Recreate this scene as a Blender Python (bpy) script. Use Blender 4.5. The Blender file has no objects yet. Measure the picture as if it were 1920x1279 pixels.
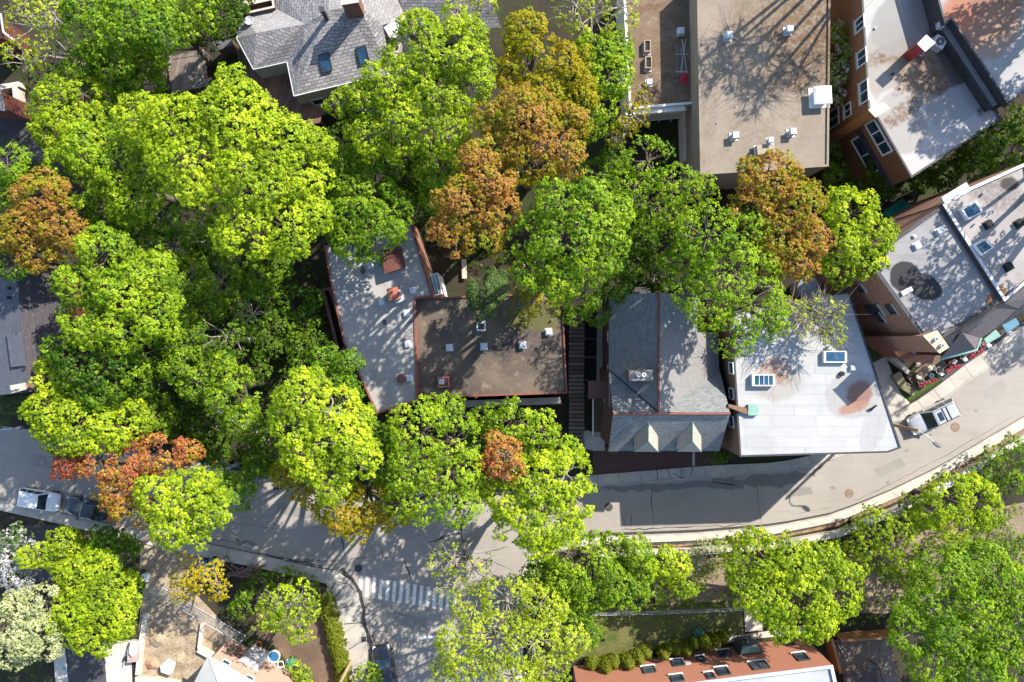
import bpy, math, random
import numpy as np
from mathutils import Vector, Matrix

# ------------------------------------------------------------------ camera, sky, sun
HC, SC = 75.0, 20.0            # camera height above the street; photo pixels per metre at street level
scene = bpy.context.scene
COL = scene.collection
cam_d = bpy.data.cameras.new("camera")
cam = bpy.data.objects.new("camera", cam_d)
COL.objects.link(cam)
cam.location = (0, 0, HC)
cam_d.sensor_width = 36.0
cam_d.lens = 36.0 * HC / (1920 / SC)
cam_d.clip_end = 2000
scene.camera = cam

SUN_EL = 41.0
SX, SY = 0.72, 0.69            # direction towards the sun on the ground plane (image right, image up)
_n = math.hypot(SX, SY); SX /= _n; SY /= _n
world = bpy.data.worlds.new("World"); scene.world = world
world.use_nodes = True
wn = world.node_tree
sky = wn.nodes.new("ShaderNodeTexSky"); sky.sky_type = 'NISHITA'; sky.sun_disc = False
sky.sun_elevation = math.radians(SUN_EL)
sky.sun_rotation = math.atan2(SX, SY)
sky.air_density = 1.0; sky.dust_density = 0.6
bgn = wn.nodes["Background"]
wn.links.new(sky.outputs[0], bgn.inputs[0]); bgn.inputs[1].default_value = 0.132
sun_d = bpy.data.lights.new("sun", 'SUN'); sun_d.energy = 4.1; sun_d.angle = math.radians(0.53)
sun_d.color = (1.0, 0.93, 0.82)
sun = bpy.data.objects.new("sun", sun_d); COL.objects.link(sun)
ce = math.cos(math.radians(SUN_EL))
sun.rotation_euler = Vector((SX * ce, SY * ce, math.sin(math.radians(SUN_EL)))).to_track_quat('Z', 'Y').to_euler()
sun.location = (40, 40, 90)
scene.view_settings.view_transform = 'Standard'
scene.view_settings.look = 'None'
scene.view_settings.exposure = 1.3
scene.view_settings.gamma = 1.0
scene.view_settings.use_curve_mapping = False
scene.cycles.max_bounces = 6
scene.cycles.transparent_max_bounces = 4

# ------------------------------------------------------------------ helpers
rnd = random.Random(7)
def W(px, py, z=0.0):
    """place seen at photo pixel (px, py) if it stands z metres high"""
    k = (HC - z) / HC / SC
    return Vector(((px - 960.0) * k, -(py - 639.5) * k, z))
def WP(poly, z=0.0): return [W(x, y, z) for x, y in poly]

ORIGIN = {}
class MB:
    def __init__(s): s.v = []; s.f = []
    def add(s, vs, fs):
        b = len(s.v); s.v += [tuple(p) for p in vs]; s.f += [tuple(b + i for i in f) for f in fs]; return s
    def box(s, c, size, ang=0.0, M=None):
        hx, hy, hz = size[0] / 2, size[1] / 2, size[2] / 2
        R_ = M if M is not None else Matrix.Rotation(ang, 3, 'Z')
        c = Vector(c)
        vs = [c + R_ @ Vector((x * hx, y * hy, z * hz)) for z in (-1, 1) for x, y in ((-1, -1), (1, -1), (1, 1), (-1, 1))]
        return s.add(vs, [(3, 2, 1, 0), (4, 5, 6, 7), (0, 1, 5, 4), (1, 2, 6, 5), (2, 3, 7, 6), (3, 0, 4, 7)])
    def prism(s, poly, z0, z1, bottom=False, top=True):
        n = len(poly); poly = ccw(poly)
        vs = [(p[0], p[1], z0) for p in poly] + [(p[0], p[1], z1) for p in poly]
        fs = [(i, (i + 1) % n, n + (i + 1) % n, n + i) for i in range(n)]
        if top: fs.append(tuple(range(n, 2 * n)))
        if bottom: fs.append(tuple(range(n - 1, -1, -1)))
        return s.add(vs, fs)
    def ring(s, outer, inner, z0, z1):
        n = len(outer)
        vs = [(p[0], p[1], z) for z in (z0, z1) for p in outer] + [(p[0], p[1], z) for z in (z0, z1) for p in inner]
        fs = []
        for i in range(n):
            j = (i + 1) % n
            fs += [(i, j, n + j, n + i), (2 * n + j, 2 * n + i, 3 * n + i, 3 * n + j), (n + i, n + j, 3 * n + j, 3 * n + i)]
        return s.add(vs, fs)
    def sheet(s, poly, z=None):
        vs = [(p[0], p[1], z if z is not None else p[2]) for p in poly]
        return s.add(vs, [tuple(range(len(vs)))])
    def tube(s, pts, rad, n=6, cap=True):
        pts = [Vector(p) for p in pts]
        if not hasattr(rad, '__len__'): rad = [rad] * len(pts)
        b = []
        for i, p in enumerate(pts):
            d = (pts[min(i + 1, len(pts) - 1)] - pts[max(i - 1, 0)])
            d = d.normalized() if d.length > 1e-6 else Vector((0, 0, 1))
            u = d.cross(Vector((0, 0, 1))) if abs(d.z) < 0.95 else d.cross(Vector((1, 0, 0)))
            u.normalize(); w = d.cross(u)
            b.append([p + (u * math.cos(2 * math.pi * k / n) + w * math.sin(2 * math.pi * k / n)) * rad[i] for k in range(n)])
        vs = [q for r_ in b for q in r_]; fs = []
        for i in range(len(pts) - 1):
            for k in range(n):
                a, c = i * n + k, i * n + (k + 1) % n
                fs.append((a, a + n, c + n, c))
        if cap: fs += [tuple(range(n)), tuple(range((len(pts) - 1) * n + n - 1, (len(pts) - 1) * n - 1, -1))]
        return s.add(vs, fs)
    def lathe(s, c, prof, n=12):
        c = Vector(c); vs = []; fs = []
        for r_, z in prof:
            vs += [c + Vector((r_ * math.cos(2 * math.pi * k / n), r_ * math.sin(2 * math.pi * k / n), z)) for k in range(n)]
        for i in range(len(prof) - 1):
            for k in range(n):
                a, d = i * n + k, i * n + (k + 1) % n
                fs.append((a, d, d + n, a + n))
        fs.append(tuple(range((len(prof) - 1) * n, len(prof) * n)))
        return s.add(vs, fs)
    def solid_roof(s, faces, th=0.12):
        """roof planes given as lists of 3-D points, each a slab of thickness th hanging below"""
        for f in faces:
            n = len(f); dn = [Vector(p) - Vector((0, 0, th)) for p in f]
            s.add(list(f) + dn, [tuple(range(n)), tuple(range(2 * n - 1, n - 1, -1))] + [(i, n + i, n + (i + 1) % n, (i + 1) % n) for i in range(n)])
        return s
    def build(s, name, mat, parent=None, smooth=False):
        return mk(name, s.v, s.f, mat, parent, smooth)

def area2(p): return sum(p[i][0] * p[(i + 1) % len(p)][1] - p[(i + 1) % len(p)][0] * p[i][1] for i in range(len(p)))
def ccw(p): return list(p) if area2(p) > 0 else list(reversed(p))
def inset(poly, d):
    poly = ccw(poly); n = len(poly); out = []
    for i in range(n):
        a, b, c = Vector(poly[i - 1][:2]), Vector(poly[i][:2]), Vector(poly[(i + 1) % n][:2])
        e1 = (b - a).normalized(); e2 = (c - b).normalized()
        n1 = Vector((-e1.y, e1.x)); n2 = Vector((-e2.y, e2.x))
        m = n1 + n2; m = m / max(m.dot(n1), 0.35) if m.length > 1e-5 else n1
        out.append((b.x + m.x * d, b.y + m.y * d))
    return out
def clip(sub, cl):
    cl = ccw([p[:2] for p in cl]); out = [tuple(p[:2]) for p in sub]
    for i in range(len(cl)):
        a, b = cl[i], cl[(i + 1) % len(cl)]
        side = lambda p: (b[0] - a[0]) * (p[1] - a[1]) - (b[1] - a[1]) * (p[0] - a[0])
        inp, out = out, []
        for j in range(len(inp)):
            p, q = inp[j - 1], inp[j]; sp, sq = side(p), side(q)
            if (sp >= 0) != (sq >= 0):
                t = sp / (sp - sq); out.append((p[0] + (q[0] - p[0]) * t, p[1] + (q[1] - p[1]) * t))
            if sq >= 0: out.append(q)
        if not out: return []
    return out
def mk(name, vs, fs, mat, parent=None, smooth=False):
    o0 = ORIGIN.get(parent.name, Vector((0, 0, 0))) if parent else Vector((0, 0, 0))
    me = bpy.data.meshes.new(name)
    me.from_pydata([(p[0] - o0[0], p[1] - o0[1], p[2] - o0[2]) for p in vs], [], fs)
    if mat: me.materials.append(mat)
    if smooth: me.polygons.foreach_set('use_smooth', [True] * len(me.polygons))
    me.update()
    o = bpy.data.objects.new(name, me); COL.objects.link(o)
    if parent: o.parent = parent
    ORIGIN[o.name] = o0
    return o
def thing(name, label, cat, loc=(0, 0, 0), group=None):
    o = bpy.data.objects.new(name, None); COL.objects.link(o)
    o.location = loc; o.empty_display_size = 0.3; ORIGIN[o.name] = Vector(loc)
    o['label'] = label; o['category'] = cat
    if group: o['group'] = group
    return o
def tag(o, label, cat, group=None):
    o['label'] = label; o['category'] = cat
    if group: o['group'] = group
    return o
def kind(o, k, label=None):
    o['kind'] = k
    if label: o['label'] = label
    return o
def copy_tree(o, parent=None):
    c = o.copy(); COL.objects.link(c); c.parent = parent
    for ch in o.children: copy_tree(ch, c)
    return c

# ------------------------------------------------------------------ materials
def nt(name):
    m = bpy.data.materials.new(name); m.use_nodes = True
    t = m.node_tree; return m, t, t.nodes, t.links, t.nodes["Principled BSDF"]
def c4(c): return (c[0], c[1], c[2], 1.0)
def mixc(N, L, fac, a, b, mode='MIX'):
    m = N.new("ShaderNodeMix"); m.data_type = 'RGBA'; m.blend_type = mode
    for sock, val in ((m.inputs[0], fac), (m.inputs[6], a), (m.inputs[7], b)):
        if hasattr(val, 'links') or hasattr(val, 'is_output'): L.new(val, sock)
        elif isinstance(val, (int, float)): sock.default_value = val
        else: sock.default_value = c4(val)
    return m.outputs[2]
def noise(N, L, vec, scale, detail=4, rough=0.55):
    n = N.new("ShaderNodeTexNoise"); n.inputs['Scale'].default_value = scale
    n.inputs['Detail'].default_value = detail; n.inputs['Roughness'].default_value = rough
    if vec is not None: L.new(vec, n.inputs['Vector'])
    return n.outputs['Fac']
def ramp(N, L, fac, p0, p1, a=0.0, b=1.0):
    r_ = N.new("ShaderNodeMapRange"); r_.inputs[1].default_value = p0; r_.inputs[2].default_value = p1
    r_.inputs[3].default_value = a; r_.inputs[4].default_value = b; L.new(fac, r_.inputs[0]); return r_.outputs[0]
def math_(N, L, op, a, b=None):
    m = N.new("ShaderNodeMath"); m.operation = op
    for i, v in enumerate((a, b)):
        if v is None: continue
        if isinstance(v, (int, float)): m.inputs[i].default_value = v
        else: L.new(v, m.inputs[i])
    return m.outputs[0]
def position(N): return N.new("ShaderNodeNewGeometry").outputs['Position']
def spots(N, L, col, sp):
    """stains, some with shade painted in, with a shape of their own: (px, py, z, rx, ry, angle, colour, strength, ragged)"""
    pos = position(N)
    for (px, py, z, rx, ry, ang, c, st, rag) in sp:
        w = W(px, py, z)
        mp = N.new("ShaderNodeMapping"); mp.vector_type = 'TEXTURE'
        mp.inputs['Location'].default_value = (w.x, w.y, 0); mp.inputs['Rotation'].default_value = (0, 0, math.radians(ang))
        mp.inputs['Scale'].default_value = (rx, ry, 1e6)
        L.new(pos, mp.inputs['Vector'])
        ln = N.new("ShaderNodeVectorMath"); ln.operation = 'LENGTH'; L.new(mp.outputs[0], ln.inputs[0])
        nz = noise(N, L, pos, 1.3 / max(min(rx, ry), 0.3), 6, 0.65)
        d = math_(N, L, 'ADD', ln.outputs['Value'], math_(N, L, 'MULTIPLY', math_(N, L, 'SUBTRACT', nz, 0.5), rag))
        f = ramp(N, L, d, 1.02, 0.72 if rag > 0.5 else 0.9, 0, st)
        if rag > 0.9:
            f = math_(N, L, 'MULTIPLY', f, ramp(N, L, noise(N, L, pos, 3.0, 5, 0.7), 0.35, 0.62))
        col = mixc(N, L, f, col, c)
    return col
MATS = {}
def surf(name, c1, c2=None, scale=0.6, fine=14.0, amount=0.25, rough=0.85, bump=0.15, sp=None, streak=None, spec=0.3, blotch=None, metallic=0.0):
    """weathered solid surface: two tones in broad patches, fine grain, bump, optional stains"""
    if name in MATS: return MATS[name]
    m, t, N, L, P = nt(name); c2 = c2 or tuple(x * 0.75 for x in c1)
    pos = position(N)
    col = mixc(N, L, ramp(N, L, noise(N, L, pos, scale, 6, 0.6), 0.36, 0.64), c1, c2)
    if blotch:
        c3, sc, lo, hi = blotch
        col = mixc(N, L, ramp(N, L, noise(N, L, pos, sc, 7, 0.65), lo, hi), col, c3)
    if streak:
        ang, c3, amt = streak
        mp = N.new("ShaderNodeMapping"); mp.inputs['Rotation'].default_value = (0, 0, math.radians(ang)); mp.inputs['Scale'].default_value = (0.15, 2.4, 1)
        L.new(pos, mp.inputs['Vector'])
        col = mixc(N, L, math_(N, L, 'MULTIPLY', ramp(N, L, noise(N, L, mp.outputs[0], 1.2, 5, 0.65), 0.48, 0.7), amt), col, c3)
    if sp: col = spots(N, L, col, sp)
    g = noise(N, L, pos, fine, 3, 0.7)
    v = ramp(N, L, g, 0.25, 0.75, 1 - amount, 1 + amount)
    hsv = N.new("ShaderNodeHueSaturation"); L.new(v, hsv.inputs['Value']); L.new(col, hsv.inputs['Color'])
    L.new(hsv.outputs[0], P.inputs['Base Color'])
    P.inputs['Roughness'].default_value = rough; P.inputs['Specular IOR Level'].default_value = spec
    P.inputs['Metallic'].default_value = metallic
    if bump:
        b = N.new("ShaderNodeBump"); b.inputs['Strength'].default_value = bump; b.inputs['Distance'].default_value = 0.03
        L.new(g, b.inputs['Height']); L.new(b.outputs[0], P.inputs['Normal'])
    MATS[name] = m; return m
def coursed(name, ca, cb, cm, bw, bh, mortar=0.012, sp=None, patina=None, rough=0.85, flat=False, vary=0.35, offset=0.5):
    """bricks, slates or shingles in courses on any wall, slope or (flat=True) floor"""
    if name in MATS: return MATS[name]
    m, t, N, L, P = nt(name)
    pos = position(N)
    if flat: vec = pos
    else:
        geo = N.new("ShaderNodeNewGeometry")
        cr = N.new("ShaderNodeVectorMath"); cr.operation = 'CROSS_PRODUCT'; L.new(geo.outputs['True Normal'], cr.inputs[0]); cr.inputs[1].default_value = (0, 0, 1)
        nm = N.new("ShaderNodeVectorMath"); nm.operation = 'NORMALIZE'; L.new(cr.outputs[0], nm.inputs[0])
        dt = N.new("ShaderNodeVectorMath"); dt.operation = 'DOT_PRODUCT'; L.new(nm.outputs[0], dt.inputs[0]); L.new(geo.outputs['Position'], dt.inputs[1])
        up = N.new("ShaderNodeVectorMath"); up.operation = 'CROSS_PRODUCT'; L.new(nm.outputs[0], up.inputs[0]); L.new(geo.outputs['True Normal'], up.inputs[1])
        dv = N.new("ShaderNodeVectorMath"); dv.operation = 'DOT_PRODUCT'; L.new(up.outputs[0], dv.inputs[0]); L.new(geo.outputs['Position'], dv.inputs[1])
        cx = N.new("ShaderNodeCombineXYZ"); L.new(dt.outputs['Value'], cx.inputs[0]); L.new(dv.outputs['Value'], cx.inputs[1])
        vec = cx.outputs[0]
    br = N.new("ShaderNodeTexBrick"); L.new(vec, br.inputs['Vector'])
    br.inputs['Color1'].default_value = c4(ca); br.inputs['Color2'].default_value = c4(cb); br.inputs['Mortar'].default_value = c4(cm)
    br.inputs['Scale'].default_value = 1.0; br.inputs['Mortar Size'].default_value = mortar; br.inputs['Brick Width'].default_value = bw; br.inputs['Row Height'].default_value = bh
    br.offset = offset
    col = br.outputs['Color']
    if patina:
        c3, sc, lo, hi, amt = patina
        col = mixc(N, L, math_(N, L, 'MULTIPLY', ramp(N, L, noise(N, L, pos, sc, 7, 0.7), lo, hi), amt), col, c3)
    if sp: col = spots(N, L, col, sp)
    g = noise(N, L, pos, 5.0, 5, 0.7)
    hsv = N.new("ShaderNodeHueSaturation"); L.new(ramp(N, L, g, 0.25, 0.75, 1 - vary, 1 + vary), hsv.inputs['Value']); L.new(col, hsv.inputs['Color'])
    L.new(hsv.outputs[0], P.inputs['Base Color']); P.inputs['Roughness'].default_value = rough; P.inputs['Specular IOR Level'].default_value = 0.3
    b = N.new("ShaderNodeBump"); b.inputs['Strength'].default_value = 0.5; b.inputs['Distance'].default_value = 0.02
    L.new(math_(N, L, 'SUBTRACT', 1.0, br.outputs['Fac']), b.inputs['Height']); L.new(b.outputs[0], P.inputs['Normal'])
    MATS[name] = m; return m
def plain(name, c, rough=0.5, metallic=0.0, spec=0.5, coat=0.0):
    if name in MATS: return MATS[name]
    m, t, N, L, P = nt(name)
    pos = N.new("ShaderNodeTexCoord").outputs['Object']
    v = ramp(N, L, noise(N, L, pos, 6.0, 5, 0.65), 0.3, 0.7, 0.88, 1.08)
    hsv = N.new("ShaderNodeHueSaturation"); L.new(v, hsv.inputs['Value']); hsv.inputs['Color'].default_value = c4(c)
    L.new(hsv.outputs[0], P.inputs['Base Color'])
    P.inputs['Roughness'].default_value = rough; P.inputs['Metallic'].default_value = metallic
    P.inputs['Specular IOR Level'].default_value = spec; P.inputs['Coat Weight'].default_value = coat
    MATS[name] = m; return m
def leafmat(name, stops, trans=0.45):
    if name in MATS: return MATS[name]
    m, t, N, L, P = nt(name); N.remove(P); out = N["Material Output"]
    at = N.new("ShaderNodeAttribute"); at.attribute_name = 'tint'
    cr = N.new("ShaderNodeValToRGB"); e = cr.color_ramp.elements
    while len(e) < len(stops): e.new(0.5)
    for i, c in enumerate(stops): e[i].position = i / (len(stops) - 1); e[i].color = c4(c)
    L.new(at.outputs['Fac'], cr.inputs[0])
    d = N.new("ShaderNodeBsdfDiffuse"); L.new(cr.outputs[0], d.inputs[0])
    tr = N.new("ShaderNodeBsdfTranslucent")
    hs = N.new("ShaderNodeHueSaturation"); hs.inputs['Saturation'].default_value = 1.08; hs.inputs['Value'].default_value = 1.15; L.new(cr.outputs[0], hs.inputs['Color']); L.new(hs.outputs[0], tr.inputs[0])
    m1 = N.new("ShaderNodeMixShader"); m1.inputs[0].default_value = trans; L.new(d.outputs[0], m1.inputs[1]); L.new(tr.outputs[0], m1.inputs[2])
    gl = N.new("ShaderNodeBsdfGlossy"); gl.inputs['Roughness'].default_value = 0.45
    m2 = N.new("ShaderNodeMixShader"); m2.inputs[0].default_value = 0.012; L.new(m1.outputs[0], m2.inputs[1]); L.new(gl.outputs[0], m2.inputs[2])
    L.new(m2.outputs[0], out.inputs[0]); MATS[name] = m; return m
def glassmat(name, c=(0.02, 0.035, 0.05), rough=0.06):
    if name in MATS: return MATS[name]
    m, t, N, L, P = nt(name)
    pos = position(N)
    col = mixc(N, L, ramp(N, L, noise(N, L, pos, 0.8, 3), 0.4, 0.65), c, tuple(x * 2.2 for x in c))
    L.new(col, P.inputs['Base Color']); P.inputs['Roughness'].default_value = rough; P.inputs['Specular IOR Level'].default_value = 0.8
    MATS[name] = m; return m
# ------------------------------------------------------------------ setting: ground, road, pavements
M_soil = surf('soil', (0.042, 0.033, 0.022), (0.024, 0.021, 0.014), 0.35, 9, 0.45, 0.95, 0.6, blotch=((0.030, 0.042, 0.010), 0.22, 0.48, 0.62))
M_asph = surf('asphalt', (0.300, 0.272, 0.240), (0.262, 0.236, 0.208), 0.16, 22, 0.10, 0.9, 0.2,
              blotch=((0.235, 0.212, 0.190), 0.5, 0.55, 0.8), streak=(-29, (0.35, 0.315, 0.275), 0.35))
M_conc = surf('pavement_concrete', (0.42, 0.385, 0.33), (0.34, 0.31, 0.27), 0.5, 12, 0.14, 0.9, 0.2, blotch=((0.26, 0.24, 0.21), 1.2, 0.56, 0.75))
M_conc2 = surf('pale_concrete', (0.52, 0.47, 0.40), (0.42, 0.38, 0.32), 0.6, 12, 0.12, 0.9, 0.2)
M_curb = surf('kerb_concrete', (0.40, 0.37, 0.32), (0.30, 0.28, 0.24), 0.8, 10, 0.2, 0.9, 0.2)
M_tar = surf('tar', (0.035, 0.033, 0.034), (0.05, 0.048, 0.048), 2, 10, 0.25, 0.7, 0.2)
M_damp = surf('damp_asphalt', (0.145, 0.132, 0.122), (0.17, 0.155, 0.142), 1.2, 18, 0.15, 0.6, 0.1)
M_grass = surf('lawn', (0.085, 0.095, 0.022), (0.13, 0.115, 0.045), 0.5, 7, 0.5, 0.95, 0.6, blotch=((0.05, 0.075, 0.014), 0.8, 0.45, 0.7))
M_grass2 = surf('green_grass', (0.038, 0.068, 0.012), (0.055, 0.08, 0.018), 0.8, 9, 0.5, 0.95, 0.6)
M_dry = surf('dry_grass', (0.25, 0.19, 0.135), (0.17, 0.125, 0.085), 0.45, 8, 0.4, 0.95, 0.6, blotch=((0.11, 0.12, 0.03), 0.3, 0.55, 0.75))
M_sand = surf('sand', (0.37, 0.29, 0.20), (0.26, 0.20, 0.135), 0.7, 6, 0.4, 0.95, 0.9, blotch=((0.15, 0.115, 0.08), 1.6, 0.52, 0.7))
M_leaf_litter = surf('leaf_litter', (0.30, 0.20, 0.12), (0.16, 0.095, 0.055), 2.5, 12, 0.5, 0.95, 0.7)
M_paver = coursed('red_pavers', (0.115, 0.058, 0.045), (0.085, 0.047, 0.04), (0.05, 0.042, 0.04), 0.3, 0.15, 0.012, flat=True)
M_white_paint = surf('road_paint', (0.72, 0.70, 0.66), (0.62, 0.60, 0.56), 2, 8, 0.12, 0.8, 0.1, blotch=((0.34, 0.32, 0.29), 3.2, 0.56, 0.70))
M_dark_drive = surf('driveway_asphalt', (0.075, 0.07, 0.07), (0.055, 0.05, 0.055), 0.6, 12, 0.2, 0.9, 0.3)

g = kind(MB().sheet([(-400, -400), (400, -400), (400, 400), (-400, 400)], -0.02).build('ground', M_soil), 'structure', 'dark bare soil under the trees between the houses')

ROAD = [(-120, 776), (0, 798), (120, 815), (260, 845), (420, 872), (520, 895), (700, 918), (900, 925), (1125, 912), (1230, 903), (1340, 894), (1440, 886), (1500, 880),
        (1560, 862), (1640, 825), (1690, 797), (1740, 768), (1790, 735), (1830, 705), (1920, 648), (2060, 560),
        (2060, 690), (1920, 780), (1840, 827), (1760, 875), (1660, 924), (1560, 964), (1450, 986), (1300, 999), (1110, 1006), (1060, 1012), (1015, 1030), (985, 1056), (970, 1095), (962, 1180), (958, 1380),
        (706, 1380), (699, 1279), (688, 1200), (682, 1140), (672, 1105), (655, 1082), (632, 1071), (600, 1066), (475, 1037), (390, 1019), (220, 986), (130, 964), (0, 937), (-120, 908)]
road = kind(MB().sheet(WP(ROAD), 0.0).build('road', M_asph), 'structure', 'worn grey asphalt street curving past the houses with a side street')

def strip(path, w, z, th=0.0):
    """polyline (world points) widened to a thin sheet"""
    mb = MB(); n = len(path); lv = []; rv = []
    for i, p in enumerate(path):
        d = (Vector(path[min(i + 1, n - 1)]) - Vector(path[max(i - 1, 0)])); d.z = 0; d.normalize()
        ww = w[i] if hasattr(w, '__len__') else w
        s = Vector((-d.y, d.x, 0)) * ww / 2; lv.append(Vector(p) + s); rv.append(Vector(p) - s)
    vs = [(p.x, p.y, z) for p in lv] + [(p.x, p.y, z) for p in rv]
    fs = [(i + 1, i, n + i, n + i + 1) for i in range(n - 1)]
    if th:
        m = len(vs); vs += [(x, y, z - th) for x, y, _ in vs]
        fs += [(i, i + 1, m + i + 1, m + i) for i in range(n - 1)] + [(n + i + 1, n + i, m + n + i, m + n + i + 1) for i in range(n - 1)]
        fs += [(0, m, m + n, n), (n - 1, 2 * n - 1, m + 2 * n - 1, m + n - 1)]
    return mb.add(vs, fs)
def wander(path, step=0.5, amp=0.07, seed=1):
    r_ = random.Random(seed); out = []
    for a, b in zip(path[:-1], path[1:]):
        a, b = Vector(a), Vector(b); k = max(1, int((b - a).length / step)); d = (b - a).normalized(); s = Vector((-d.y, d.x, 0))
        for i in range(k): out.append(a.lerp(b, i / k) + s * r_.gauss(0, amp))
    out.append(Vector(path[-1])); return out
# sealed cracks and dark seams
def z6(pts): return [(480 + x / 3.996, 959 + y / 3.996) for x, y in pts]
CR = [(z6([(1285, 240), (1400, 190), (1530, 160), (1560, 30)]), 0.22), (z6([(1530, 170), (1555, 290)]), 0.34), (z6([(920, 270), (950, 340), (1040, 350)]), 0.22),
      (z6([(670, 365), (760, 355), (900, 335)]), 0.12), (z6([(628, 90), (650, 240), (662, 360)]), 0.12), (z6([(588, 90), (590, 290)]), 0.07),
      (z6([(1110, 350), (1150, 450), (1165, 540)]), 0.14), (z6([(1570, 290), (1650, 320), (1900, 260)]), 0.08), (z6([(980, 765), (1170, 785)]), 0.06),
      (z6([(960, 760), (880, 855), (820, 845)]), 0.05), (z6([(1750, 360), (1918, 440)]), 0.06), (z6([(1060, 560), (1290, 580), (1500, 600)]), 0.05),
      (z6([(0, 305), (360, 385), (530, 410)]), 0.10),
      ([(1220, 912), (1224, 960), (1226, 992)], 0.06), ([(1417, 905), (1424, 950), (1428, 984)], 0.07), ([(1425, 900), (1432, 946)], 0.04),
      ([(1162, 993), (1235, 991), (1330, 986), (1425, 984)], 0.09), ([(1186, 962), (1182, 990)], 0.06), ([(1165, 960), (1172, 992)], 0.05),
      ([(143, 890), (141, 935)], 0.04), ([(300, 955), (430, 980), (520, 992)], 0.04), ([(475, 1030), (420, 1012), (380, 1008)], 0.06),
      ([(1445, 958), (1490, 965), (1560, 950)], 0.025), ([(1600, 940), (1700, 893), (1800, 838), (1900, 780)], 0.035), ([(700, 1180), (705, 1230)], 0.08)]
for i, (p, w) in enumerate(CR):
    pts = wander(WP(p), 0.6, 0.06, i)
    ws = [w * rnd.uniform(0.35, 1.3) for _ in pts]; ws[0] = ws[-1] = w * 0.15
    strip(pts, ws, 0.004).build('crack', M_tar, road)
def blob(poly, z, seed, amp=0.25, sub=6):
    r_ = random.Random(seed); out = []; P_ = WP(poly)
    for a, b in zip(P_, P_[1:] + P_[:1]):
        for i in range(sub): out.append(a.lerp(b, i / sub) + Vector((r_.gauss(0, amp), r_.gauss(0, amp), 0)))
    return MB().sheet(out, z)
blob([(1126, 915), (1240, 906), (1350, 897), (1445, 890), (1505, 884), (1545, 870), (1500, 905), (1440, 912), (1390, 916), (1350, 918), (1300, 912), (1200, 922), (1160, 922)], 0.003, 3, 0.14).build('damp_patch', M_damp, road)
blob([(1335, 898), (1375, 895), (1378, 908), (1355, 914), (1338, 908)], 0.006, 4, 0.12).build('damp_patch', M_damp, road)
blob([(440, 1008), (478, 1016), (490, 1026), (450, 1022)], 0.003, 5, 0.12).build('tar_patch', M_damp, road)
blob([(508, 908), (520, 906), (528, 916), (515, 921)], 0.003, 6, 0.08).build('tar_patch', M_tar, road)
blob([(960, 1095), (995, 1075), (1030, 1080), (1010, 1110), (975, 1120)], 0.003, 8, 0.3).build('tar_patch', M_damp, road)
blob([(440, 1040), (540, 1046), (640, 1052), (560, 1057)], 0.003, 9, 0.05).build('tar_patch', M_damp, road)
M_patch = [surf('asphalt_patch_%d' % i, c, tuple(x * 0.9 for x in c), 0.7, 20, 0.14, 0.9, 0.2) for i, c in enumerate(((0.245, 0.225, 0.20), (0.275, 0.25, 0.222), (0.215, 0.20, 0.182)))]
for i, q in enumerate(([(1640, 880), (1690, 857), (1698, 872), (1648, 896)], [(1240, 925), (1300, 920), (1302, 938), (1242, 943)], [(520, 945), (600, 955), (598, 975), (518, 964)], [(740, 1150), (800, 1158), (798, 1182), (738, 1175)], [(1840, 735), (1880, 710), (1888, 724), (1848, 750)], [(1470, 920), (1520, 912), (1524, 925), (1474, 934)], [(60, 850), (130, 862), (127, 885), (57, 872)], [(880, 1000), (930, 1000), (932, 1030), (882, 1030)])):
    blob(q, 0.002, 40 + i, 0.03, 8).build('asphalt_patch', M_patch[i % 3], road)
for i, (x, y) in enumerate(((1560, 915), (1700, 845), (1745, 815), (1665, 905), (1830, 770), (1500, 948), (1720, 820))):
    r_ = rnd.uniform(3, 8); blob([(x - r_, y), (x, y - r_ * .7), (x + r_, y), (x, y + r_ * .7)], 0.0035, 70 + i, 0.05, 4).build('oil_stain', M_patch[2], road)
# zebra crossing, stop line
for i in range(15):
    x, y = 677.5 + 12.6 * i, 1079 + 2.1 * i
    q = [(x - 3.2, y), (x + 3.2, y + 0.8), (x + 0.2, y + 39), (x - 6.2, y + 38)]
    MB().sheet(WP(q), 0.008).build('crossing_stripe', M_white_paint, road)
MB().sheet(WP([(788, 1193), (872, 1190), (872, 1196), (788, 1199)]), 0.008).build('stop_line', M_white_paint, road)
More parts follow.
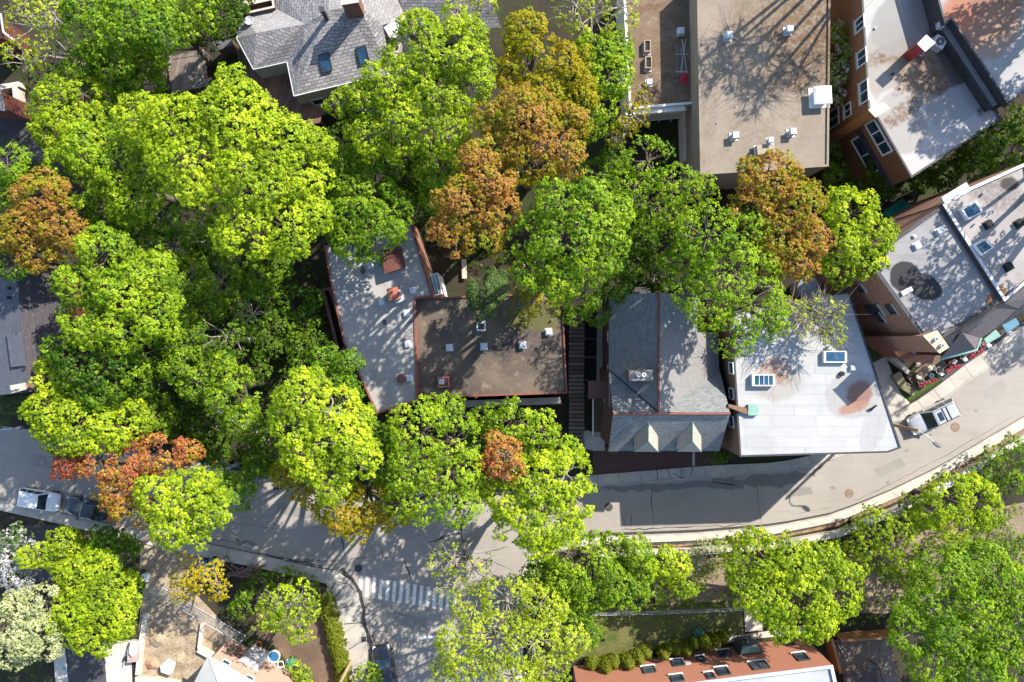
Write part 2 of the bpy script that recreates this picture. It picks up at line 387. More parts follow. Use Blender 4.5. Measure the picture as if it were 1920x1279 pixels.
# manhole covers
M_iron = surf('cast_iron', (0.16, 0.115, 0.085), (0.10, 0.08, 0.065), 3, 20, 0.3, 0.7, 0.4)
M_rustiron = surf('rusty_iron', (0.34, 0.22, 0.15), (0.26, 0.17, 0.12), 3, 20, 0.25, 0.8, 0.4)
M_darkiron = surf('dark_iron', (0.07, 0.065, 0.06), (0.05, 0.045, 0.045), 3, 20, 0.25, 0.7, 0.4)
for px, py, r_, m, lab in ((1791, 801, 0.42, M_rustiron, 'rusty round manhole cover beside the silver SUV'), (1592, 925, 0.40, M_rustiron, 'rusty round manhole cover in the middle of the sunlit road bend'),
                           (1141, 951, 0.40, M_darkiron, 'dark manhole cover in the shaded road below the slate house'), (672, 1066, 0.37, M_darkiron, 'dark manhole cover just above the zebra crossing')):
    c = W(px, py); t = thing('manhole_cover', lab, 'manhole cover', (c.x, c.y, 0), 'manhole covers in the street')
    MB().lathe((c.x, c.y, 0), [(r_, 0.0), (r_, 0.012), (r_ * 0.9, 0.012)], 24).build('rim', M_darkiron, t)
    lid = MB().lathe((c.x, c.y, 0), [(r_ * 0.88, 0.0), (r_ * 0.88, 0.014), (0.01, 0.016)], 24).build('lid', m, t)
    mb = MB()
    for k in range(-2, 3): mb.box((c.x, c.y + k * r_ * 0.28, 0.02), (r_ * 1.7 * math.sqrt(1 - (k * 0.28) ** 2) * 0.85, 0.03, 0.012))
    mb.build('ribs', M_darkiron, lid)

# pavements: slabs, kerbs
def resample(path, n):
    L_ = [0.0]
    for a, b in zip(path[:-1], path[1:]): L_.append(L_[-1] + (b - a).length)
    out = []
    for i in range(n):
        d = L_[-1] * i / (n - 1); k = max(j for j in range(len(L_)) if L_[j] <= d + 1e-6); k = min(k, len(path) - 2)
        t = (d - L_[k]) / max(L_[k + 1] - L_[k], 1e-6); out.append(path[k].lerp(path[k + 1], t))
    return out
def pavement(name, label, A, B, n, z=0.12, mat=M_conc, jitter=0.012, kerb=True, gap=0.03):
    """slabs between the kerb line A and the inner line B (photo pixels)"""
    A_, B_ = resample(WP(A), n + 1), resample(WP(B), n + 1)
    base = kind(strip([a.lerp(b, 0.5) for a, b in zip(A_, B_)], [(a - b).length * 0.96 for a, b in zip(A_, B_)], z - 0.05, 0.1).build(name, M_tar), 'structure', label)
    for i in range(n):
        a0, a1, b0, b1 = A_[i], A_[i + 1], B_[i], B_[i + 1]; e = gap / 2 / max((a1 - a0).length, 0.1)
        q = [a0.lerp(a1, e), a0.lerp(a1, 1 - e), b0.lerp(b1, 1 - e), b0.lerp(b1, e)]
        if kerb: q[0] = q[0].lerp(q[3], 0.16 / max((q[3] - q[0]).length, .3)); q[1] = q[1].lerp(q[2], 0.16 / max((q[2] - q[1]).length, .3))
        MB().prism(q, 0.0, z + rnd.uniform(-jitter, jitter)).build('slab', mat, base)
    if kerb:
        k = []
        for a, b in zip(A_, B_): k.append(a.lerp(b, 0.075 / max((b - a).length, 0.3)))
        strip(k, 0.14, z + 0.02, 0.14).build('kerb', M_curb, base)
    return base
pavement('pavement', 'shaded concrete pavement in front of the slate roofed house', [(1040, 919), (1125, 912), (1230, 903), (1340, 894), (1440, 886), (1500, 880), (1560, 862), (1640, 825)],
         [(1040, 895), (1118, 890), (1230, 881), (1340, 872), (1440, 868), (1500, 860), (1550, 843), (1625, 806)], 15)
pavement('pavement', 'pavement beside the parked silver SUV', [(1640, 825), (1690, 797), (1740, 768), (1790, 735), (1830, 705), (1920, 648), (2040, 575)],
         [(1625, 806), (1672, 778), (1720, 750), (1768, 716), (1806, 686), (1900, 622), (2020, 545)], 13)
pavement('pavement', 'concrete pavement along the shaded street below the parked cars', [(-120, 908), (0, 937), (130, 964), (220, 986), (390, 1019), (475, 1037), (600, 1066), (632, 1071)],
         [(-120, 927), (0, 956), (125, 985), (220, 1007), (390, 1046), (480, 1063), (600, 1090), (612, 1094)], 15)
pavement('pavement', 'cracked concrete pavement going down the side street beside the hedge', [(632, 1071), (655, 1082), (672, 1105), (682, 1140), (688, 1200), (699, 1279), (706, 1380)],
         [(612, 1094), (617, 1106), (624, 1125), (632, 1155), (645, 1205), (662, 1279), (684, 1380)], 9)
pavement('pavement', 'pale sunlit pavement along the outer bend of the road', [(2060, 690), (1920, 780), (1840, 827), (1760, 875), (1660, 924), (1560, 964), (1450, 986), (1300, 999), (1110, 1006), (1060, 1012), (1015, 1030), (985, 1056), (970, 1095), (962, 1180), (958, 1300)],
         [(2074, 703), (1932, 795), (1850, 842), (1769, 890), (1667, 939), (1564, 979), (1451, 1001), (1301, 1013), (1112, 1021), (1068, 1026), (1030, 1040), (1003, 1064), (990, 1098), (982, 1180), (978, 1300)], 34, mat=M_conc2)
sw = kind(strip(wander(WP([(1940, 792), (1850, 844), (1769, 892), (1667, 942), (1564, 982), (1451, 1004), (1301, 1017), (1112, 1025)]), 1.5, 0.08, 4), 0.55, 0.005).build('verge', M_leaf_litter), 'structure', 'strip of brown fallen leaves along the low wall')
# crack and gap lines on the side pavement
sp_ = kind(strip(wander(WP([(640, 1066), (660, 1085), (676, 1110), (684, 1145), (682, 1165), (694, 1195), (701, 1225)]), 0.5, 0.05, 2), 0.30, 0.155).build('gutter_gap', M_tar), 'structure', 'dark broken gap along the kerb of the side street')
for i, p in enumerate(([(618, 1110), (630, 1090), (655, 1095), (672, 1110)], [(640, 1140), (655, 1136), (665, 1128)], [(646, 1170), (665, 1167), (684, 1170)], [(628, 1120), (645, 1100)], [(655, 1215), (675, 1205), (690, 1200)])):
    kind(strip(wander(WP(p), 0.4, 0.05, 30 + i), 0.07, 0.15).build('pavement_crack', M_tar), 'structure', 'crack across the side street pavement')
for i, p in enumerate(([(1231, 880), (1232, 901)], [(1252, 879), (1254, 890), (1258, 899)], [(1262, 888), (1280, 897)], [(1275, 877), (1277, 897)], [(1300, 874), (1294, 892)])):
    kind(strip(wander(WP(p), 0.4, 0.06, 60 + i), 0.06, 0.15).build('pavement_crack', M_tar), 'structure', 'crack across the pavement below the slate house')
c = W(653, 1161); tag(MB().lathe((c.x, c.y, 0.12), [(0.3, 0), (0.3, 0.035), (0.02, 0.04)], 20).build('valve_cover', M_conc2), 'pale round cover set in the side street pavement', 'cover')
c = W(683, 1197); tag(MB().box((c.x, c.y, 0.14), (0.42, 0.42, 0.06), 0.2).build('drain_grate', M_darkiron), 'dark square drain grate beside the kerb of the side street', 'grate')

# low concrete wall on the outer bend
def wall_line(name, label, path, w, h, mat, z0=0.0, cap=None, n=None):
    pts = WP(path); t = tag(strip(pts, w, z0 + h, h).build(name, mat), label, 'wall')
    if cap: strip(pts, w + 0.08, z0 + h + 0.06, 0.055).build('coping', cap, t)
    return t
wall_line('low_wall', 'long low pale concrete wall along the outer bend of the road', [(2050, 735), (1930, 808), (1850, 857), (1769, 906), (1670, 957), (1566, 998), (1453, 1019), (1302, 1031), (1112, 1036)], 0.5, 0.8, M_conc2, cap=M_conc2)
wall_line('low_wall', 'narrow pale wall between the clipped hedge and the side pavement', [(617, 1100), (626, 1130), (634, 1160), (645, 1205), (662, 1275), (684, 1380)], 0.22, 0.5, M_conc, cap=M_conc2)

# yards
def yard(name, label, poly, mat, z):
    return kind(MB().sheet(WP(poly), z).build(name, mat), 'structure', label)
yard('brick_paving', 'dark red brick forecourt below the slate roofed house', [(1112, 842), (1135, 838), (1345, 842), (1362, 868), (1340, 873), (1230, 882), (1112, 891)], M_paver, 0.004)
yard('concrete_path', 'concrete strip beside the brick forecourt', [(1298, 848), (1303, 848), (1303, 874), (1298, 875)], M_conc, 0.009)
yard('path', 'stone path at the foot of the outside stairs', [(1096, 815), (1134, 815), (1134, 845), (1112, 845), (1096, 842)], M_conc, 0.009)
yard('concrete_path', 'grey concrete side passage beside the slate house', [(1120, 560), (1138, 560), (1138, 720), (1118, 720)], M_conc, 0.004)
yard('lawn', 'rough olive lawn behind the hedge of the brick building', [(1090, 1140), (1180, 1135), (1390, 1120), (1395, 1190), (1240, 1215), (1120, 1240), (1085, 1230)], M_grass, 0.0)
yard('dry_grass', 'dry brown grassy slope beside the bend', [(1500, 1060), (1600, 1040), (1720, 1000), (1830, 960), (1930, 940), (1930, 1060), (1800, 1090), (1690, 1150), (1600, 1150)], M_dry, 0.0)
yard('dry_grass', 'bare brown earth between the small trees', [(1220, 1060), (1330, 1040), (1400, 1040), (1390, 1125), (1230, 1135)], M_dry, 0.003)
yard('lawn', 'small green lawn beside the patio', [(1686, 735), (1762, 690), (1778, 698), (1772, 708), (1706, 752)], M_grass2, 0.004)
yard('lawn', 'narrow green strip at the white building', [(1625, 640), (1662, 640), (1665, 690), (1640, 690)], M_grass2, 0.002)
yard('path', 'concrete path between the white building and the patio', [(1620, 690), (1660, 668), (1688, 736), (1706, 756), (1672, 778), (1640, 790)], M_conc, 0.006)
yard('sand_lot', 'tyre marked sandy building lot', [(268, 1060), (340, 1085), (440, 1190), (400, 1235), (365, 1300), (250, 1300), (262, 1160)], M_sand, 0.0)
yard('bare_earth', 'leaf shaded brown earth by the pavement', [(262, 1000), (390, 1047), (330, 1090), (262, 1080)], M_sand, 0.003)
yard('driveway', 'dark asphalt driveway behind the round tree', [(125, 1190), (200, 1195), (198, 1330), (130, 1330)], M_dark_drive, 0.002)
yard('driveway', 'dark asphalt yard behind the white flowering bush', [(30, 985), (110, 985), (125, 1060), (110, 1090), (40, 1090)], M_dark_drive, 0.003)
yard('concrete_path', 'pale concrete strip with a blue lid', [(99, 1215), (122, 1215), (133, 1330), (108, 1330)], M_conc2, 0.006)
yard('concrete_path', 'pale concrete drive beside the sandy lot', [(194, 1205), (245, 1200), (250, 1330), (204, 1330)], M_conc2, 0.006)
yard('driveway', 'shaded asphalt court by the upper left trees', [(-60, 205), (60, 190), (75, 270), (90, 300), (-60, 310)], M_dark_drive, 0.003)
yard('driveway', 'shaded asphalt behind the pale tree', [(160, 230), (260, 220), (260, 275), (160, 275)], M_dark_drive, 0.002)
yard('dirt_yard', 'brown worn garden earth behind the corner hedge', [(480, 1110), (612, 1100), (640, 1200), (655, 1290), (570, 1290), (520, 1215), (480, 1190)], surf('garden_earth', (0.15, 0.10, 0.068), (0.10, 0.068, 0.045), 0.6, 9, 0.35, 0.95, 0.6), 0.002)
# ------------------------------------------------------------------ building helpers
M_glass = glassmat('dark_glass'); M_skyglass = glassmat('skylight_glass', (0.012, 0.045, 0.085), 0.08)
M_whiteframe = surf('white_frame', (0.72, 0.72, 0.70), (0.62, 0.62, 0.61), 2, 9, 0.08, 0.6, 0.05)
M_blackmetal = surf('black_metal', (0.035, 0.038, 0.045), (0.05, 0.055, 0.065), 1.5, 9, 0.2, 0.6, 0.1)
M_galv = surf('galvanised', (0.55, 0.57, 0.60), (0.45, 0.47, 0.50), 2, 9, 0.1, 0.5, 0.05, metallic=0.3)
M_white = surf('white_painted', (0.78, 0.77, 0.75), (0.68, 0.67, 0.65), 1, 9, 0.06, 0.7, 0.05)
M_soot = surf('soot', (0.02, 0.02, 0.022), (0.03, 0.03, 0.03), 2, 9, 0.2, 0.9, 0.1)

def flat_building(name, label, poly, z, wall, roofm, cop, parapet=0.3, cw=0.22, cat='building', z0=0.0):
    p = ccw(WP(poly, z)); cx = sum(q.x for q in p) / len(p); cy = sum(q.y for q in p) / len(p)
    t = thing(name, label, cat, (cx, cy, z0))
    inn = inset(p, cw)
    MB().ring(inset(p, 0.03), inset(p, cw - 0.03), z0, z - 0.06).build('wall', wall, t)
    r = MB().sheet(inset(p, cw - 0.04), z - parapet).build('roof', roofm, t)
    MB().ring(p, inn, z - 0.06, z).build('coping', cop, t)
    t['_'] = 0; del t['_']
    return t, r, p
def wall_hit(px, py, A, B):
    """where the sight line of a photo pixel meets the vertical wall A-B: (metres along, height)"""
    d = W(px, py, 0) - Vector((0, 0, HC)); o = Vector((0, 0, HC))
    e = (B - A); e.z = 0; n = Vector((-e.y, e.x, 0)).normalized()
    t = (A - o).dot(n) / d.dot(n) if abs(d.dot(n)) > 1e-6 else 0
    q = o + d * t; return (q - A).dot(e.normalized()), q.z
def window(parent, A, B, s, zc, w, h, frame=M_whiteframe, glass=M_glass, bars=0, fw=0.09, lintel=None, sill=None, out=1, transom=0):
    """window on wall A-B centred s metres along at height zc"""
    e = (B - A); e.z = 0; e.normalize(); n = Vector((-e.y, e.x, 0)) * out; ang = math.atan2(e.y, e.x)
    c = A + e * s; c = Vector((c.x, c.y, zc)); up = Vector((0, 0, 1))
    wn_ = MB()
    for dx, dz, sx, sz in ((0, h / 2, w + fw, fw), (0, -h / 2, w + fw, fw), (-w / 2, 0, fw, h - fw), (w / 2, 0, fw, h - fw)):
        wn_.box(c + e * dx + up * dz + n * 0.04, (sx, 0.10, sz), ang)
    for k in range(bars): wn_.box(c + e * (w * ((k + 1) / (bars + 1) - 0.5)) + n * 0.035, (fw * 0.7, 0.07, h - fw), ang)
    for k in range(transom): wn_.box(c + up * (h * ((k + 1) / (transom + 1) - 0.5)) + n * 0.035, (w - fw, 0.065, fw * 0.7), ang)
    f = wn_.build('window', frame, parent)
    MB().box(c + n * 0.012, (w - fw * 0.5, 0.02, h - fw * 0.5), ang).build('pane', glass, f)
    if sill: MB().box(c - up * (h / 2 + 0.12) + n * 0.07, (w + 0.3, 0.18, 0.12), ang).build('sill', sill, f)
    if lintel: MB().box(c + up * (h / 2 + 0.15) + n * 0.05, (w + 0.3, 0.14, 0.16), ang).build('lintel', lintel, f)
    return f
def win_px(parent, px, py, A, B, w, h, **k):
    s, z = wall_hit(px, py, A, B); return window(parent, A, B, s, z, w, h, **k)
def vent(parent, px, py, z, s=0.5, h=0.45, mat=None, ang=0.05, name='roof_vent', cap=True):
    """square metal roof vent: curb, neck and a wider lid; px, py is the lid seen from above, z the roof"""
    mat = mat or M_galv; c = W(px, py, z + h)
    v = MB().box((c.x, c.y, z + h * 0.4), (s * 0.7, s * 0.7, h * 0.8), ang).box((c.x, c.y, z + 0.03), (s * 1.15, s * 1.15, 0.06), ang).build(name, mat, parent)
    mb = MB(); a, b = s / 2, s / 2 * 0.72
    R_ = Matrix.Rotation(ang, 3, 'Z')
    vs = [Vector((c.x, c.y, 0)) + R_ @ Vector((x * q, y * q, 0)) + Vector((0, 0, zz)) for q, zz in ((a, z + h * 0.72), (a, z + h * 0.86), (b, z + h)) for x, y in ((-1, -1), (1, -1), (1, 1), (-1, 1))]
    mb.add(vs, [(i + 4 * k, (i + 1) % 4 + 4 * k, (i + 1) % 4 + 4 * k + 4, i + 4 * k + 4) for k in range(2) for i in range(4)] + [(8, 9, 10, 11), (3, 2, 1, 0)])
    mb.build('vent_cap', mat, v); return v
def pipe(parent, px, py, z, r=0.08, h=0.5, mat=None):
    c = W(px, py, z + h)
    p_ = MB().tube([(c.x, c.y, z - 0.05), (c.x, c.y, z + h)], r, 8).build('vent_pipe', mat or M_galv, parent)
    MB().lathe((c.x, c.y, z + h + 0.002), [(r * 0.7, 0), (r * 0.7, 0.004)], 8).build('pipe_mouth', M_soot, p_); return p_
def skylight(parent, corners, h=0.25, frame=M_whiteframe, glass=M_skyglass, bars=0, fw=0.13, dome=False):
    """corners: four 3-D points of the upstand top, in order"""
    p = [Vector(c) for c in corners]; c = sum(p, Vector()) / 4; n = (p[1] - p[0]).cross(p[2] - p[1]).normalized()
    if n.z < 0: n = -n
    inn = [c + (q - c) * (1 - fw / max((q - c).length * 0.72, 0.2)) for q in p]
    dn = [q - n * (h + 0.1) for q in p]; lo = [q - n * 0.07 for q in inn]
    m = MB(); vs = p + inn + dn + lo
    m.add(vs, [f for i in range(4) for f in ((i, (i + 1) % 4, 4 + (i + 1) % 4, 4 + i), (8 + i, 8 + (i + 1) % 4, (i + 1) % 4, i), (4 + i, 4 + (i + 1) % 4, 12 + (i + 1) % 4, 12 + i))])
    s = m.build('skylight', frame, parent)
    if dome:
        top = c + n * 0.22
        g_ = [top + (q - c) * 0.45 for q in inn]
        MB().add(lo + g_, [(i, (i + 1) % 4, 4 + (i + 1) % 4, 4 + i) for i in range(4)] + [(4, 5, 6, 7)]).build('pane', glass, s)
    else: MB().add([q + n * 0.02 for q in lo], [(0, 1, 2, 3)]).build('pane', glass, s)
    for k in range(bars):
        t = (k + 1) / (bars + 1); a, b = inn[0].lerp(inn[1], t), inn[3].lerp(inn[2], t)
        MB().tube([a, b], 0.035, 4).build('glazing_bar', frame, s)
    return s
def sky_px(parent, pts, z, **k): return skylight(parent, [W(x, y, z) for x, y in pts], **k)
def chimney(parent, pts, z0, z1, mat, cap, pots=(), potm=None, name='chimney'):
    p = WP(pts, z1); c = MB().prism(p, z0, z1 - 0.08).build(name, mat, parent)
    MB().prism(inset(p, -0.06), z1 - 0.08, z1, bottom=True).build('chimney_cap', cap, c)
    for px, py, r in pots:
        q = W(px, py, z1 + 0.3); k = MB().lathe((q.x, q.y, z1 - 0.02), [(r, 0), (r * 0.85, 0.3), (r * 0.62, 0.3), (r * 0.6, 0.15)], 14).build('chimney_pot', potm or M_white, c)
    return c
def boards(parent, poly, z, n, along, mat, th=0.05, gap=0.014, name='plank', mats=None):
    """planks clipped to a convex outline (world points); along: plank direction angle in degrees"""
    a = math.radians(along); e = Vector((math.cos(a), math.sin(a), 0)); f = Vector((-e.y, e.x, 0))
    us = [Vector(p).xy.dot(f.xy) for p in poly]; vs = [Vector(p).xy.dot(e.xy) for p in poly]
    w = (max(us) - min(us)) / n
    for i in range(n):
        u0, u1 = min(us) + i * w + gap / 2, min(us) + (i + 1) * w - gap / 2
        q = clip([(e * v + f * u)[:2] for u, v in ((u0, min(vs) - 1), (u0, max(vs) + 1), (u1, max(vs) + 1), (u1, min(vs) - 1))], poly)
        if len(q) > 2 and abs(area2(q)) > 0.01:
            MB().prism(q, z - th, z + rnd.uniform(-0.008, 0.008)).build(name, rnd.choice(mats) if mats else mat, parent)
def rail(parent, pts, h, mat, name='railing', n=None, r=0.03):
    mb = MB(); P_ = [Vector(p) for p in pts]
    mb.tube([p + Vector((0, 0, h)) for p in P_], r, 5); mb.tube([p + Vector((0, 0, h * 0.5)) for p in P_], r * 0.7, 5)
    for a, b in zip(P_[:-1], P_[1:]):
        k = max(1, int((b - a).length / 1.1))
        for i in range(k + 1): q = a.lerp(b, i / k); mb.tube([q, q + Vector((0, 0, h))], r * 0.8, 5)
    return mb.build(name, mat, parent)

# ------------------------------------------------------------------ grey shingled house (upper edge)
M_shingle = coursed('grey_shingles', (0.33, 0.315, 0.315), (0.20, 0.19, 0.198), (0.11, 0.105, 0.11), 0.55, 0.27, 0.03, patina=((0.36, 0.34, 0.34), 0.3, 0.5, 0.75, 0.4), vary=0.28)
M_shingle_sun = coursed('sunlit_shingles', (0.30, 0.285, 0.28), (0.23, 0.22, 0.22), (0.16, 0.155, 0.155), 0.55, 0.27, 0.02, patina=((0.33, 0.315, 0.31), 0.3, 0.5, 0.75, 0.4), vary=0.2)  # same shingles on slopes facing the sun, their brightness painted in
M_cream = surf('cream_render', (0.42, 0.38, 0.31), (0.36, 0.32, 0.26), 0.8, 10, 0.1, 0.9, 0.1)
M_deck = [surf('deck_brown_%d' % i, c, tuple(x * 0.8 for x in c), 1.5, 14, 0.2, 0.85, 0.2) for i, c in enumerate(((0.20, 0.105, 0.075), (0.235, 0.125, 0.09), (0.17, 0.09, 0.068)))]
M_greywood = [surf('grey_wood_%d' % i, c, tuple(x * 0.78 for x in c), 1.5, 14, 0.25, 0.9, 0.3) for i, c in enumerate(((0.20, 0.165, 0.135), (0.165, 0.13, 0.105), (0.235, 0.20, 0.165), (0.15, 0.115, 0.09)))]
c = W(600, 60, 0)
hs = thing('shingled_house', 'large grey shingled house with hipped roofs and two blue skylights', 'house', (c.x, c.y, 0))
ez = 6.5
a_, b_, e_ = W(551, 180, ez), W(735, 136, ez), W(538, 116, ez)
f_, l_ = W(475, 130, ez), W(444, 72, ez)
m_, k_ = W(455, 27, ez), W(518, 17, ez)
g_, g2 = W(572, 45, 8.2), W(480, 62, 7.5)
c_, d_ = W(616, 20, 9.0), W(671, 9, 9.2)
h_ = W(717, 47, 8.0)
n1, n2 = W(515, -40, ez), W(620, -60, 9.0)
r1, r2, r3 = W(690, -60, 9.2), W(735, -40, 8.2), W(762, 34, 6.9)
rf = MB().solid_roof([[l_, f_, e_, g_, g2], [e_, a_, c_, g_], [a_, b_, h_, d_, c_], [k_, g_, c_, n2, n1]], 0.1).build('roof', M_shingle, hs)
MB().solid_roof([[l_, g2, g_, k_, m_], [d_, h_, r3, r2, r1], [c_, d_, r1, n2]], 0.1).build('roof_slope', M_shingle_sun, hs)
MB().solid_roof([[W(736, -40, 8.6), r3 + Vector((0, 0, -0.05)), W(765, 66, 6.0), W(940, 52, 6.0), W(905, -40, 8.6)]], 0.1).build('rear_roof', M_shingle, hs)
MB().prism([a_, b_, W(760, 40, ez), W(900, 20, ez), W(880, -60, ez), n1, W(455, -10, ez), l_, f_, e_], 0, 6.05).build('wall', M_cream, hs)
MB().prism(WP([(717, 49), (737, 82), (760, 62), (760, 36)], 6.9), 0, 7.6).build('bay', M_whiteframe, hs)
for i, (pA, pB) in enumerate(((f_, e_), (e_, a_), (a_, b_), (l_, f_), (l_, m_))):
    MB().tube([pA + Vector((0, 0, -0.04)), pB + Vector((0, 0, -0.04))], 0.06, 6).build('gutter', M_whiteframe, hs)
def on_plane(px, py, P0, P1, P2, lift=0.0):
    n = (P1 - P0).cross(P2 - P0).normalized(); o = Vector((0, 0, HC)); d = W(px, py, 0) - o
    q = o + d * ((P0 - o).dot(n) / d.dot(n)); n = n if n.z > 0 else -n
    return q + n * lift
for pts in (((597, 103), (616, 97), (624, 131), (605, 136)), ((668, 88), (686, 83), (694, 116), (675, 121))):
    skylight(hs, [on_plane(x, y, a_, b_, c_, 0.22) for x, y in pts], h=0.2, frame=M_blackmetal, glass=M_skyglass, fw=0.1)
chimney(hs, [(640, -12), (671, -14), (671, 3), (640, 8)], 7.5, 11.6, coursed('red_brick', (0.24, 0.085, 0.055), (0.19, 0.07, 0.05), (0.22, 0.18, 0.15), 0.22, 0.075), M_conc2)
chimney(hs, [(599, 14), (606, 13), (607, 20), (600, 21)], 7.0, 10.6, M_blackmetal, M_blackmetal, name='flue')
for px, py in ((636, 48),):
    q = on_plane(px, py, a_, b_, c_); MB().tube([q - Vector((0, 0, .1)), q + Vector((0, 0, 0.9))], 0.07, 8).build('vent_pipe', M_whiteframe, hs)
q = on_plane(473, 46, l_, g_, k_); sd = MB().tube([q, q + Vector((0, 0, 0.7))], 0.03, 5).build('aerial_mast', M_galv, hs)
MB().lathe(q + Vector((0, 0, 0.72)), [(0.06, 0), (0.25, 0.06), (0.38, 0.16), (0.36, 0.17), (0.2, 0.09)], 14).build('dish', M_galv, sd)
A, B = W(538, 116, ez), W(551, 180, ez)
for s, z in ((0.9, 4.2), (2.3, 4.2)): window(hs, A, B, s, z, 1.1, 1.5, frame=M_whiteframe, out=-1)
A, B = W(551, 180, ez), W(735, 136, ez)
for s in (1.5, 4.0, 6.5): window(hs, A, B, s, 3.8, 1.0, 1.5, out=-1)
# wooden terrace of the shingled house
dk = thing('wooden_terrace', 'red brown plank terrace in the corner of the shingled house', 'terrace', W(510, 170, 0))
for poly in ([(448, 80), (478, 130), (505, 193), (464, 150)], [(478.5, 130), (545, 124), (557, 190), (505.5, 193)], [(503, 190), (557, 187), (606, 205), (600, 230), (560, 236)]):
    boards(dk, ccw(WP(poly, 4.0)), 4.0, 14, -14 + 90, None, mats=M_deck)
for x, y in ((455, 95), (466, 148), (506, 188), (562, 228), (596, 222)):
    q = W(x, y, 3.9); MB().box((q.x, q.y, 1.95), (0.14, 0.14, 3.9)).build('post', M_deck[2], dk)
rail(dk, WP([(446, 78), (463, 150), (503, 192), (560, 236), (600, 230)], 4.0), 1.0, M_greywood[0])
# fence around upper terrace: box balcony at the top
bt = thing('roof_terrace', 'narrow walled roof terrace at the top edge beside the shingled roof', 'terrace', W(470, 10, 0))
MB().ring(WP([(438, 12), (512, -4), (515, 14), (452, 28)], 7.0), inset(WP([(438, 12), (512, -4), (515, 14), (452, 28)], 7.0), 0.14) if area2(WP([(438, 12), (512, -4), (515, 14), (452, 28)])) > 0 else list(reversed(inset(WP([(438, 12), (512, -4), (515, 14), (452, 28)], 7.0), 0.14))), 0, 7.0).build('wall', M_deck[2], bt)
MB().ring(WP([(438, 12), (512, -4), (515, 14), (452, 28)], 7.06), list(reversed(inset(WP([(438, 12), (512, -4), (515, 14), (452, 28)], 7.06), 0.16))), 7.0, 7.06).build('handrail', M_conc2, bt)
boards(bt, ccw(WP([(440, 12), (511, -2), (514, 13), (453, 27)], 6.0)), 6.0, 6, 12, None, mats=M_deck)

# slatted deck in the trees
sd = thing('slatted_deck', 'weathered grey brown slatted deck with railing among the trees', 'deck', W(350, 125, 0))
boards(sd, ccw(WP([(312, 106), (382, 92), (392, 160), (322, 176)], 2.2)), 2.2, 16, 101.5 - 23, None, mats=M_greywood)
rail(sd, WP([(322, 174), (309, 100), (383, 87)], 2.2), 1.1, M_greywood[1])
for x, y in ((316, 110), (380, 95), (390, 156), (324, 172)):
    q = W(x, y, 2.1); MB().box((q.x, q.y, 1.05), (0.15, 0.15, 2.1)).build('post', M_greywood[1], sd)
sh = thing('garden_shed', 'small dark shed between the slatted deck and the shingled house', 'shed', W(418, 78, 0))
p = WP([(402, 78), (430, 68), (434, 82), (406, 92)], 2.3); MB().prism(p, 0, 2.2).build('wall', M_deck[2], sh)
MB().prism(inset(p, -0.15), 2.2, 2.3, bottom=True).build('roof', surf('felt', (0.10, 0.095, 0.10), None, 1, 9, 0.2), sh)

# ------------------------------------------------------------------ tan gravel roof block and its lower dark roof
_db = (0.115, 0.068, 0.034)
M_tan = surf('tan_gravel', (0.25, 0.21, 0.168), (0.21, 0.172, 0.135), 0.5, 10, 0.2, 0.95, 0.4, blotch=((0.17, 0.135, 0.10), 1.1, 0.56, 0.75),
             sp=[(1520, 40, 8, 3.2, 4.0, 10, _db, 1.0, 1.3), (1480, 110, 8, 2.0, 3.4, 15, _db, 1.0, 1.3), (1440, 30, 8, 3.0, 2.2, 0, (0.15, 0.10, 0.06), 0.9, 1.3), (1535, 120, 8, 1.4, 3.4, 0, _db, 0.9, 1.3), (1450, 150, 8, 0.9, 1.8, 5, (0.15, 0.10, 0.06), 0.8, 1.2), (1400, 90, 8, 3.5, 4.5, 0, (0.17, 0.125, 0.085), 0.6, 1.3), (1430, 260, 8, 2.5, 1.2, 0, (0.15, 0.12, 0.09), 0.5, 1.2), (1330, 200, 8, 0.8, 4.0, 0, (0.17, 0.135, 0.10), 0.6, 1.2)])
M_brownroof = surf('brown_tar', (0.165, 0.12, 0.085), (0.115, 0.078, 0.052), 0.7, 9, 0.35, 0.95, 0.5, blotch=((0.24, 0.19, 0.14), 0.9, 0.52, 0.75), streak=(50, (0.21, 0.11, 0.05), 0.5))
M_tanwall = surf('tan_stucco', (0.34, 0.29, 0.23), (0.29, 0.245, 0.19), 0.8, 10, 0.1, 0.9, 0.1)
M_whitewall = surf('pale_wall', (0.58, 0.60, 0.54), (0.50, 0.52, 0.47), 0.8, 10, 0.06, 0.9, 0.1)
gb, gr, gp = flat_building('gravel_roof_building', 'tall building with a tan gravel flat roof and white vents', [(1306, -60), (1313, 328), (1554, 312), (1558, -60)], 8.0, M_tanwall, M_tan, M_tan, parapet=0.14, cw=0.18)
for px, py, s in ((1368, 64, 0.62), (1482, 53, 0.62), (1380, 253, 0.6), (1488, 246, 0.6)): vent(gb, px, py, 7.86, s, 0.75)
vent(gb, 1544, 177, 7.86, 1.5, 1.0, M_white)
q = WP([(1419, 272), (1452, 268), (1454, 286), (1421, 291)], 8.7); bx = MB().prism(q, 7.86, 8.7).build('hatch', M_tanwall, gb); MB().ring(inset(q, -0.1), q if area2(q) > 0 else list(reversed(q)), 8.1, 8.2).build('hatch_flange', M_white, bx)
vent(bx, 1446, 262, 8.7, 0.5, 0.5); pipe(gb, 1363, 124, 7.86, 0.12, 0.35)
for px, py in ((1380, 200), (1405, 170), (1345, 230)): pipe(gb, px, py, 7.86, 0.04, 0.15)
lb, lr, lp = flat_building('dark_roof_wing', 'lower wing with a brown tarred roof, white parapet and planters', [(1171, 36), (1180, 205), (1284, 196), (1305, 194), (1302, -40), (1168, -40)], 5.3, M_whitewall, M_brownroof, M_white, parapet=0.35, cw=0.2)
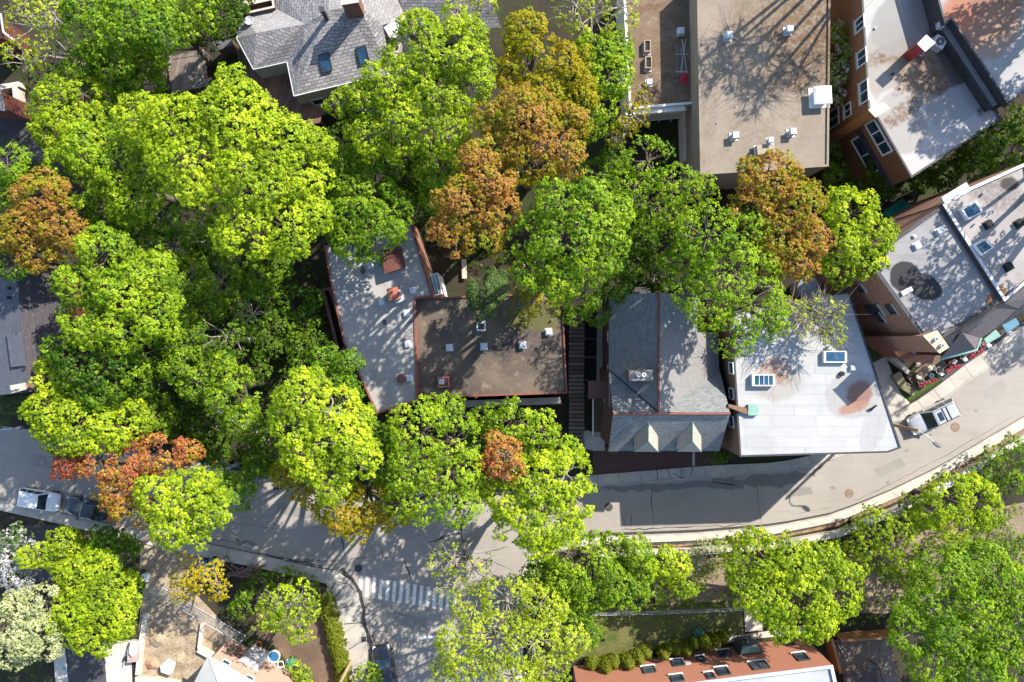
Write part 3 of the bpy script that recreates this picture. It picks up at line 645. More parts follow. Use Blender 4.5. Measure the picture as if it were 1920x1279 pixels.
for px, py, s in ((1278, 57, 0.6), (1218, 153, 0.55)): vent(lb, px, py, 4.95, s, 0.5)
A, B = W(1180, 205, 5.3), W(1284, 196, 5.3)
q = WP([(1172, 206), (1284, 197), (1286, 207), (1174, 216)], 5.0)
MB().prism(q, 4.5, 5.0, bottom=True).build('canopy', M_white, lb)
win_px(lb, 1247, 226, A, B, 3.4, 1.3, bars=2, out=-1); win_px(lb, 1205, 230, A, B, 1.4, 1.3, bars=1, out=-1)
# partition beside the rear wall
tag(strip(WP([(1284, 206), (1287, 300)], 2.6), 0.16, 2.6, 2.6).build('partition', M_white), 'tall thin white partition fence behind the dark roofed wing', 'fence')
# patio under the rear wall
yard('patio', 'tan concrete patio between the partition and the gravel roof building', [(1288, 230), (1318, 228), (1322, 300), (1290, 305)], M_tanwall, 0.004)
um = thing('folded_parasol', 'folded black parasol on the rear patio', 'parasol', W(1297, 262, 0))
c0 = W(1297, 262, 0); MB().tube([c0, c0 + Vector((0, 0, 2.6))], 0.03, 6).build('pole', M_galv, um)
MB().lathe(c0 + Vector((0, 0, 1.0)), [(0.24, 0), (0.28, 0.3), (0.2, 1.0), (0.03, 1.65)], 10).build('canopy', M_soot, um); MB().lathe(c0, [(0.3, 0), (0.3, 0.08), (0.05, 0.1)], 12).build('base', M_blackmetal, um)
# things on the lower roof
M_plbox = surf('planter_pink', (0.40, 0.30, 0.26), (0.34, 0.25, 0.22), 2, 9, 0.15)
for px, py, lab in ((1214, 86, 'pinkish trough planter on the dark roof, the one nearer the top edge'), (1216, 117, 'pinkish trough planter on the dark roof, the one nearer the small white vent')):
    q0 = W(px, py, 5.4); t = thing('planter', lab, 'planter', (q0.x, q0.y, 4.95), 'trough planters on the dark roof')
    o_ = [(q0.x + x, q0.y + y) for x, y in ((-.28, -.5), (.28, -.5), (.28, .5), (-.28, .5))]
    MB().ring(o_, [(q0.x + x, q0.y + y) for x, y in ((-.21, -.43), (.21, -.43), (.21, .43), (-.21, .43))], 5.05, 5.45).build('trough', M_plbox, t)
    MB().box((q0.x, q0.y, 5.2), (0.44, 0.88, 0.25)).build('soil', M_soil, t)
    MB().box((q0.x, q0.y - 0.1, 5.0), (0.66, 1.25, 0.1)).build('tray', M_conc, t)
wd = thing('board_stack', 'old grey boards lying in the shade on the dark roof', 'boards', W(1292, 116, 4.95))
for k in range(3):
    q0 = W(1269 + k * 5, 116, 5.0); MB().box((q0.x, q0.y, 5.0), (0.2, 2.6, 0.06), 0.03 * k).build('board', M_greywood[k], wd)
ld = thing('ladder', 'thin metal ladder lying across the boards on the dark roof', 'ladder', W(1300, 105, 5.08))
for x0, x1 in ((1279, 1288), (1286, 1276)):
    p0, p1 = W(x0, 74, 5.1), W(x1, 138, 5.1); MB().tube([p0, p1], 0.035, 5).build('rail', M_galv, ld)
for yy in (102, 135): p0, p1 = W(1267, yy, 5.13), W(1290, yy, 5.13); MB().tube([p0, p1], 0.03, 5).build('rung', M_galv, ld)
q0 = W(1283, 147, 5.0); rsn = np.random.RandomState(5)
mb = MB(); gx = 9
vs = [(q0.x - 0.35 + 0.7 * i / (gx - 1), q0.y - 0.5 + 1.0 * j / (gx - 1), 4.98 + 0.16 * rsn.rand() * math.sin(math.pi * i / (gx - 1)) * math.sin(math.pi * j / (gx - 1)) * 2) for j in range(gx) for i in range(gx)]
mb.add(vs, [(j * gx + i, j * gx + i + 1, (j + 1) * gx + i + 1, (j + 1) * gx + i) for j in range(gx - 1) for i in range(gx - 1)])
tag(mb.build('crumpled_cloth', plain('red_cloth', (0.45, 0.03, 0.045), 0.9), None, True), 'crumpled red cloth beside the ladder on the dark roof', 'cloth')

# ------------------------------------------------------------------ terracotta brick house, stained membrane roof
M_terra = coursed('terracotta_brick', (0.27, 0.125, 0.055), (0.225, 0.10, 0.045), (0.17, 0.10, 0.06), 0.24, 0.08, 0.01, patina=((0.15, 0.085, 0.05), 0.6, 0.5, 0.75, 0.5))
M_terra2 = coursed('orange_brick', (0.36, 0.155, 0.055), (0.31, 0.13, 0.045), (0.25, 0.13, 0.06), 0.24, 0.08, 0.01)
Bw = (0.245, 0.20, 0.155)
_br = (0.125, 0.075, 0.045)
M_memb = surf('stained_membrane', (0.36, 0.36, 0.358), (0.335, 0.335, 0.335), 0.5, 10, 0.05, 0.75, 0.05, sp=[
    (1700, 130, 9, 4.0, 5.0, 25, (0.40, 0.395, 0.39), 0.8, 0.4), (1703, 132, 9, 3.7, 4.7, 25, (0.265, 0.245, 0.22), 0.95, 0.4), (1690, 232, 9, 2.5, 3.0, 20, (0.40, 0.395, 0.39), 0.8, 0.35), (1690, 230, 9, 2.2, 2.7, 20, (0.275, 0.262, 0.25), 0.95, 0.35),
    (1735, 120, 9, 3.6, 2.7, -40, (0.215, 0.155, 0.105), 0.9, 0.9), (1680, 92, 9, 2.8, 0.9, 25, _br, 1.0, 1.0), (1755, 145, 9, 1.1, 2.8, 30, (0.10, 0.058, 0.04), 1.0, 1.0), (1715, 150, 9, 2.4, 0.7, 35, (0.15, 0.10, 0.065), 0.9, 1.0), (1735, 165, 9, 2.0, 0.6, 35, (0.15, 0.10, 0.065), 0.9, 1.0),
    (1700, 205, 9, 2.4, 0.8, 35, (0.15, 0.10, 0.07), 0.95, 1.0), (1695, 218, 9, 1.6, 0.5, 35, (0.15, 0.10, 0.07), 0.9, 1.0), (1800, 130, 9, 1.3, 4.6, 30, (0.075, 0.065, 0.06), 0.95, 0.9), (1740, 30, 9, 1.4, 2.4, 30, (0.11, 0.09, 0.08), 0.8, 0.9),  # near-black band along the ledge is shade painted into the roof
    (1795, 195, 9, 2.6, 1.5, 30, (0.27, 0.27, 0.275), 0.9, 0.35), (1690, 45, 9, 2.8, 2.4, 60, (0.22, 0.215, 0.21), 0.85, 0.35)])
tb_, tr_, tpz = flat_building('brick_house', 'terracotta brick house with a stained white membrane roof', [(1612, -60), (1628, 207), (1646, 224), (1709, 334), (1880, 222), (1716, -60)], 9.0, M_terra, M_memb, M_blackmetal, parapet=0.22, cw=0.16)
A, B = W(1612, -60, 9), W(1628, 207, 9); A2, B2 = W(1646, 224, 9), W(1709, 334, 9)
for px, py, w, h in ((1617, 108, 1.2, 1.6), (1621, 172, 1.7, 1.5), (1613, 45, 1.0, 1.6), (1590, 207, 1.1, 1.3), (1563, 222, 1.5, 2.4)):
    win_px(tb_, px, py, A, B, w, h, out=-1, bars=1, sill=M_conc)
win_px(tb_, 1648, 258, A2, B2, 3.0, 1.7, out=-1, bars=2, fw=0.16); win_px(tb_, 1624, 290, A2, B2, 3.4, 2.0, out=-1, bars=1, fw=0.16)
# belt course between the two storeys
e2 = (B2 - A2).normalized(); n2v = Vector((e2.y, -e2.x, 0)); n2v = n2v if n2v.dot(Vector((-1, -1, 0))) > 0 else -n2v
MB().box((A2 + B2) / 2 + n2v * 0.12 - Vector((0, 0, 9 - 5.6)), ((B2 - A2).length, 0.3, 0.35), math.atan2(e2.y, e2.x)).build('belt_course', M_blackmetal, tb_)
# chimney breast at the corner
chimney(tb_, [(1630, 206), (1657, 193), (1667, 203), (1642, 219)], 0, 9.9, M_terra2, M_conc2, name='chimney_stack')
# red and white chimney, AC unit
ch = WP([(1700, 92), (1722, 79), (1731, 98), (1708, 108)], 9.0)
chimney(tb_, [(1722, 82), (1737, 67), (1752, 80), (1735, 95)], 8.7, 11.4, plain('red_metal', (0.28, 0.03, 0.03), 0.6), M_white)
MB().prism(WP([(1717, 85), (1732, 70), (1737, 76), (1722, 91)], 10.9), 8.7, 10.9).build('chimney_flank', plain('red_metal', (0.28, 0.03, 0.03)), tb_)
acq = W(1763, 78, 9.7); ac = MB().box((acq.x, acq.y, 9.25), (0.95, 0.9, 0.9), math.radians(-30)).build('air_conditioner', M_galv, tb_)
MB().lathe((acq.x, acq.y, 9.7), [(0.33, 0), (0.33, 0.03), (0.27, 0.03), (0.26, 0.005)], 18).build('fan_grille', M_soot, ac)
for k in range(4): MB().box((acq.x, acq.y, 9.722), (0.6, 0.03, 0.02), k * math.pi / 4).build('fan_bar', M_galv, ac)
pipe(tb_, 1728, 101, 8.78, 0.16, 0.3); pipe(tb_, 1690, 164, 8.78, 0.09, 0.15); pipe(tb_, 1676, 137, 8.78, 0.07, 0.4, M_soot); pipe(tb_, 1642, 52, 8.78, 0.1, 0.15)
bal = thing('balcony', 'grey balcony with a pink folded chair at the corner of the stained roof house', 'balcony', W(1690, 322, 0))
bp = WP([(1660, 310), (1690, 298), (1703, 325), (1676, 340)], 5.0); MB().prism(bp, 4.85, 5.0, bottom=True).build('floor', M_conc, bal); rail(bal, [bp[0], bp[3], bp[2]], 1.0, M_blackmetal)
MB().prism(inset(bp, 0.7), 0, 4.85).build('support', M_blackmetal, bal)
q0 = W(1688, 316, 5.6); MB().box((q0.x, q0.y, 5.3), (0.9, 0.5, 0.35), 0.9).box((q0.x + 0.2, q0.y + .3, 5.6), (0.9, 0.15, 0.5), 0.9).build('bench', plain('dusty_pink', (0.25, 0.15, 0.16), 0.9), bal)
# neighbour with rust stained roof
M_rust = surf('rusty_membrane', (0.31, 0.30, 0.30), (0.27, 0.265, 0.265), 0.5, 10, 0.06, 0.75, 0.05, sp=[(1840, 20, 10.9, 4.6, 2.8, 30, (0.20, 0.085, 0.05), 0.9, 0.9), (1865, 60, 10.9, 3.2, 2.0, 40, (0.27, 0.165, 0.11), 0.7, 0.9), (1800, 20, 10.9, 1.4, 2.0, 0, (0.33, 0.13, 0.075), 0.7, 0.9)])
nb, nr, np_ = flat_building('tall_neighbour', 'taller house with a rust stained white roof in the corner', [(1742, -60), (1772, 47), (1784, 36), (1890, 195), (2010, 115), (2010, -60)], 10.9, M_blackmetal, M_rust, M_blackmetal, parapet=0.2, cw=0.16)
lp_ = thing('party_wall_roof', 'narrow grey ledge roof between the stained roof and the taller house', 'roof ledge', W(1825, 120, 0))
q = WP([(1760, 20), (1776, 42), (1875, 196), (1862, 203), (1758, 45)], 10.0)
MB().prism(q, 0, 9.9).build('wall', M_blackmetal, lp_); MB().prism(inset(q, 0.12), 9.9, 9.96).build('roof', surf('ledge_grey', (0.21, 0.205, 0.205), (0.16, 0.155, 0.155), 0.6, 9, 0.15), lp_)
vent(lp_, 1766, 46, 9.9, 0.5, 0.4)

# ------------------------------------------------------------------ two grey roofs above the parked SUV
M_greyroof = surf('grey_roof', (0.26, 0.252, 0.25), (0.22, 0.213, 0.21), 0.5, 10, 0.08, 0.9, 0.1, streak=(-32, (0.17, 0.165, 0.165), 0.55),
                  sp=[(1700, 520, 14, 1.25, 1.3, 0, (0.032, 0.031, 0.032), 1.0, 0.3), (1735, 537, 14, 1.5, 1.0, -25, (0.032, 0.031, 0.032), 1.0, 0.3), (1865, 562, 14, 0.7, 0.6, 0, (0.24, 0.11, 0.05), 0.9, 0.6), (1790, 440, 14, 2, 1.2, 20, (0.30, 0.29, 0.28), 0.5, 0.6)])  # dark kidney patch, its colour lowered further to hold missing shade
M_palegrey = surf('pinkish_roof', (0.33, 0.305, 0.295), (0.28, 0.258, 0.25), 0.6, 10, 0.1, 0.9, 0.1, blotch=((0.20, 0.175, 0.16), 0.8, 0.55, 0.75), sp=[(1870, 360, 14, 2.6, 1.5, -20, (0.12, 0.10, 0.09), 0.8, 1.0), (1893, 345, 14, .8, .6, 0, (0.04, 0.035, 0.03), 0.9, 0.6), (1878, 550, 14, 0.5, 0.7, 30, (0.30, 0.16, 0.06), 0.9, 0.8)])
M_redbrick = coursed('mottled_brick', (0.35, 0.15, 0.09), (0.28, 0.12, 0.078), (0.20, 0.145, 0.11), 0.22, 0.075, 0.012, patina=((0.24, 0.135, 0.10), 0.5, 0.45, 0.7, 0.6))
M_slate2 = coursed('purple_slate', (0.17, 0.145, 0.15), (0.13, 0.112, 0.118), (0.07, 0.06, 0.065), 0.25, 0.14, 0.012, vary=0.2)
hb, hr, hp = flat_building('brick_row_house', 'brick house with a grey flat roof and a dark kidney shaped patch', [(1640, 508), (1664, 456), (1766, 384), (1879, 563), (1770, 633), (1726, 627)], 14.0, M_redbrick, M_greyroof, M_blackmetal, parapet=0.18, cw=0.30)
h2, h2r, h2p = flat_building('brick_row_house', 'attached house with a pinkish flat roof and two square skylights', [(1767, 382), (1822, 350), (1930, 302), (1960, 500), (1884, 566)], 14.25, M_redbrick, M_palegrey, M_galv, parapet=0.25, cw=0.22)
for px, py, s, h in ((1765, 433, 0.5, 0.35), (1722, 460, 0.5, 0.3), (1716, 443, 0.25, 0.2)): vent(hb, px, py, 13.82, s, h, ang=0.5)
MB().box(W(1700, 546, 13.95), (0.85, 0.35, 0.2), 0.5).build('equipment_box', M_white, hb)
sky_px(h2, [(1802, 392), (1831, 377), (1844, 397), (1815, 413)], 14.45, h=0.4, dome=True); sky_px(h2, [(1826, 460), (1847, 447), (1864, 464), (1841, 480)], 14.45, h=0.4, dome=True)
for px, py in ((1857, 420), (1915, 418), (1895, 500)): vent(h2, px, py, 14.0, 0.55, 0.4, M_soot, 0.5)
MB().box(W(1790, 362, 14.35), (2.2, 0.5, 0.3), 0.55).build('raised_curb', M_galv, h2)
pipe(h2, 1830, 420, 14.0, 0.07, 0.3); pipe(h2, 1846, 362, 14.0, 0.1, 0.3)
A, B = W(1640, 508, 14), W(1726, 627, 14)
for px, py, w, h in ((1672, 580, 0.8, 1.1), (1640, 582, 0.9, 2.3), (1615, 541, 0.6, 1.0), (1650, 595, 0.8, 1.0)): win_px(hb, px, py, A, B, w, h, out=-1, frame=M_blackmetal, lintel=M_conc)
# front mansard, turret roof, little green awnings
Md, Mu = [W(1772, 636, 13.9), W(1880, 567, 13.9)], [W(1800, 652, 9.5), W(1925, 570, 9.5)]
MB().solid_roof([[Md[0], W(1795, 662, 9.5), W(1920, 582, 9.5), Md[1]]], 0.15).build('mansard', M_slate2, hb)
MB().solid_roof([[W(1882, 569, 14.1), W(1920, 582, 9.5), W(1975, 545, 9.5), W(1975, 490, 14.1)]], 0.15).build('mansard', M_slate2, h2)
ap = W(1803, 623, 14.2); tq = WP([(1764, 672), (1786, 640), (1838, 634), (1830, 656)], 9.4)
MB().add([ap] + tq, [(0, 1, 2), (0, 2, 3), (0, 3, 4), (0, 4, 1)]).build('turret_roof', M_slate2, hb)
M_copper = surf('verdigris', (0.22, 0.36, 0.30), (0.17, 0.29, 0.25), 1.2, 14, 0.12, 0.7, 0.05)
MB().tube([tq[0] + Vector((0, 0, .02)), tq[3] + Vector((0, 0, .02)), tq[2] + Vector((0, 0, .02))], 0.16, 6).build('gutter', M_copper, hb)
MB().prism(inset(tq, 0.2), 0, 9.3).build('bay_wall', M_redbrick, hb)
for poly, nm, m_c in ((((1845, 636), (1867, 618), (1877, 630), (1851, 645)), 'awning', M_copper), (((1879, 610), (1905, 596), (1912, 608), (1888, 624)), 'awning', surf('blue_green_metal', (0.10, 0.22, 0.30), None, 1, 9, 0.1))):
    q = WP(poly, 4.0); MB().prism(q, 3.85, 4.0, bottom=True).build(nm, m_c, hb)
# chimney and side porch with brown roof
chimney(hb, [(1733, 630), (1757, 621), (1778, 651), (1762, 661)], 4.5, 15.4, M_redbrick, surf('cream_cap', (0.55, 0.43, 0.31), None, 1, 9, 0.1), ((1757, 636, 0.16), (1768, 648, 0.16)), M_galv)
M_porch = coursed('brown_shingles', (0.33, 0.145, 0.092), (0.27, 0.118, 0.078), (0.20, 0.09, 0.06), 0.5, 0.22, 0.012, vary=0.2)
pr = thing('porch', 'side porch with a red brown shingle roof below the brick wall', 'porch', W(1710, 660, 0))
P1, P2, P3, P4, P5, P6 = W(1652, 629, 4.2), W(1742, 628, 5.6), W(1757, 656, 5.6), W(1748, 683, 4.2), W(1690, 676, 4.2), W(1757, 657, 5.55)
MB().solid_roof([[P1, P5, P3, P2], [P5, P4, P3]], 0.1).build('roof', M_porch, pr)
MB().prism(inset([P1, P5, P4, P3, P2], 0.25), 0, 4.1).build('wall', M_redbrick, pr)
for k in range(3):
    q0 = W(1672 + k * 9, 676 + k * 7, 0); MB().box((q0.x, q0.y, 0.5 - k * 0.15), (1.6, 0.4, 1.0 - 0.3 * k), -0.7).build('step', M_conc, pr)
MB().tube([W(1714, 661, 5.0), W(1714, 661, 5.5)], 0.12, 8).build('vent_pipe', M_galv, pr)

# ------------------------------------------------------------------ white membrane roof with loose sheets
M_wmemb = [surf('white_membrane_%d' % i, c, tuple(x * 0.90 for x in c), 0.35, 10, 0.04, 0.8, 0.03, blotch=((0.30, 0.29, 0.275), 0.7, 0.6, 0.8), streak=(8, (0.30, 0.29, 0.28), 0.3), sp=[(1460, 720, 10.0, 2.2, 1.6, 10, (0.27, 0.24, 0.21), 0.6, 0.9), (1640, 800, 10.0, 2.5, 1.0, 70, (0.29, 0.285, 0.28), 0.7, 0.5), (1600, 742, 10.0, 2.4, 2.0, 10, (0.28, 0.265, 0.25), 0.7, 0.4), (1420, 830, 10.0, 2.0, 0.8, 0, (0.29, 0.285, 0.28), 0.6, 0.6), (1452, 690, 10.0, 1.5, 1.0, 20, (0.24, 0.11, 0.05), 0.9, 1.1), (1470, 712, 10.0, 0.8, 0.6, 0, (0.20, 0.12, 0.07), 0.8, 1.0), (1612, 738, 10.0, 1.25, 1.15, 10, (0.20, 0.10, 0.075), 0.9, 0.8), (1602, 764, 10.0, 1.5, .5, 15, (0.27, 0.14, 0.095), 0.85, 0.9), (1440, 775, 10.0, .7, .5, 0, (0.36, 0.31, 0.27), 0.6, 1.0)]) for i, c in enumerate(((0.372, 0.370, 0.366), (0.358, 0.357, 0.355), (0.38, 0.378, 0.373)))]
M_brownwall = surf('brown_side_wall', (0.19, 0.115, 0.075), (0.155, 0.09, 0.06), 0.7, 10, 0.1, 0.9, 0.1)
M_membbase = surf('membrane_seam', (0.33, 0.33, 0.335), (0.29, 0.29, 0.295), 1, 9, 0.1)
wpoly = [(1370, 585), (1592, 546), (1690, 840), (1665, 849), (1387, 857)]
wb, wr, wpz = flat_building('white_roof_building', 'building with a bright white membrane roof of overlapping sheets', wpoly, 10.0, M_brownwall, M_membbase, M_blackmetal, parapet=0.1, cw=0.14)
inn = inset(wpz, 0.1); lo_y = min(p[1] for p in inn); hi_y = max(p[1] for p in inn); row = 0.86; k = 0
y = lo_y - 0.2
while y < hi_y:
    x = 14.0 - rnd.uniform(0, 3.0)
    while x < 36:
        wl = rnd.uniform(3.6, 6.0); sk = 0.012
        q = clip([(x + 0.009, y + 0.011), (x + wl - 0.009, y + 0.011), (x + wl - 0.009, y + row - 0.011), (x + 0.009, y + row - 0.011)], inn)
        if len(q) > 2 and abs(area2(q)) > 0.02: MB().prism(q, 9.90, 9.908 + rnd.uniform(0, 0.008)).build('membrane_sheet', rnd.choice(M_wmemb), wr)
        x += wl
    y += row
sky_px(wb, [(1411, 702), (1453, 702), (1453, 724), (1411, 724)], 10.45, h=0.5, bars=3); sky_px(wb, [(1545, 658), (1588, 658), (1588, 680), (1545, 680)], 10.35, h=0.4)
vent(wb, 1557, 652, 9.92, 0.4, 0.4); vent(wb, 1600, 690, 9.92, 0.4, 0.3); pipe(wb, 1580, 701, 9.92, 0.2, 0.3, M_soot)
MB().tube([W(1632, 770, 10.0), W(1640, 762, 10.4), W(1643, 761, 10.2)], 0.09, 6).build('gooseneck_vent', M_soot, wb)
A, B = W(1370, 585, 10.0), W(1387, 857, 10.0)
for py in (690, 738, 790): win_px(wb, 1372, py, A, B, 0.9, 1.3, out=-1)
MB().prism(WP([(1366, 758), (1400, 765), (1404, 778), (1366, 764)], 10.25), 0, 10.25).build('chimney_breast', M_brownwall, wb)
MB().prism(WP([(1403, 759), (1422, 759), (1422, 779), (1403, 779)], 10.3), 9.9, 10.3).build('hatch', M_copper, wb)

# ------------------------------------------------------------------ slate house with two dormers
M_slate = coursed('blue_green_slate', (0.225, 0.236, 0.232), (0.155, 0.168, 0.172), (0.085, 0.095, 0.10), 0.3, 0.18, 0.012, patina=((0.215, 0.165, 0.12), 0.55, 0.58, 0.75, 0.55), vary=0.16)
M_slate_sun = coursed('sunlit_slate', (0.225, 0.215, 0.205), (0.195, 0.187, 0.18), (0.145, 0.14, 0.137), 0.25, 0.15, 0.008, patina=((0.17, 0.17, 0.165), 0.5, 0.5, 0.75, 0.4), vary=0.12)  # same slate for the sun-facing slope, warm light painted into the colour
M_ridge = surf('copper_ridge', (0.20, 0.085, 0.065), (0.16, 0.07, 0.055), 1, 9, 0.12, 0.7, 0.05)
c = W(1250, 740, 0)
sl = thing('slate_house', 'house with a blue green slate roof and two copper roofed dormers', 'house', (c.x, c.y, 0))
RZ, EZ = 10.5, 7.2
fx0, fx1 = W(1150, 775, RZ).x, W(1369, 776, RZ).x
ry = W(1250, 775.5, RZ).y; ey = W(1250, 846, EZ).y; by = ry + (ry - ey) * 1.0
rx = W(1235, 700, RZ).x; lx = W(1142, 700, 7.5).x; rxx = fx1 - 0.1
V3 = lambda x, y, z: Vector((x, y, z))
MB().solid_roof([[V3(fx0, ey, EZ), V3(fx1, ey, EZ), V3(fx1, ry, RZ), V3(fx0, ry, RZ)], [V3(fx0, ry, RZ), V3(fx1, ry, RZ), V3(fx1, by, EZ), V3(fx0, by, EZ)]], 0.1).build('front_roof', M_slate, sl)
ty1, ty0 = W(1235, 623, 8).y, W(1235, 549, RZ).y; zr = RZ - 0.03
def zright(x): return zr - (zr - 7.4) * (x - rx) / (rxx - rx)
MB().solid_roof([[V3(lx, ry + 0.3, 7.4), V3(rx, ry + 0.05, zr), V3(rx, ty0, zr), V3(lx, ty0, 7.4)]], 0.1).build('rear_roof', M_slate, sl)
xm = W(1305, 590, 8).x
MB().solid_roof([[V3(rx, ry + 0.05, zr), V3(rxx, ry + 0.3, zright(rxx)), V3(rxx, ty1, zright(rxx)), V3(rx, ty1, zr)]], 0.1).build('rear_roof_slope', M_slate_sun, sl)
MB().solid_roof([[V3(rx, ty1, zr - .03), V3(xm, ty1, zright(xm) - .03), V3(xm, ty0, zright(xm) - .03), V3(rx, ty0, zr - .03)]], 0.1).build('rear_roof_slope', M_slate, sl)
# gable walls closing the roofs, house walls
M_reddark = coursed('dark_red_brick', (0.15, 0.065, 0.05), (0.12, 0.055, 0.045), (0.12, 0.09, 0.08), 0.22, 0.075)
wl_ = MB().prism([(fx0 + .1, ey + 0.35), (fx1 - .1, ey + 0.35), (fx1 - .1, by - .2), (fx0 + .1, by - .2)], 0, 7.0).prism([(lx + .3, by - .4), (rxx - .3, by - .4), (rxx - .3, ty1 - .2), (xm - .3, ty1 - .2), (xm - .3, ty0 - .3), (lx + .3, ty0 - .3)], 0, 7.1)
wl_.add([(fx0 + .1, ey + .3, 7.0), (fx0 + .1, by - .3, 7.0), (fx0 + .1, ry, RZ - .25)], [(0, 2, 1)]).add([(fx1 - .1, ey + .3, 7.0), (fx1 - .1, by - .3, 7.0), (fx1 - .1, ry, RZ - .25)], [(0, 1, 2)])
wl_.add([(lx + .3, ty0 - .2, 7.1), (rx, ty0 - .2, zr - .25), (xm - .3, ty0 - .2, zright(xm) - .2), (xm - .3, ty0 - .2, 7.1)], [(0, 1, 2, 3)]).add([(rxx - .3, ty1 - .1, 7.1), (rx, ty1 - .1, zr - .25), (rx, ty1 - .1, 7.1)], [(0, 1, 2)])
wl_.add([(rxx - .3, ty1 - .1, 7.0), (rxx - .3, by, 7.0), (rxx - .3, by, 7.38), (rxx - .3, ty1 - .1, 7.38)], [(0, 1, 2, 3)])
wl_.build('wall', M_reddark, sl)
MB().tube([V3(fx0, ry, RZ + .02), V3(fx1, ry, RZ + .02)], 0.13, 6).build('ridge_cap', M_ridge, sl)
MB().tube([V3(rx, ry, RZ), V3(rx, ty0, RZ)], 0.13, 6).build('ridge_cap', M_ridge, sl)
MB().tube([V3(rx, ry + .1, zr + .02), V3(lx, by - .05, 7.42)], 0.05, 5).build('valley_flashing', M_soot, sl)
MB().tube([V3(fx0, ey - .03, EZ - .05), V3(fx1, ey - .03, EZ - .05)], 0.07, 6).build('gutter', M_soot, sl)
chimney(sl, [(1181, 695), (1223, 695), (1223, 713), (1181, 713)], 7.8, 11.0, M_redbrick, surf('grey_cap', (0.27, 0.24, 0.21), None, 1, 9, 0.15), ((1198, 703, 0.2), (1208, 703, 0.2)), M_white)
# dormers
M_dorm = coursed('copper_tiles', (0.46, 0.34, 0.27), (0.40, 0.31, 0.25), (0.20, 0.22, 0.20), 3.0, 0.16, 0.025, vary=0.12)
for dx in (1211, 1292):
    xw = W(dx, 830, 8.4).x; hw = 0.98
    zt, zs = 9.75, 8.55                       # ridge and shoulder heights
    yf = W(dx, 847, zs).y                     # front
    yr = ry - (RZ - zt) * (ry - ey) / (RZ - EZ); ys = ry - (RZ - zs) * (ry - ey) / (RZ - EZ)
    yhip = yf + 1.0
    R0, R1 = V3(xw, yr + .1, zt), V3(xw, yhip, zt); Ls, Rs = V3(xw - hw, ys + .1, zs), V3(xw + hw, ys + .1, zs); Lf, Rf = V3(xw - hw, yf, zs), V3(xw + hw, yf, zs)
    d_o = MB().solid_roof([[R0, Ls, Lf, R1], [R0, R1, Rf, Rs], [R1, Lf, Rf]], 0.08).build('dormer', M_dorm, sl)
    MB().prism([(xw - hw + .12, yf + .14), (xw + hw - .12, yf + .14), (xw + hw - .12, ys), (xw - hw + .12, ys)], 6.9, zs - 0.02).build('dormer_wall', M_white, d_o)
    MB().tube([R0, R1], 0.05, 5).tube([R1, Lf], 0.045, 5).tube([R1, Rf], 0.045, 5).build('dormer_ridge', M_copper, d_o)
    MB().tube([Ls + V3(0, .08, .03), R0 + V3(0, .08, .03), Rs + V3(0, .08, .03)], 0.05, 5).build('flashing', M_soot, d_o)
    MB().box((xw, yf + .12, 7.9), (1.1, 0.06, 0.9)).build('pane', M_glass, d_o)
# boxes on the side wall, white downpipes
A, B = V3(lx + .3, ty0, 0), V3(lx + .3, ry, 0)
for s in (3.5, 6.5): window(sl, A, B, s, 5.0, 0.9, 1.4, out=-1)
q = W(1168, 545, 6.2)
ext = flat_building('rear_extension', 'low dark roofed extension behind the slate house', [(1172, 528), (1262, 528), (1262, 552), (1172, 552)], 4.2, M_reddark, surf('dark_felt', (0.065, 0.065, 0.07), None, 1, 9, 0.2), M_blackmetal)

# ------------------------------------------------------------------ house with the grey gravel and the dark tarred roof
M_gravel = surf('grey_gravel', (0.335, 0.32, 0.305), (0.285, 0.272, 0.26), 0.6, 13, 0.28, 0.95, 0.5, blotch=((0.225, 0.215, 0.205), 2.2, 0.6, 0.72), sp=[(765, 632, 8, 0.55, 0.9, -30, (0.05, 0.045, 0.045), 0.95, 1.0), (772, 605, 8, 0.8, 0.3, 20, (0.07, 0.06, 0.06), 0.9, 1.0), (720, 604, 8, .2, .3, 0, (0.05, 0.05, 0.05), 0.9, .9), (680, 507, 8, .25, .4, 0, (0.07, 0.06, 0.06), 0.9, .9)])
M_darktar = surf('dark_tar_roof', (0.145, 0.112, 0.086), (0.075, 0.06, 0.05), 0.5, 11, 0.3, 0.95, 0.5, blotch=((0.22, 0.175, 0.13), 1.0, 0.54, 0.72), sp=[(985, 640, 7.4, 2.8, 1.8, 0, (0.055, 0.045, 0.045), 0.85, 1.1), (940, 660, 7.4, 0.8, 1.2, 20, (0.03, 0.028, 0.03), 0.9, 1.0), (1000, 595, 7.4, 3.2, 1.3, 0, (0.085, 0.085, 0.022), 0.8, 0.9)])  # lighter blotches also stand in for sun dapples on the tar
M_redcop = surf('red_brown_coping', (0.22, 0.075, 0.055), (0.17, 0.06, 0.048), 1.0, 9, 0.15, 0.7, 0.05)
M_reddeck = surf('dark_red_metal', (0.13, 0.045, 0.035), (0.10, 0.036, 0.03), 1.0, 9, 0.2, 0.6, 0.05)
gh, ghr, ghp = flat_building('gravel_roof_house', 'house with a grey gravel flat roof edged in red brown', [(607, 461), (770, 413), (813, 557), (779, 560), (784, 753), (706, 776), (643, 640), (621, 538)], 8.0, M_redbrick, M_gravel, M_redcop, parapet=0.15, cw=0.16)
dh, dhr, dhp = flat_building('tarred_roof_house', 'low house with a dark tarred roof edged in red brown', [(777, 559), (1055, 548), (1064, 738), (784, 747)], 7.4, M_redbrick, M_darktar, M_redcop, parapet=0.16, cw=0.14)
for px, py, a in ((694, 496, 0.2), (773, 544, 0.2), (715, 566, 0.2), (762, 587, 0.15), (764, 645, 0.2), (767, 709, 0.15)): vent(gh, px, py, 7.85, 0.52, 0.35, ang=a)
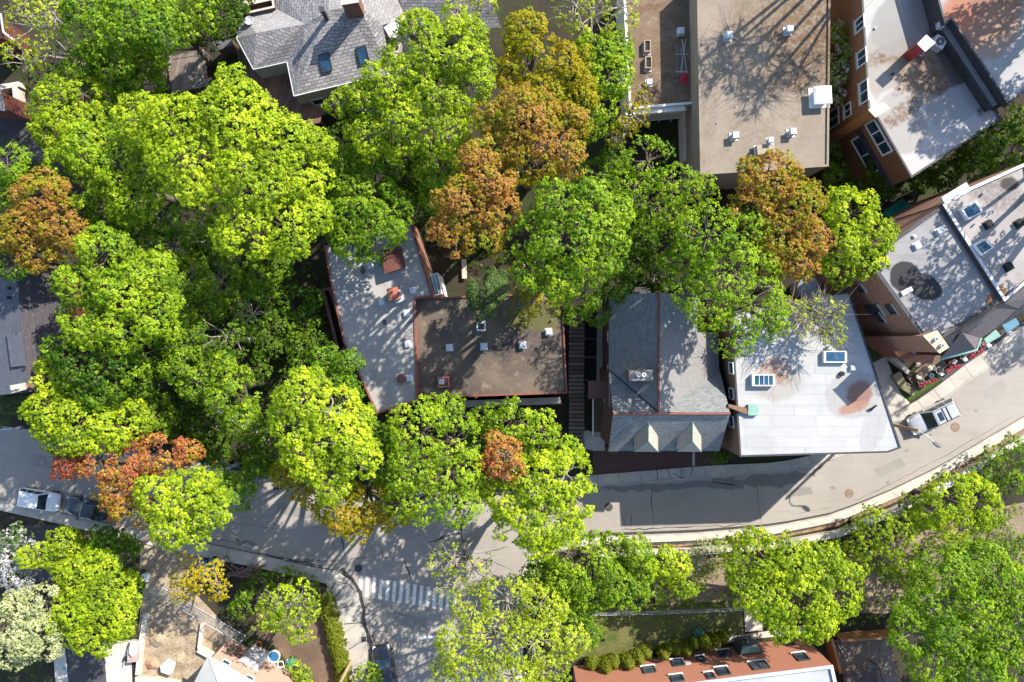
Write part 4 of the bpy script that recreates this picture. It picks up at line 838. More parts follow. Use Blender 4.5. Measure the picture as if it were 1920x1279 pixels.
for px, py in ((842, 652), (907, 650), (980, 647), (1029, 622)): vent(dh, px, py, 7.24, 0.55, 0.5, ang=0.05)
bx = WP([(716, 472), (750, 464), (757, 500), (723, 511)], 9.0); b1 = MB().prism(bx, 7.8, 8.9).build('roof_hatch', M_reddeck, gh); MB().prism(inset(bx, -0.08), 8.9, 8.98, bottom=True).build('hatch_lid', M_reddeck, b1)
A, B = W(723, 511, 8.4), W(757, 500, 8.4); window(b1, A, B, 0.9, 8.4, 1.2, 0.4, frame=M_reddeck, out=-1)
chimney(gh, [(726, 543), (744, 539), (750, 559), (731, 565)], 7.8, 9.3, M_redbrick, plain('clay_red', (0.36, 0.12, 0.075), 0.8))
MB().prism(WP([(745, 541), (754, 545), (758, 563), (740, 569), (738, 565), (752, 560)], 8.6), 7.8, 8.4).build('flashing', M_galv, gh)
q0 = W(752, 710, 8.3); MB().lathe((q0.x, q0.y, 7.8), [(0.36, 0), (0.38, 0.35), (0.3, 0.5), (0.05, 0.55)], 8).build('mushroom_vent', M_ridge, gh)
q = WP([(820, 707), (842, 706), (843, 726), (821, 727)], 7.9); b2 = MB().prism(q, 7.2, 7.75).build('chimney_box', M_ridge, dh); MB().ring(ccw(q), inset(q, 0.12), 7.75, 7.9).build('rim', plain('clay_red', (0.36, 0.12, 0.075)), b2); vent(b2, 827, 716, 7.75, 0.42, 0.3)
q0 = W(902, 611, 7.9); b3 = MB().box((q0.x, q0.y, 7.5), (0.75, 0.85, 0.5)).build('exhaust_box', M_whiteframe, dh); MB().box((q0.x, q0.y - .05, 7.755), (0.5, 0.5, 0.04)).build('grille', M_reddeck, b3); MB().box((q0.x - .1, q0.y + .3, 7.8), (0.25, 0.12, 0.08)).build('knob', M_soot, b3)
for px, py in ((837, 675), (869, 713), (1009, 651), (1024, 651), (1035, 600)): pipe(dh, px, py, 7.24, 0.07, 0.35)
MB().box(W(893, 744, 7.2), (0.2, 0.2, 0.2)).build('bracket', M_ridge, dh)
# side terrace with red rim
st = thing('side_terrace', 'sunken side terrace with a red rim beside the gravel roof', 'terrace', W(628, 600, 0))
q = ccw(WP([(602, 541), (619, 537), (656, 645), (640, 662), (632, 660)], 6.6))
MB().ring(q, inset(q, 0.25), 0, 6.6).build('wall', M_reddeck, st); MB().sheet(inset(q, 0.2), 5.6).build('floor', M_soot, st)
# glass conservatory between the two roofs
cv = thing('glass_lean_to', 'little glass roofed lean-to beside the gravel roof', 'conservatory', W(815, 535, 0))
q = WP([(801, 517), (820, 511), (829, 551), (812, 556)], 6.0); MB().prism(q, 0, 5.9).build('wall', M_whiteframe, cv)
skylight(cv, q, h=0.1, glass=glassmat('teal_glass', (0.10, 0.20, 0.20), 0.04), bars=2, fw=0.08)
# front balcony with railing
fb = thing('front_balcony', 'grey front balcony below the tarred roof', 'balcony', W(950, 755, 0))
q = WP([(845, 752), (1050, 745), (1052, 756), (847, 763)], 4.0); MB().prism(q, 3.8, 4.0, bottom=True).build('floor', M_conc, fb); MB().prism(WP([(850, 757), (1046, 750), (1046, 755), (850, 762)], 3.5), 0, 3.8).build('wall', M_conc, fb); rail(fb, WP([(847, 762), (1052, 755)], 4.0), 1.0, M_conc)

# ------------------------------------------------------------------ dark shingle roof at the edge of the wood
M_dksh = coursed('charcoal_shingles', (0.075, 0.064, 0.07), (0.055, 0.048, 0.053), (0.035, 0.03, 0.035), 0.4, 0.2, 0.014, vary=0.25)  # dark shingles; this and the blue tone lowered further in place of tree shade
M_bluesh = coursed('slate_blue_shingles', (0.095, 0.105, 0.125), (0.078, 0.087, 0.105), (0.055, 0.06, 0.07), 0.4, 0.2, 0.012, vary=0.15)
dd = thing('charcoal_roof_house', 'house with charcoal and slate blue shingle roofs at the edge of the wood', 'house', W(50, 630, 0))
ra, rb = W(30, 515, 11.4), W(55, 735, 11.4)
MB().solid_roof([[ra, rb, W(128, 730, 10.0), W(120, 510, 10.0)]], 0.12).build('roof', M_dksh, dd)
MB().solid_roof([[ra + V3(0, 0, -.02), rb + V3(0, 0, -.02), W(-40, 745, 9.6), W(-60, 505, 9.6)]], 0.12).build('roof_slope', M_bluesh, dd)
MB().solid_roof([[W(12, 625, 11.2), W(40, 622, 11.5), W(48, 686, 11.5), W(20, 688, 11.2)]], 0.9).build('roof_dormer', M_bluesh, dd)
MB().prism(WP([(-50, 510), (118, 514), (126, 728), (-40, 742)], 9.6), 0, 9.4).build('wall', M_reddeck, dd)
chimney(dd, [(20, 724), (46, 719), (48, 729), (22, 736)], 6.0, 12.2, M_redbrick, M_conc, ((23, 729, 0.14), (31, 727, 0.14)), M_white)
for px, py in ((31, 626), (44, 692), (15, 540), (14, 558)): pipe(dd, px, py, 11.1, 0.12, 0.3, M_soot)
MB().tube([W(47, 730, 10.4), W(66, 729, 10.2)], 0.09, 6).build('gutter', M_ridge, dd)

# corner roofs at the picture edge
cr = thing('corner_house', 'corner of a white gabled house at the picture edge', 'house', W(-20, 40, 0))
MB().solid_roof([[W(-60, 78, 5), W(6, 72, 5), W(2, 26, 6.2), W(-60, 30, 6.2)]], 0.12).build('roof', M_reddeck, cr)
MB().prism(WP([(-60, 20), (-4, 30), (0, 68), (-60, 72)], 4.6), 0, 4.6).build('wall', M_reddeck, cr)
MB().tube([W(1, 26, 6.2), W(6, 60, 5.3), W(26, 76, 4.9)], 0.1, 6).build('white_bargeboard', M_white, cr)
cr = thing('corner_house', 'white edged grey roof at the picture edge beside the shaded court', 'house', W(-20, 190, 0))
MB().solid_roof([[W(-60, 200, 5), W(9, 208, 5), W(0, 165, 6), W(-60, 160, 6)]], 0.12).build('roof', M_palegrey, cr)
MB().prism(WP([(-60, 165), (-4, 168), (0, 200), (-60, 196)], 4.6), 0, 4.6).build('wall', M_reddeck, cr)
wall_line('garden_wall', 'pale T shaped garden wall beside the shaded court', [(14, 171), (50, 165)], 0.45, 1.2, M_conc2)
wall_line('garden_wall', 'pale garden wall leg running down from the T shaped wall', [(42, 171), (45, 205)], 0.45, 1.19, M_conc2)
# ------------------------------------------------------------------ salmon brick building on the lower edge
M_salmon = coursed('salmon_brick', (0.42, 0.165, 0.105), (0.37, 0.14, 0.09), (0.36, 0.20, 0.14), 0.22, 0.075, 0.010, patina=((0.33, 0.13, 0.085), 0.5, 0.5, 0.75, 0.5), vary=0.14)
sb, sbr, sbp = flat_building('salmon_brick_building', 'long salmon brick building with black windows at the bottom edge', [(1085, 1306), (1562, 1247), (1600, 1420), (1090, 1470)], 6.5, M_salmon, surf('blue_white_roof', (0.40, 0.41, 0.42), None, 0.6, 9, 0.08), M_galv, parapet=0.2, cw=0.3)
A, B = W(1085, 1306, 6.5), W(1562, 1247, 6.5)
for px, py, w, h in ((1217, 1256, 1.05, 1.3), (1231, 1229, 0.9, 1.1), (1271, 1243, 0.95, 1.3), (1315, 1236, 0.65, 1.1), (1359, 1226, 0.95, 1.4), (1356, 1259, 0.95, 1.5), (1332, 1267, 0.6, 1.1), (1270, 1272, 1.0, 1.2), (1424, 1248, 1.4, 1.5), (1477, 1204, 0.9, 1.3), (1503, 1232, 0.95, 1.5), (1168, 1243, 0.9, 1.0)):
    win_px(sb, px, py, A, B, w, h, frame=M_blackmetal, lintel=None, sill=M_whiteframe, bars=1 if w > 1.2 else 0, fw=0.1)
e = (B - A).normalized(); nn = Vector((-e.y, e.x, 0)); nn = nn if nn.y > 0 else -nn
s_, z_ = wall_hit(1402, 1218, A, B); c0 = A + e * s_; ang = math.atan2(e.y, e.x)
bw = MB(); pb = [c0 + e * x + nn * y for x, y in ((-1.1, 0.02), (1.1, 0.02), (0.75, 0.9), (-0.75, 0.9))]
bwo = MB().prism(pb, 0.2, 2.3).build('bay_window', M_blackmetal, sb); MB().prism(inset(pb, 0.12), 2.3, 2.36).build('pane', glassmat('bay_glass', (0.12, 0.2, 0.16), 0.1), bwo)
for x in (-0.55, 0.0, 0.55): MB().box(c0 + e * x + nn * 0.92 + Vector((0, 0, 1.3 - c0.z)), (0.45, 0.04, 1.5), ang).build('pane', M_glass, bwo)
tag(MB().box(W(1290, 1245, 2.6), (0.5, 0.3, 0.4), ang).build('wall_box', M_galv), 'grey metal box fixed between windows of the salmon building', 'box')
yard('path', 'pale stone path along the salmon brick building', [(1360, 1196), (1470, 1178), (1510, 1172), (1512, 1190), (1440, 1195), (1362, 1206)], M_conc2, 0.006)
yard('path', 'pale stone path leading up from the salmon building', [(1395, 1145), (1428, 1142), (1430, 1182), (1398, 1185)], M_conc2, 0.01)
# deck and pergola beside it
wdk = thing('dark_deck', 'dark weathered deck with an orange side wall at the bottom edge', 'deck', W(1625, 1235, 0))
boards(wdk, ccw(WP([(1566, 1200), (1668, 1192), (1690, 1300), (1590, 1310)], 1.2)), 1.2, 16, 95, None, mats=M_greywood[1:2] + M_greywood[3:])
MB().box(W(1560, 1222, 1.2), (0.25, 3.2, 2.2), 0.25).build('side_wall', M_terra2, wdk)
MB().box(W(1620, 1192, 1.0), (5.0, 0.25, 1.7), 0.07).build('back_wall', M_terra2, wdk)
tk = thing('lounger', 'pale plank lounger lying slanted on the dark deck', 'lounger', W(1582, 1220, 1.25))
for k in range(2): MB().box(W(1579 + 6 * k, 1221, 1.32), (0.16, 1.5, 0.08), 0.55).build('slat', M_greywood[2], tk)
MB().box(W(1582, 1226, 1.25), (0.5, 0.1, 0.1), 0.55).build('cross_bar', M_greywood[1], tk)
pg = thing('pergola', 'black metal pergola frame over the deck at the bottom edge', 'pergola', W(1620, 1280, 0))
q = WP([(1584, 1268), (1650, 1254), (1668, 1330), (1600, 1340)], 3.2)
for a, b in zip(q, q[1:] + q[:1]): MB().tube([a, b], 0.09, 4).build('beam', M_blackmetal, pg)
for a in q: MB().tube([a, Vector((a.x, a.y, 1.2))], 0.07, 4).build('post', M_blackmetal, pg)
MB().sheet(inset(q, 0.2), 2.6).build('shade_cloth', plain('plum_cloth', (0.06, 0.045, 0.05), 0.9), pg)
# wire fence in the park
fn = thing('wire_fence', 'thin grey wire fence across the olive lawn', 'fence', W(1235, 1143, 0))
fp = [W(1095, 1146), W(1235, 1143), W(1400, 1136)]
for z in (0.5, 0.9, 1.25): MB().tube([p + Vector((0, 0, z)) for p in fp], 0.022, 4).build('wire', M_galv, fn)
for i in range(9): p = fp[0].lerp(fp[2], i / 8); MB().tube([p, p + Vector((0, 0, 1.3))], 0.035, 5).build('post', M_galv, fn)
gt = thing('garden_table', 'round dark green garden table on the olive lawn', 'table', W(1307, 1182, 0))
q0 = W(1307, 1182, 0); MB().lathe(q0 + Vector((0, 0, 0.68)), [(0.45, 0), (0.5, 0.02), (0.5, 0.06), (0.1, 0.07)], 18).build('top', plain('dark_green', (0.01, 0.09, 0.055), 0.5), gt)
for k in range(3): a = k * 2.1; MB().tube([q0 + Vector((math.cos(a) * .35, math.sin(a) * .35, 0)), q0 + Vector((math.cos(a) * .2, math.sin(a) * .2, 0.7))], 0.025, 5).build('leg', M_blackmetal, gt)

# ------------------------------------------------------------------ pink brick house at the lower edge
M_pink = coursed('pink_brick', (0.50, 0.32, 0.24), (0.45, 0.28, 0.21), (0.46, 0.34, 0.27), 0.22, 0.075, 0.008, patina=((0.40, 0.26, 0.20), 0.5, 0.5, 0.75, 0.4), vary=0.1)
ph = thing('pink_brick_house', 'pink brick house with a white hipped roof at the bottom edge', 'house', W(450, 1300, 0))
R_ = [W(390, 1229, 5.3), W(640, 1372, 5.3), W(560, 1480, 5.3), W(330, 1345, 5.3)]
in_ = inset(R_, 0.3); MB().prism(in_, 0, 5.2).build('wall', M_pink, ph)
apx, apy = [R_[0].lerp(R_[2], 0.28) + V3(0, 0, 1.9), R_[0].lerp(R_[2], 0.72) + V3(0, 0, 1.9)]
M_whroof = surf('whitish_roof', (0.46, 0.45, 0.42), (0.41, 0.40, 0.375), 0.6, 10, 0.05, 0.85, 0.05)
MB().solid_roof([[R_[0], R_[1], apy, apx], [R_[1], R_[2], apy], [R_[2], R_[3], apx, apy], [R_[3], R_[0], apx]], 0.1).build('roof', M_whroof, ph)
MB().tube([apx, R_[0]], 0.05, 5).build('hip_cap', M_conc2, ph)
A, B = in_[0], in_[1]
A, B = W(390, 1229, 5.3), W(640, 1372, 5.3)
ei = (B - A).normalized(); ni = Vector((-ei.y, ei.x, 0)); ni = ni if ni.y > 0 else -ni; A2, B2 = A - ni * 0.3, B - ni * 0.3
for px, py in ((424, 1243), (468, 1272)): win_px(ph, px, py, A2, B2, 0.7, 0.7, frame=M_whiteframe)
s_, z_ = wall_hit(472, 1240, A2, B2); c0 = A2 + ei * s_
MB().prism([c0 + ei * x + ni * y for x, y in ((-1.0, 0.02), (1.0, 0.02), (0.7, 0.7), (-0.7, 0.7))], 0, 3.0).build('bay_window', M_galv, ph)
# ivy stems with dry leaves on the pink wall: twigs standing proud
rsn = np.random.RandomState(11); mb = MB()
for _ in range(170):
    s, z = rsn.normal(3.0, 0.9), rsn.normal(1.8, 0.8)
    if not 0.3 < z < 3.8: continue
    p = A2 + ei * s + ni * (0.05 + 0.05 * rsn.rand()); p = Vector((p.x, p.y, z)); d = (ei * rsn.normal(0, 1) + Vector((0, 0, rsn.normal(0, 1)))).normalized() * 0.13
    w2 = d.cross(ni) * 0.7
    mb.add([p - d, p + w2 + ni * .05, p + d, p - w2 + ni * .05], [(0, 1, 2, 3)])
o = mb.build('creeper', plain('dry_leaf', (0.17, 0.075, 0.055), 0.9), ph); o['kind'] = 'stuff'

# sandy building lot: concrete footings, white block, trailer
M_foot = surf('footing', (0.55, 0.50, 0.42), (0.46, 0.42, 0.36), 0.6, 10, 0.12)
wall_line('footing_wall', 'long pale concrete footing on the edge of the sandy lot', [(277, 1150), (268, 1205), (262, 1262)], 0.42, 0.5, M_foot)
wall_line('footing_wall', 'short concrete footing at the bottom of the sandy lot', [(258, 1270), (300, 1273), (345, 1280)], 0.4, 0.49, M_foot)
wall_line('footing_wall', 'concrete footing between the sand and the pink brick house', [(383, 1166), (377, 1213)], 0.34, 0.5, M_foot)
wall_line('footing_wall', 'short angled concrete footing touching the white roof corner', [(375, 1214), (402, 1229)], 0.6, 0.47, M_foot)
wb2 = thing('white_block', 'white wrapped block on the sand of the building lot', 'block', W(312, 1253, 0))
q = WP([(300, 1250), (310, 1240), (326, 1246), (318, 1267), (301, 1261)], 0.8); MB().prism(q, 0, 0.72).build('block', M_white, wb2); MB().prism(inset(q, 0.18), 0.72, 0.8).build('lid', M_whiteframe, wb2)
sdp = MB(); rsn = np.random.RandomState(3)
def heap(name, label, px, py, r, h, mat, n=18):
    c = W(px, py, 0); mb = MB(); vs = []
    for j in range(6):
        for k in range(n):
            q = (j / 5.0); rr = r * (1 - q) * (1 + 0.15 * rsn.randn()); a = 2 * math.pi * k / n
            vs.append((c.x + rr * math.cos(a), c.y + rr * math.sin(a) * 0.8, h * (q ** 0.8) * (1 + 0.1 * rsn.randn()) - 0.02))
    mb.add(vs, [(j * n + k, j * n + (k + 1) % n, (j + 1) * n + (k + 1) % n, (j + 1) * n + k) for j in range(5) for k in range(n)] + [tuple(range(5 * n, 6 * n))])
    return tag(mb.build(name, mat, None, True), label, 'heap')
heap('sand_heap', 'low sand heap beside the long concrete footing', 297, 1200, 0.9, 0.35, M_sand); heap('sand_heap', 'sand heap next to the white block', 335, 1238, 1.1, 0.4, M_sand); heap('sand_heap', 'reddish sand heap at the corner of the lot', 287, 1245, 0.7, 0.35, surf('red_sand', (0.42, 0.24, 0.15), None, 1, 9, 0.2))
for i, (a, b) in enumerate((((305, 1205), (335, 1240)), ((312, 1200), (345, 1240)), ((330, 1245), (385, 1243)), ((328, 1253), (380, 1250)), ((350, 1180), (352, 1235)), ((362, 1180), (366, 1236)), ((322, 1195), (338, 1228)))):
    pts = wander([W(*a), W(*b)], 0.25, 0.05, 80 + i); mb = MB()
    for k in range(len(pts) - 1): mb.box(pts[k] + Vector((0, 0, 0.02)), (0.3, 0.12, 0.09), math.atan2((pts[k + 1] - pts[k]).y, (pts[k + 1] - pts[k]).x) + 1.57)
    o = mb.build('tyre_ridges', M_sand); kind(o, 'stuff', 'tyre tread ridges pressed in the sand')
tr_ = thing('garden_trailer', 'small white tarpaulin covered trailer beside the concrete drive', 'trailer', W(245, 1225, 0))
q = WP([(236, 1224), (242, 1203), (255, 1205), (257, 1234), (254, 1243), (236, 1245)], 1.0); MB().prism(q, 0.3, 0.75, bottom=True).build('bed', M_plbox, tr_)
q2 = WP([(243, 1205), (254, 1206), (253, 1228), (246, 1233), (240, 1226)], 1.2); MB().prism(q2, 0.75, 1.05).build('tarpaulin', M_white, tr_)
for x in (236, 257): qq = W(x, 1234, 0.3); MB().tube([qq + V3(-.08, 0, 0), qq + V3(.08, 0, 0)], 0.28, 12).build('wheel', M_soot, tr_)
MB().tube([W(237, 1225, .4), W(231, 1250, .4)], 0.04, 5).build('drawbar', M_galv, tr_)
c = W(121, 1253, 0.02); tag(MB().lathe((c.x, c.y, 0.006), [(0.17, 0), (0.17, 0.03), (0.02, 0.05)], 14).build('lid', plain('blue_lid', (0.04, 0.17, 0.35), 0.6)), 'round blue lid on the pale concrete strip', 'lid')
bn = thing('metal_drum', 'pale grey metal box under the shaded tree at the lot corner', 'box', W(277, 1079, 0)); q0 = W(277, 1079, 0)
MB().box((q0.x, q0.y, 0.4), (0.75, 0.7, 0.8), 0.1).build('body', M_galv, bn); MB().box((q0.x, q0.y, 0.84), (0.82, 0.78, 0.08), 0.1).build('lid', M_whiteframe, bn)
cf = thing('site_fence', 'grey wire mesh site fence along the sandy lot and pink house', 'fence', W(380, 1150, 0))
ca, cb = W(300, 1098), W(462, 1192)
for k in range(9):
    p = ca.lerp(cb, k / 8); MB().tube([p, p + V3(0, 0, 1.9)], 0.035, 5).build('post', M_galv, cf)
for z in (0.12, 1.9): MB().tube([ca + V3(0, 0, z), cb + V3(0, 0, z)], 0.03, 5).build('rail', M_galv, cf)
mb = MB()
for k in range(90): p = ca.lerp(cb, k / 90); mb.tube([p + V3(0, 0, .12), p + V3(0, 0, 1.9)], 0.006, 3, False)
for z in range(1, 12): mb.tube([ca + V3(0, 0, .12 + z * .148), cb + V3(0, 0, .12 + z * .148)], 0.006, 3, False)
o = mb.build('mesh', M_galv, cf); o['kind'] = 'stuff'
# blue and green bins, scrap planks beside the pavement
for px, py, col, lab in ((389, 1053, (0.03, 0.10, 0.25), 'blue wheelie bin behind the pavement'), (404, 1050, (0.03, 0.20, 0.12), 'green wheelie bin behind the pavement'), (550, 1237, (0.05, 0.30, 0.20), 'small turquoise tub at the pink brick house')):
    q0 = W(px, py, 0); b_ = thing('bin', lab, 'bin', q0); m = plain('bin_%d' % px, col, 0.6)
    MB().add([q0 + V3(x * k, y * k, z) for z, k in ((0.05, 0.22), (0.85, 0.28)) for x, y in ((-1, -1), (1, -1), (1, 1), (-1, 1))], [(0, 1, 5, 4), (1, 2, 6, 5), (2, 3, 7, 6), (3, 0, 4, 7), (3, 2, 1, 0)]).build('body', m, b_)
    MB().box(q0 + V3(0, 0, 0.89), (0.62, 0.64, 0.06)).build('lid', m, b_)
    MB().tube([q0 + V3(-.22, .3, .1), q0 + V3(.22, .3, .1)], 0.09, 8).build('wheel', M_soot, b_)
sp2 = thing('scrap_planks', 'untidy heap of scrap planks behind the shaded pavement', 'planks', W(465, 1070, 0))
for k in range(22):
    q0 = W(430 + rnd.uniform(0, 70), 1062 + rnd.uniform(0, 22), 0.1 + 0.02 * k); MB().box(q0, (rnd.uniform(0.8, 2.4), 0.12, 0.05), rnd.uniform(-0.9, 0.7)).build('plank', rnd.choice(M_greywood + M_deck), sp2)
# things along the pink wall
pool = thing('paddling_pool', 'round blue and white tub by the pink brick wall', 'tub', W(515, 1229, 0)); q0 = W(515, 1229, 0)
MB().lathe(q0, [(0.55, 0), (0.6, 0.35), (0.5, 0.35), (0.48, 0.1), (0.02, 0.1)], 20).build('rim', M_white, pool); MB().lathe(q0 + V3(0, 0, 0.1), [(0.47, 0), (0.47, 0.12), (0.02, 0.13)], 20).build('water', plain('tub_blue', (0.02, 0.13, 0.28), 0.15), pool)
for k, (px, py, lab) in enumerate(((528, 1243, 'round white plant pot between the tub and the dark basin'), (487, 1207, 'orange flower pot at the corner of the pink brick wall'))):
    q0 = W(px, py, 0); pt = thing('plant_pot', lab, 'pot', q0, 'pots by the pink wall'); MB().lathe(q0, [(0.22, 0), (0.33, 0.4), (0.28, 0.4), (0.26, 0.3), (0.02, 0.3)], 14).build('pot', M_white if k == 0 else plain('orange_pot', (0.5, 0.13, 0.03)), pt); MB().lathe(q0 + V3(0, 0, .3), [(0.25, 0), (0.02, 0.05)], 10).build('soil', M_soil, pt)
bs = thing('basin', 'white rimmed rectangular basin by the pink brick wall', 'basin', W(540, 1248, 0)); q = ccw(WP([(536, 1240), (549, 1246), (543, 1260), (531, 1254)], 0.5)); MB().ring(q, inset(q, 0.09), 0, 0.5).build('rim', M_whiteframe, bs); MB().sheet(inset(q, 0.08), 0.3).build('bottom', M_soot, bs)

# ------------------------------------------------------------------ plank walkway and outside stairs by the slate house
pw = thing('plank_walkway', 'long weathered plank walkway between the tarred roof and the slate house', 'walkway', W(1081, 710, 0))
for k in range(34):
    py = 585 + k * 7.5; zz = 0.9 + 1.3 * (1 - k / 34)
    q0 = W(1081 + rnd.uniform(-.7, .7), py, zz); MB().box(q0, (1.42 + rnd.uniform(-.06, .06), 0.27, 0.06), rnd.uniform(-.02, .02)).build('plank', rnd.choice(M_greywood), pw)
for x in (1070, 1092): MB().tube([W(x, 583, 2.05), W(x, 838, 0.75)], 0.07, 4).build('stringer', M_greywood[3], pw)
for k in range(6):
    for x in (1070, 1092): p = W(x, 590 + k * 46, 0); MB().tube([p, p + V3(0, 0, 2.0 - k * 0.24)], 0.06, 5).build('post', M_greywood[3], pw)
os_ = thing('outside_stairs', 'narrow outside stairs with white handrails and a brown landing', 'stairs', W(1120, 780, 0))
for k in range(12):
    q0 = W(1122, 752 + k * 5, 2.6 - 0.21 * k); MB().box((q0.x, q0.y, q0.z), (0.95, 0.28, 0.06)).build('tread', M_greywood[3], os_)
for x in (1112, 1134): MB().tube([W(x, 748, 3.6), W(x, 815, 1.0)], 0.06, 6).build('handrail', M_white, os_)
for x in (1112, 1134):
    for t in (0.0, 0.5, 1.0):
        a = W(x, 748 + 67 * t, 3.6 - 2.6 * t); MB().tube([a, V3(a.x, a.y, max(a.z - 1.05, 0))], 0.04, 5).build('baluster', M_white, os_)
q = WP([(1103, 714), (1140, 714), (1140, 748), (1103, 748)], 5.0); MB().prism(q, 4.85, 5.0, bottom=True).build('landing_roof', plain('brown_metal', (0.14, 0.075, 0.055), 0.7), os_)
for x, y in ((1105, 716), (1138, 716), (1105, 746), (1138, 746)): a = W(x, y, 4.85); MB().tube([a, V3(a.x, a.y, 0)], 0.06, 5).build('post', M_greywood[3], os_)
for i, (x, y0, y1, lab) in enumerate(((1141, 762, 806, 'white drainpipe rail nearest the stairs below the slate eave'), (1146, 752, 786, 'white drainpipe rail higher up the slate house wall'))):
    tag(MB().tube([W(x, y0, 2.6), W(x, y1, 1.6)], 0.06, 6).build('rail', M_white), lab, 'rail')
for k, (px, py, lab) in enumerate(((1101, 816, 'grey stone step left of the stair foot'), (1120, 812, 'pale rounded step at the foot of the outside stairs'))):
    q0 = W(px, py, 0); tag(MB().lathe(q0, [(0.5, 0), (0.5, 0.18), (0.42, 0.2), (0.02, 0.2)], 16).build('stone_step', M_conc), lab, 'step')
bin2 = thing('wood_screen', 'low timber screen beside the plank walkway', 'screen', W(1105, 640, 0))
for k in range(3): MB().box(W(1105, 600 + k * 35, 0.6), (1.1, 0.12, 1.2)).build('panel', M_greywood[3], bin2)
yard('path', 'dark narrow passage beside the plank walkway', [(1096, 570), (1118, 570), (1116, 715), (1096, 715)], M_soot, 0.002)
# steps and path in the wood
fpth = kind(strip(WP([(370, 735), (400, 755), (470, 800), (500, 830)]), 1.0, 0.01).build('path', M_conc), 'structure', 'narrow concrete footpath under the trees of the wood')

# green shed, water tank, small sheds near the brick row
gs = thing('green_shed', 'shed with a flat teal green roof beside the brick row house', 'shed', W(1690, 400, 0))
q = WP([(1655, 398), (1691, 371), (1728, 404), (1690, 436)], 2.8); MB().prism(inset(q, 0.12), 0, 2.7).build('wall', M_greywood[3], gs); MB().prism(q, 2.7, 2.8, bottom=True).build('roof', surf('teal_felt', (0.012, 0.16, 0.115), (0.01, 0.13, 0.095), 0.8, 9, 0.08), gs)
gs = thing('grey_shed', 'small grey roofed shed above the teal green shed', 'shed', W(1716, 362, 0))
q = WP([(1704, 362), (1724, 352), (1734, 362), (1714, 372)], 2.5); MB().prism(inset(q, 0.1), 0, 2.4).build('wall', M_greywood[3], gs); MB().prism(q, 2.4, 2.5, bottom=True).build('roof', M_bluesh, gs)
gz = thing('round_tank', 'pale blue round topped tank between the bare tree and the brick wall', 'tank', W(1520, 540, 0)); q0 = W(1520, 541, 2.6)
MB().lathe((q0.x, q0.y, 0), [(1.0, 0), (1.0, 2.2)], 18).build('body', M_conc, gz); MB().lathe((q0.x, q0.y, 2.2), [(1.1, 0), (1.1, 0.06), (0.9, 0.22), (0.5, 0.36), (0.04, 0.42)], 18).build('lid', surf('pale_blue_lid', (0.36, 0.39, 0.45), None, 1, 9, 0.08), gz)
tag(MB().box(W(1567, 544, 1.0), (0.5, 0.9, 0.9), 0.2).box(W(1567, 544, 1.5), (0.56, 0.96, 0.08), 0.2).build('meter_cabinet', M_galv), 'grey cabinet in the gap beside the brick side wall', 'cabinet')
bk = thing('stone_bench', 'pale stone bench in the dark garden behind the tarred roof', 'bench', W(871, 505, 0)); q0 = W(871, 505, 0)
MB().box(q0 + V3(0, 0, 0.42), (0.45, 1.8, 0.1), 0.03).build('seat', M_conc2, bk)
for s in (-1, 1): MB().box(q0 + V3(0, s * 0.6, 0.18), (0.4, 0.2, 0.37)).build('leg', M_conc2, bk)

# ------------------------------------------------------------------ street lamps, utility pole
M_pole = surf('timber_pole', (0.42, 0.31, 0.17), (0.33, 0.24, 0.13), 1, 10, 0.2, 0.9, 0.2)
def lamp(name, label, base, top_z, head, head_z, wood, group='street lamps'):
    b = W(base[0], base[1], 0); t = thing(name, label, 'street lamp', b, group)
    tp = V3(b.x, b.y, top_z); MB().tube([b, tp], [0.17, 0.12], 10).build('pole', wood, t)
    h = W(head[0], head[1], head_z); m = tp.lerp(h, 0.5) + V3(0, 0, 0.35)
    a = MB().tube([tp - V3(0, 0, 0.4), tp.lerp(h, 0.25) + V3(0, 0, 0.15), m, h], 0.045, 6).build('arm', M_galv, t)
    d = (h - m); d.z = 0; d.normalize(); ang = math.atan2(d.y, d.x)
    hd = MB(); R3 = Matrix.Rotation(ang, 3, 'Z')
    prof = [(-0.15, 0.08, 0.10), (0.1, 0.17, 0.13), (0.4, 0.19, 0.12), (0.65, 0.10, 0.06)]
    vs = []
    for x, w, zz in prof: vs += [h + R3 @ V3(x, y, z) for y, z in ((-w, -0.03), (w, -0.03), (w * .6, zz), (-w * .6, zz))]
    hd.add(vs, [(i * 4 + k, i * 4 + (k + 1) % 4, (i + 1) * 4 + (k + 1) % 4, (i + 1) * 4 + k) for i in range(3) for k in range(4)] + [(3, 2, 1, 0), (12, 13, 14, 15)])
    hd.build('lamp_head', surf('lamp_grey', (0.17, 0.17, 0.18), None, 2, 9, 0.1), t)
    MB().box(h + R3 @ V3(0.3, 0, -0.05), (0.4, 0.22, 0.04), ang).build('lens', M_glass, t)
    return t
lamp('street_lamp', 'timber street lamp leaning its arm over the road by the silver SUV', (1629, 787), 9.3, (1752, 830), 9.0, M_pole)
lamp('street_lamp', 'street lamp whose arm reaches in from the edge over the shaded street', (-10, 800), 7.0, (29, 803), 7.3, M_galv)
lamp('street_lamp', 'thin lamp pole rising between the shaded trees by the blue car', (478, 855), 7.5, (455, 897), 7.6, M_palebark if 'M_palebark' in globals() else M_galv)
up = thing('utility_pole', 'pale utility pole with crossarms and insulators at the bottom edge', 'utility pole', W(700, 1200, 0))
b0 = W(703, 1195, 0); b0 = W(659, 1238, 0); t0 = V3(b0.x, b0.y, 0)
tp = W(672, 1228, 6.5)
tp = V3(b0.x, b0.y, 9.5)
MB().tube([b0, tp], [0.16, 0.11], 10).build('pole', M_palebark if 'M_palebark' in globals() else M_pole, up)
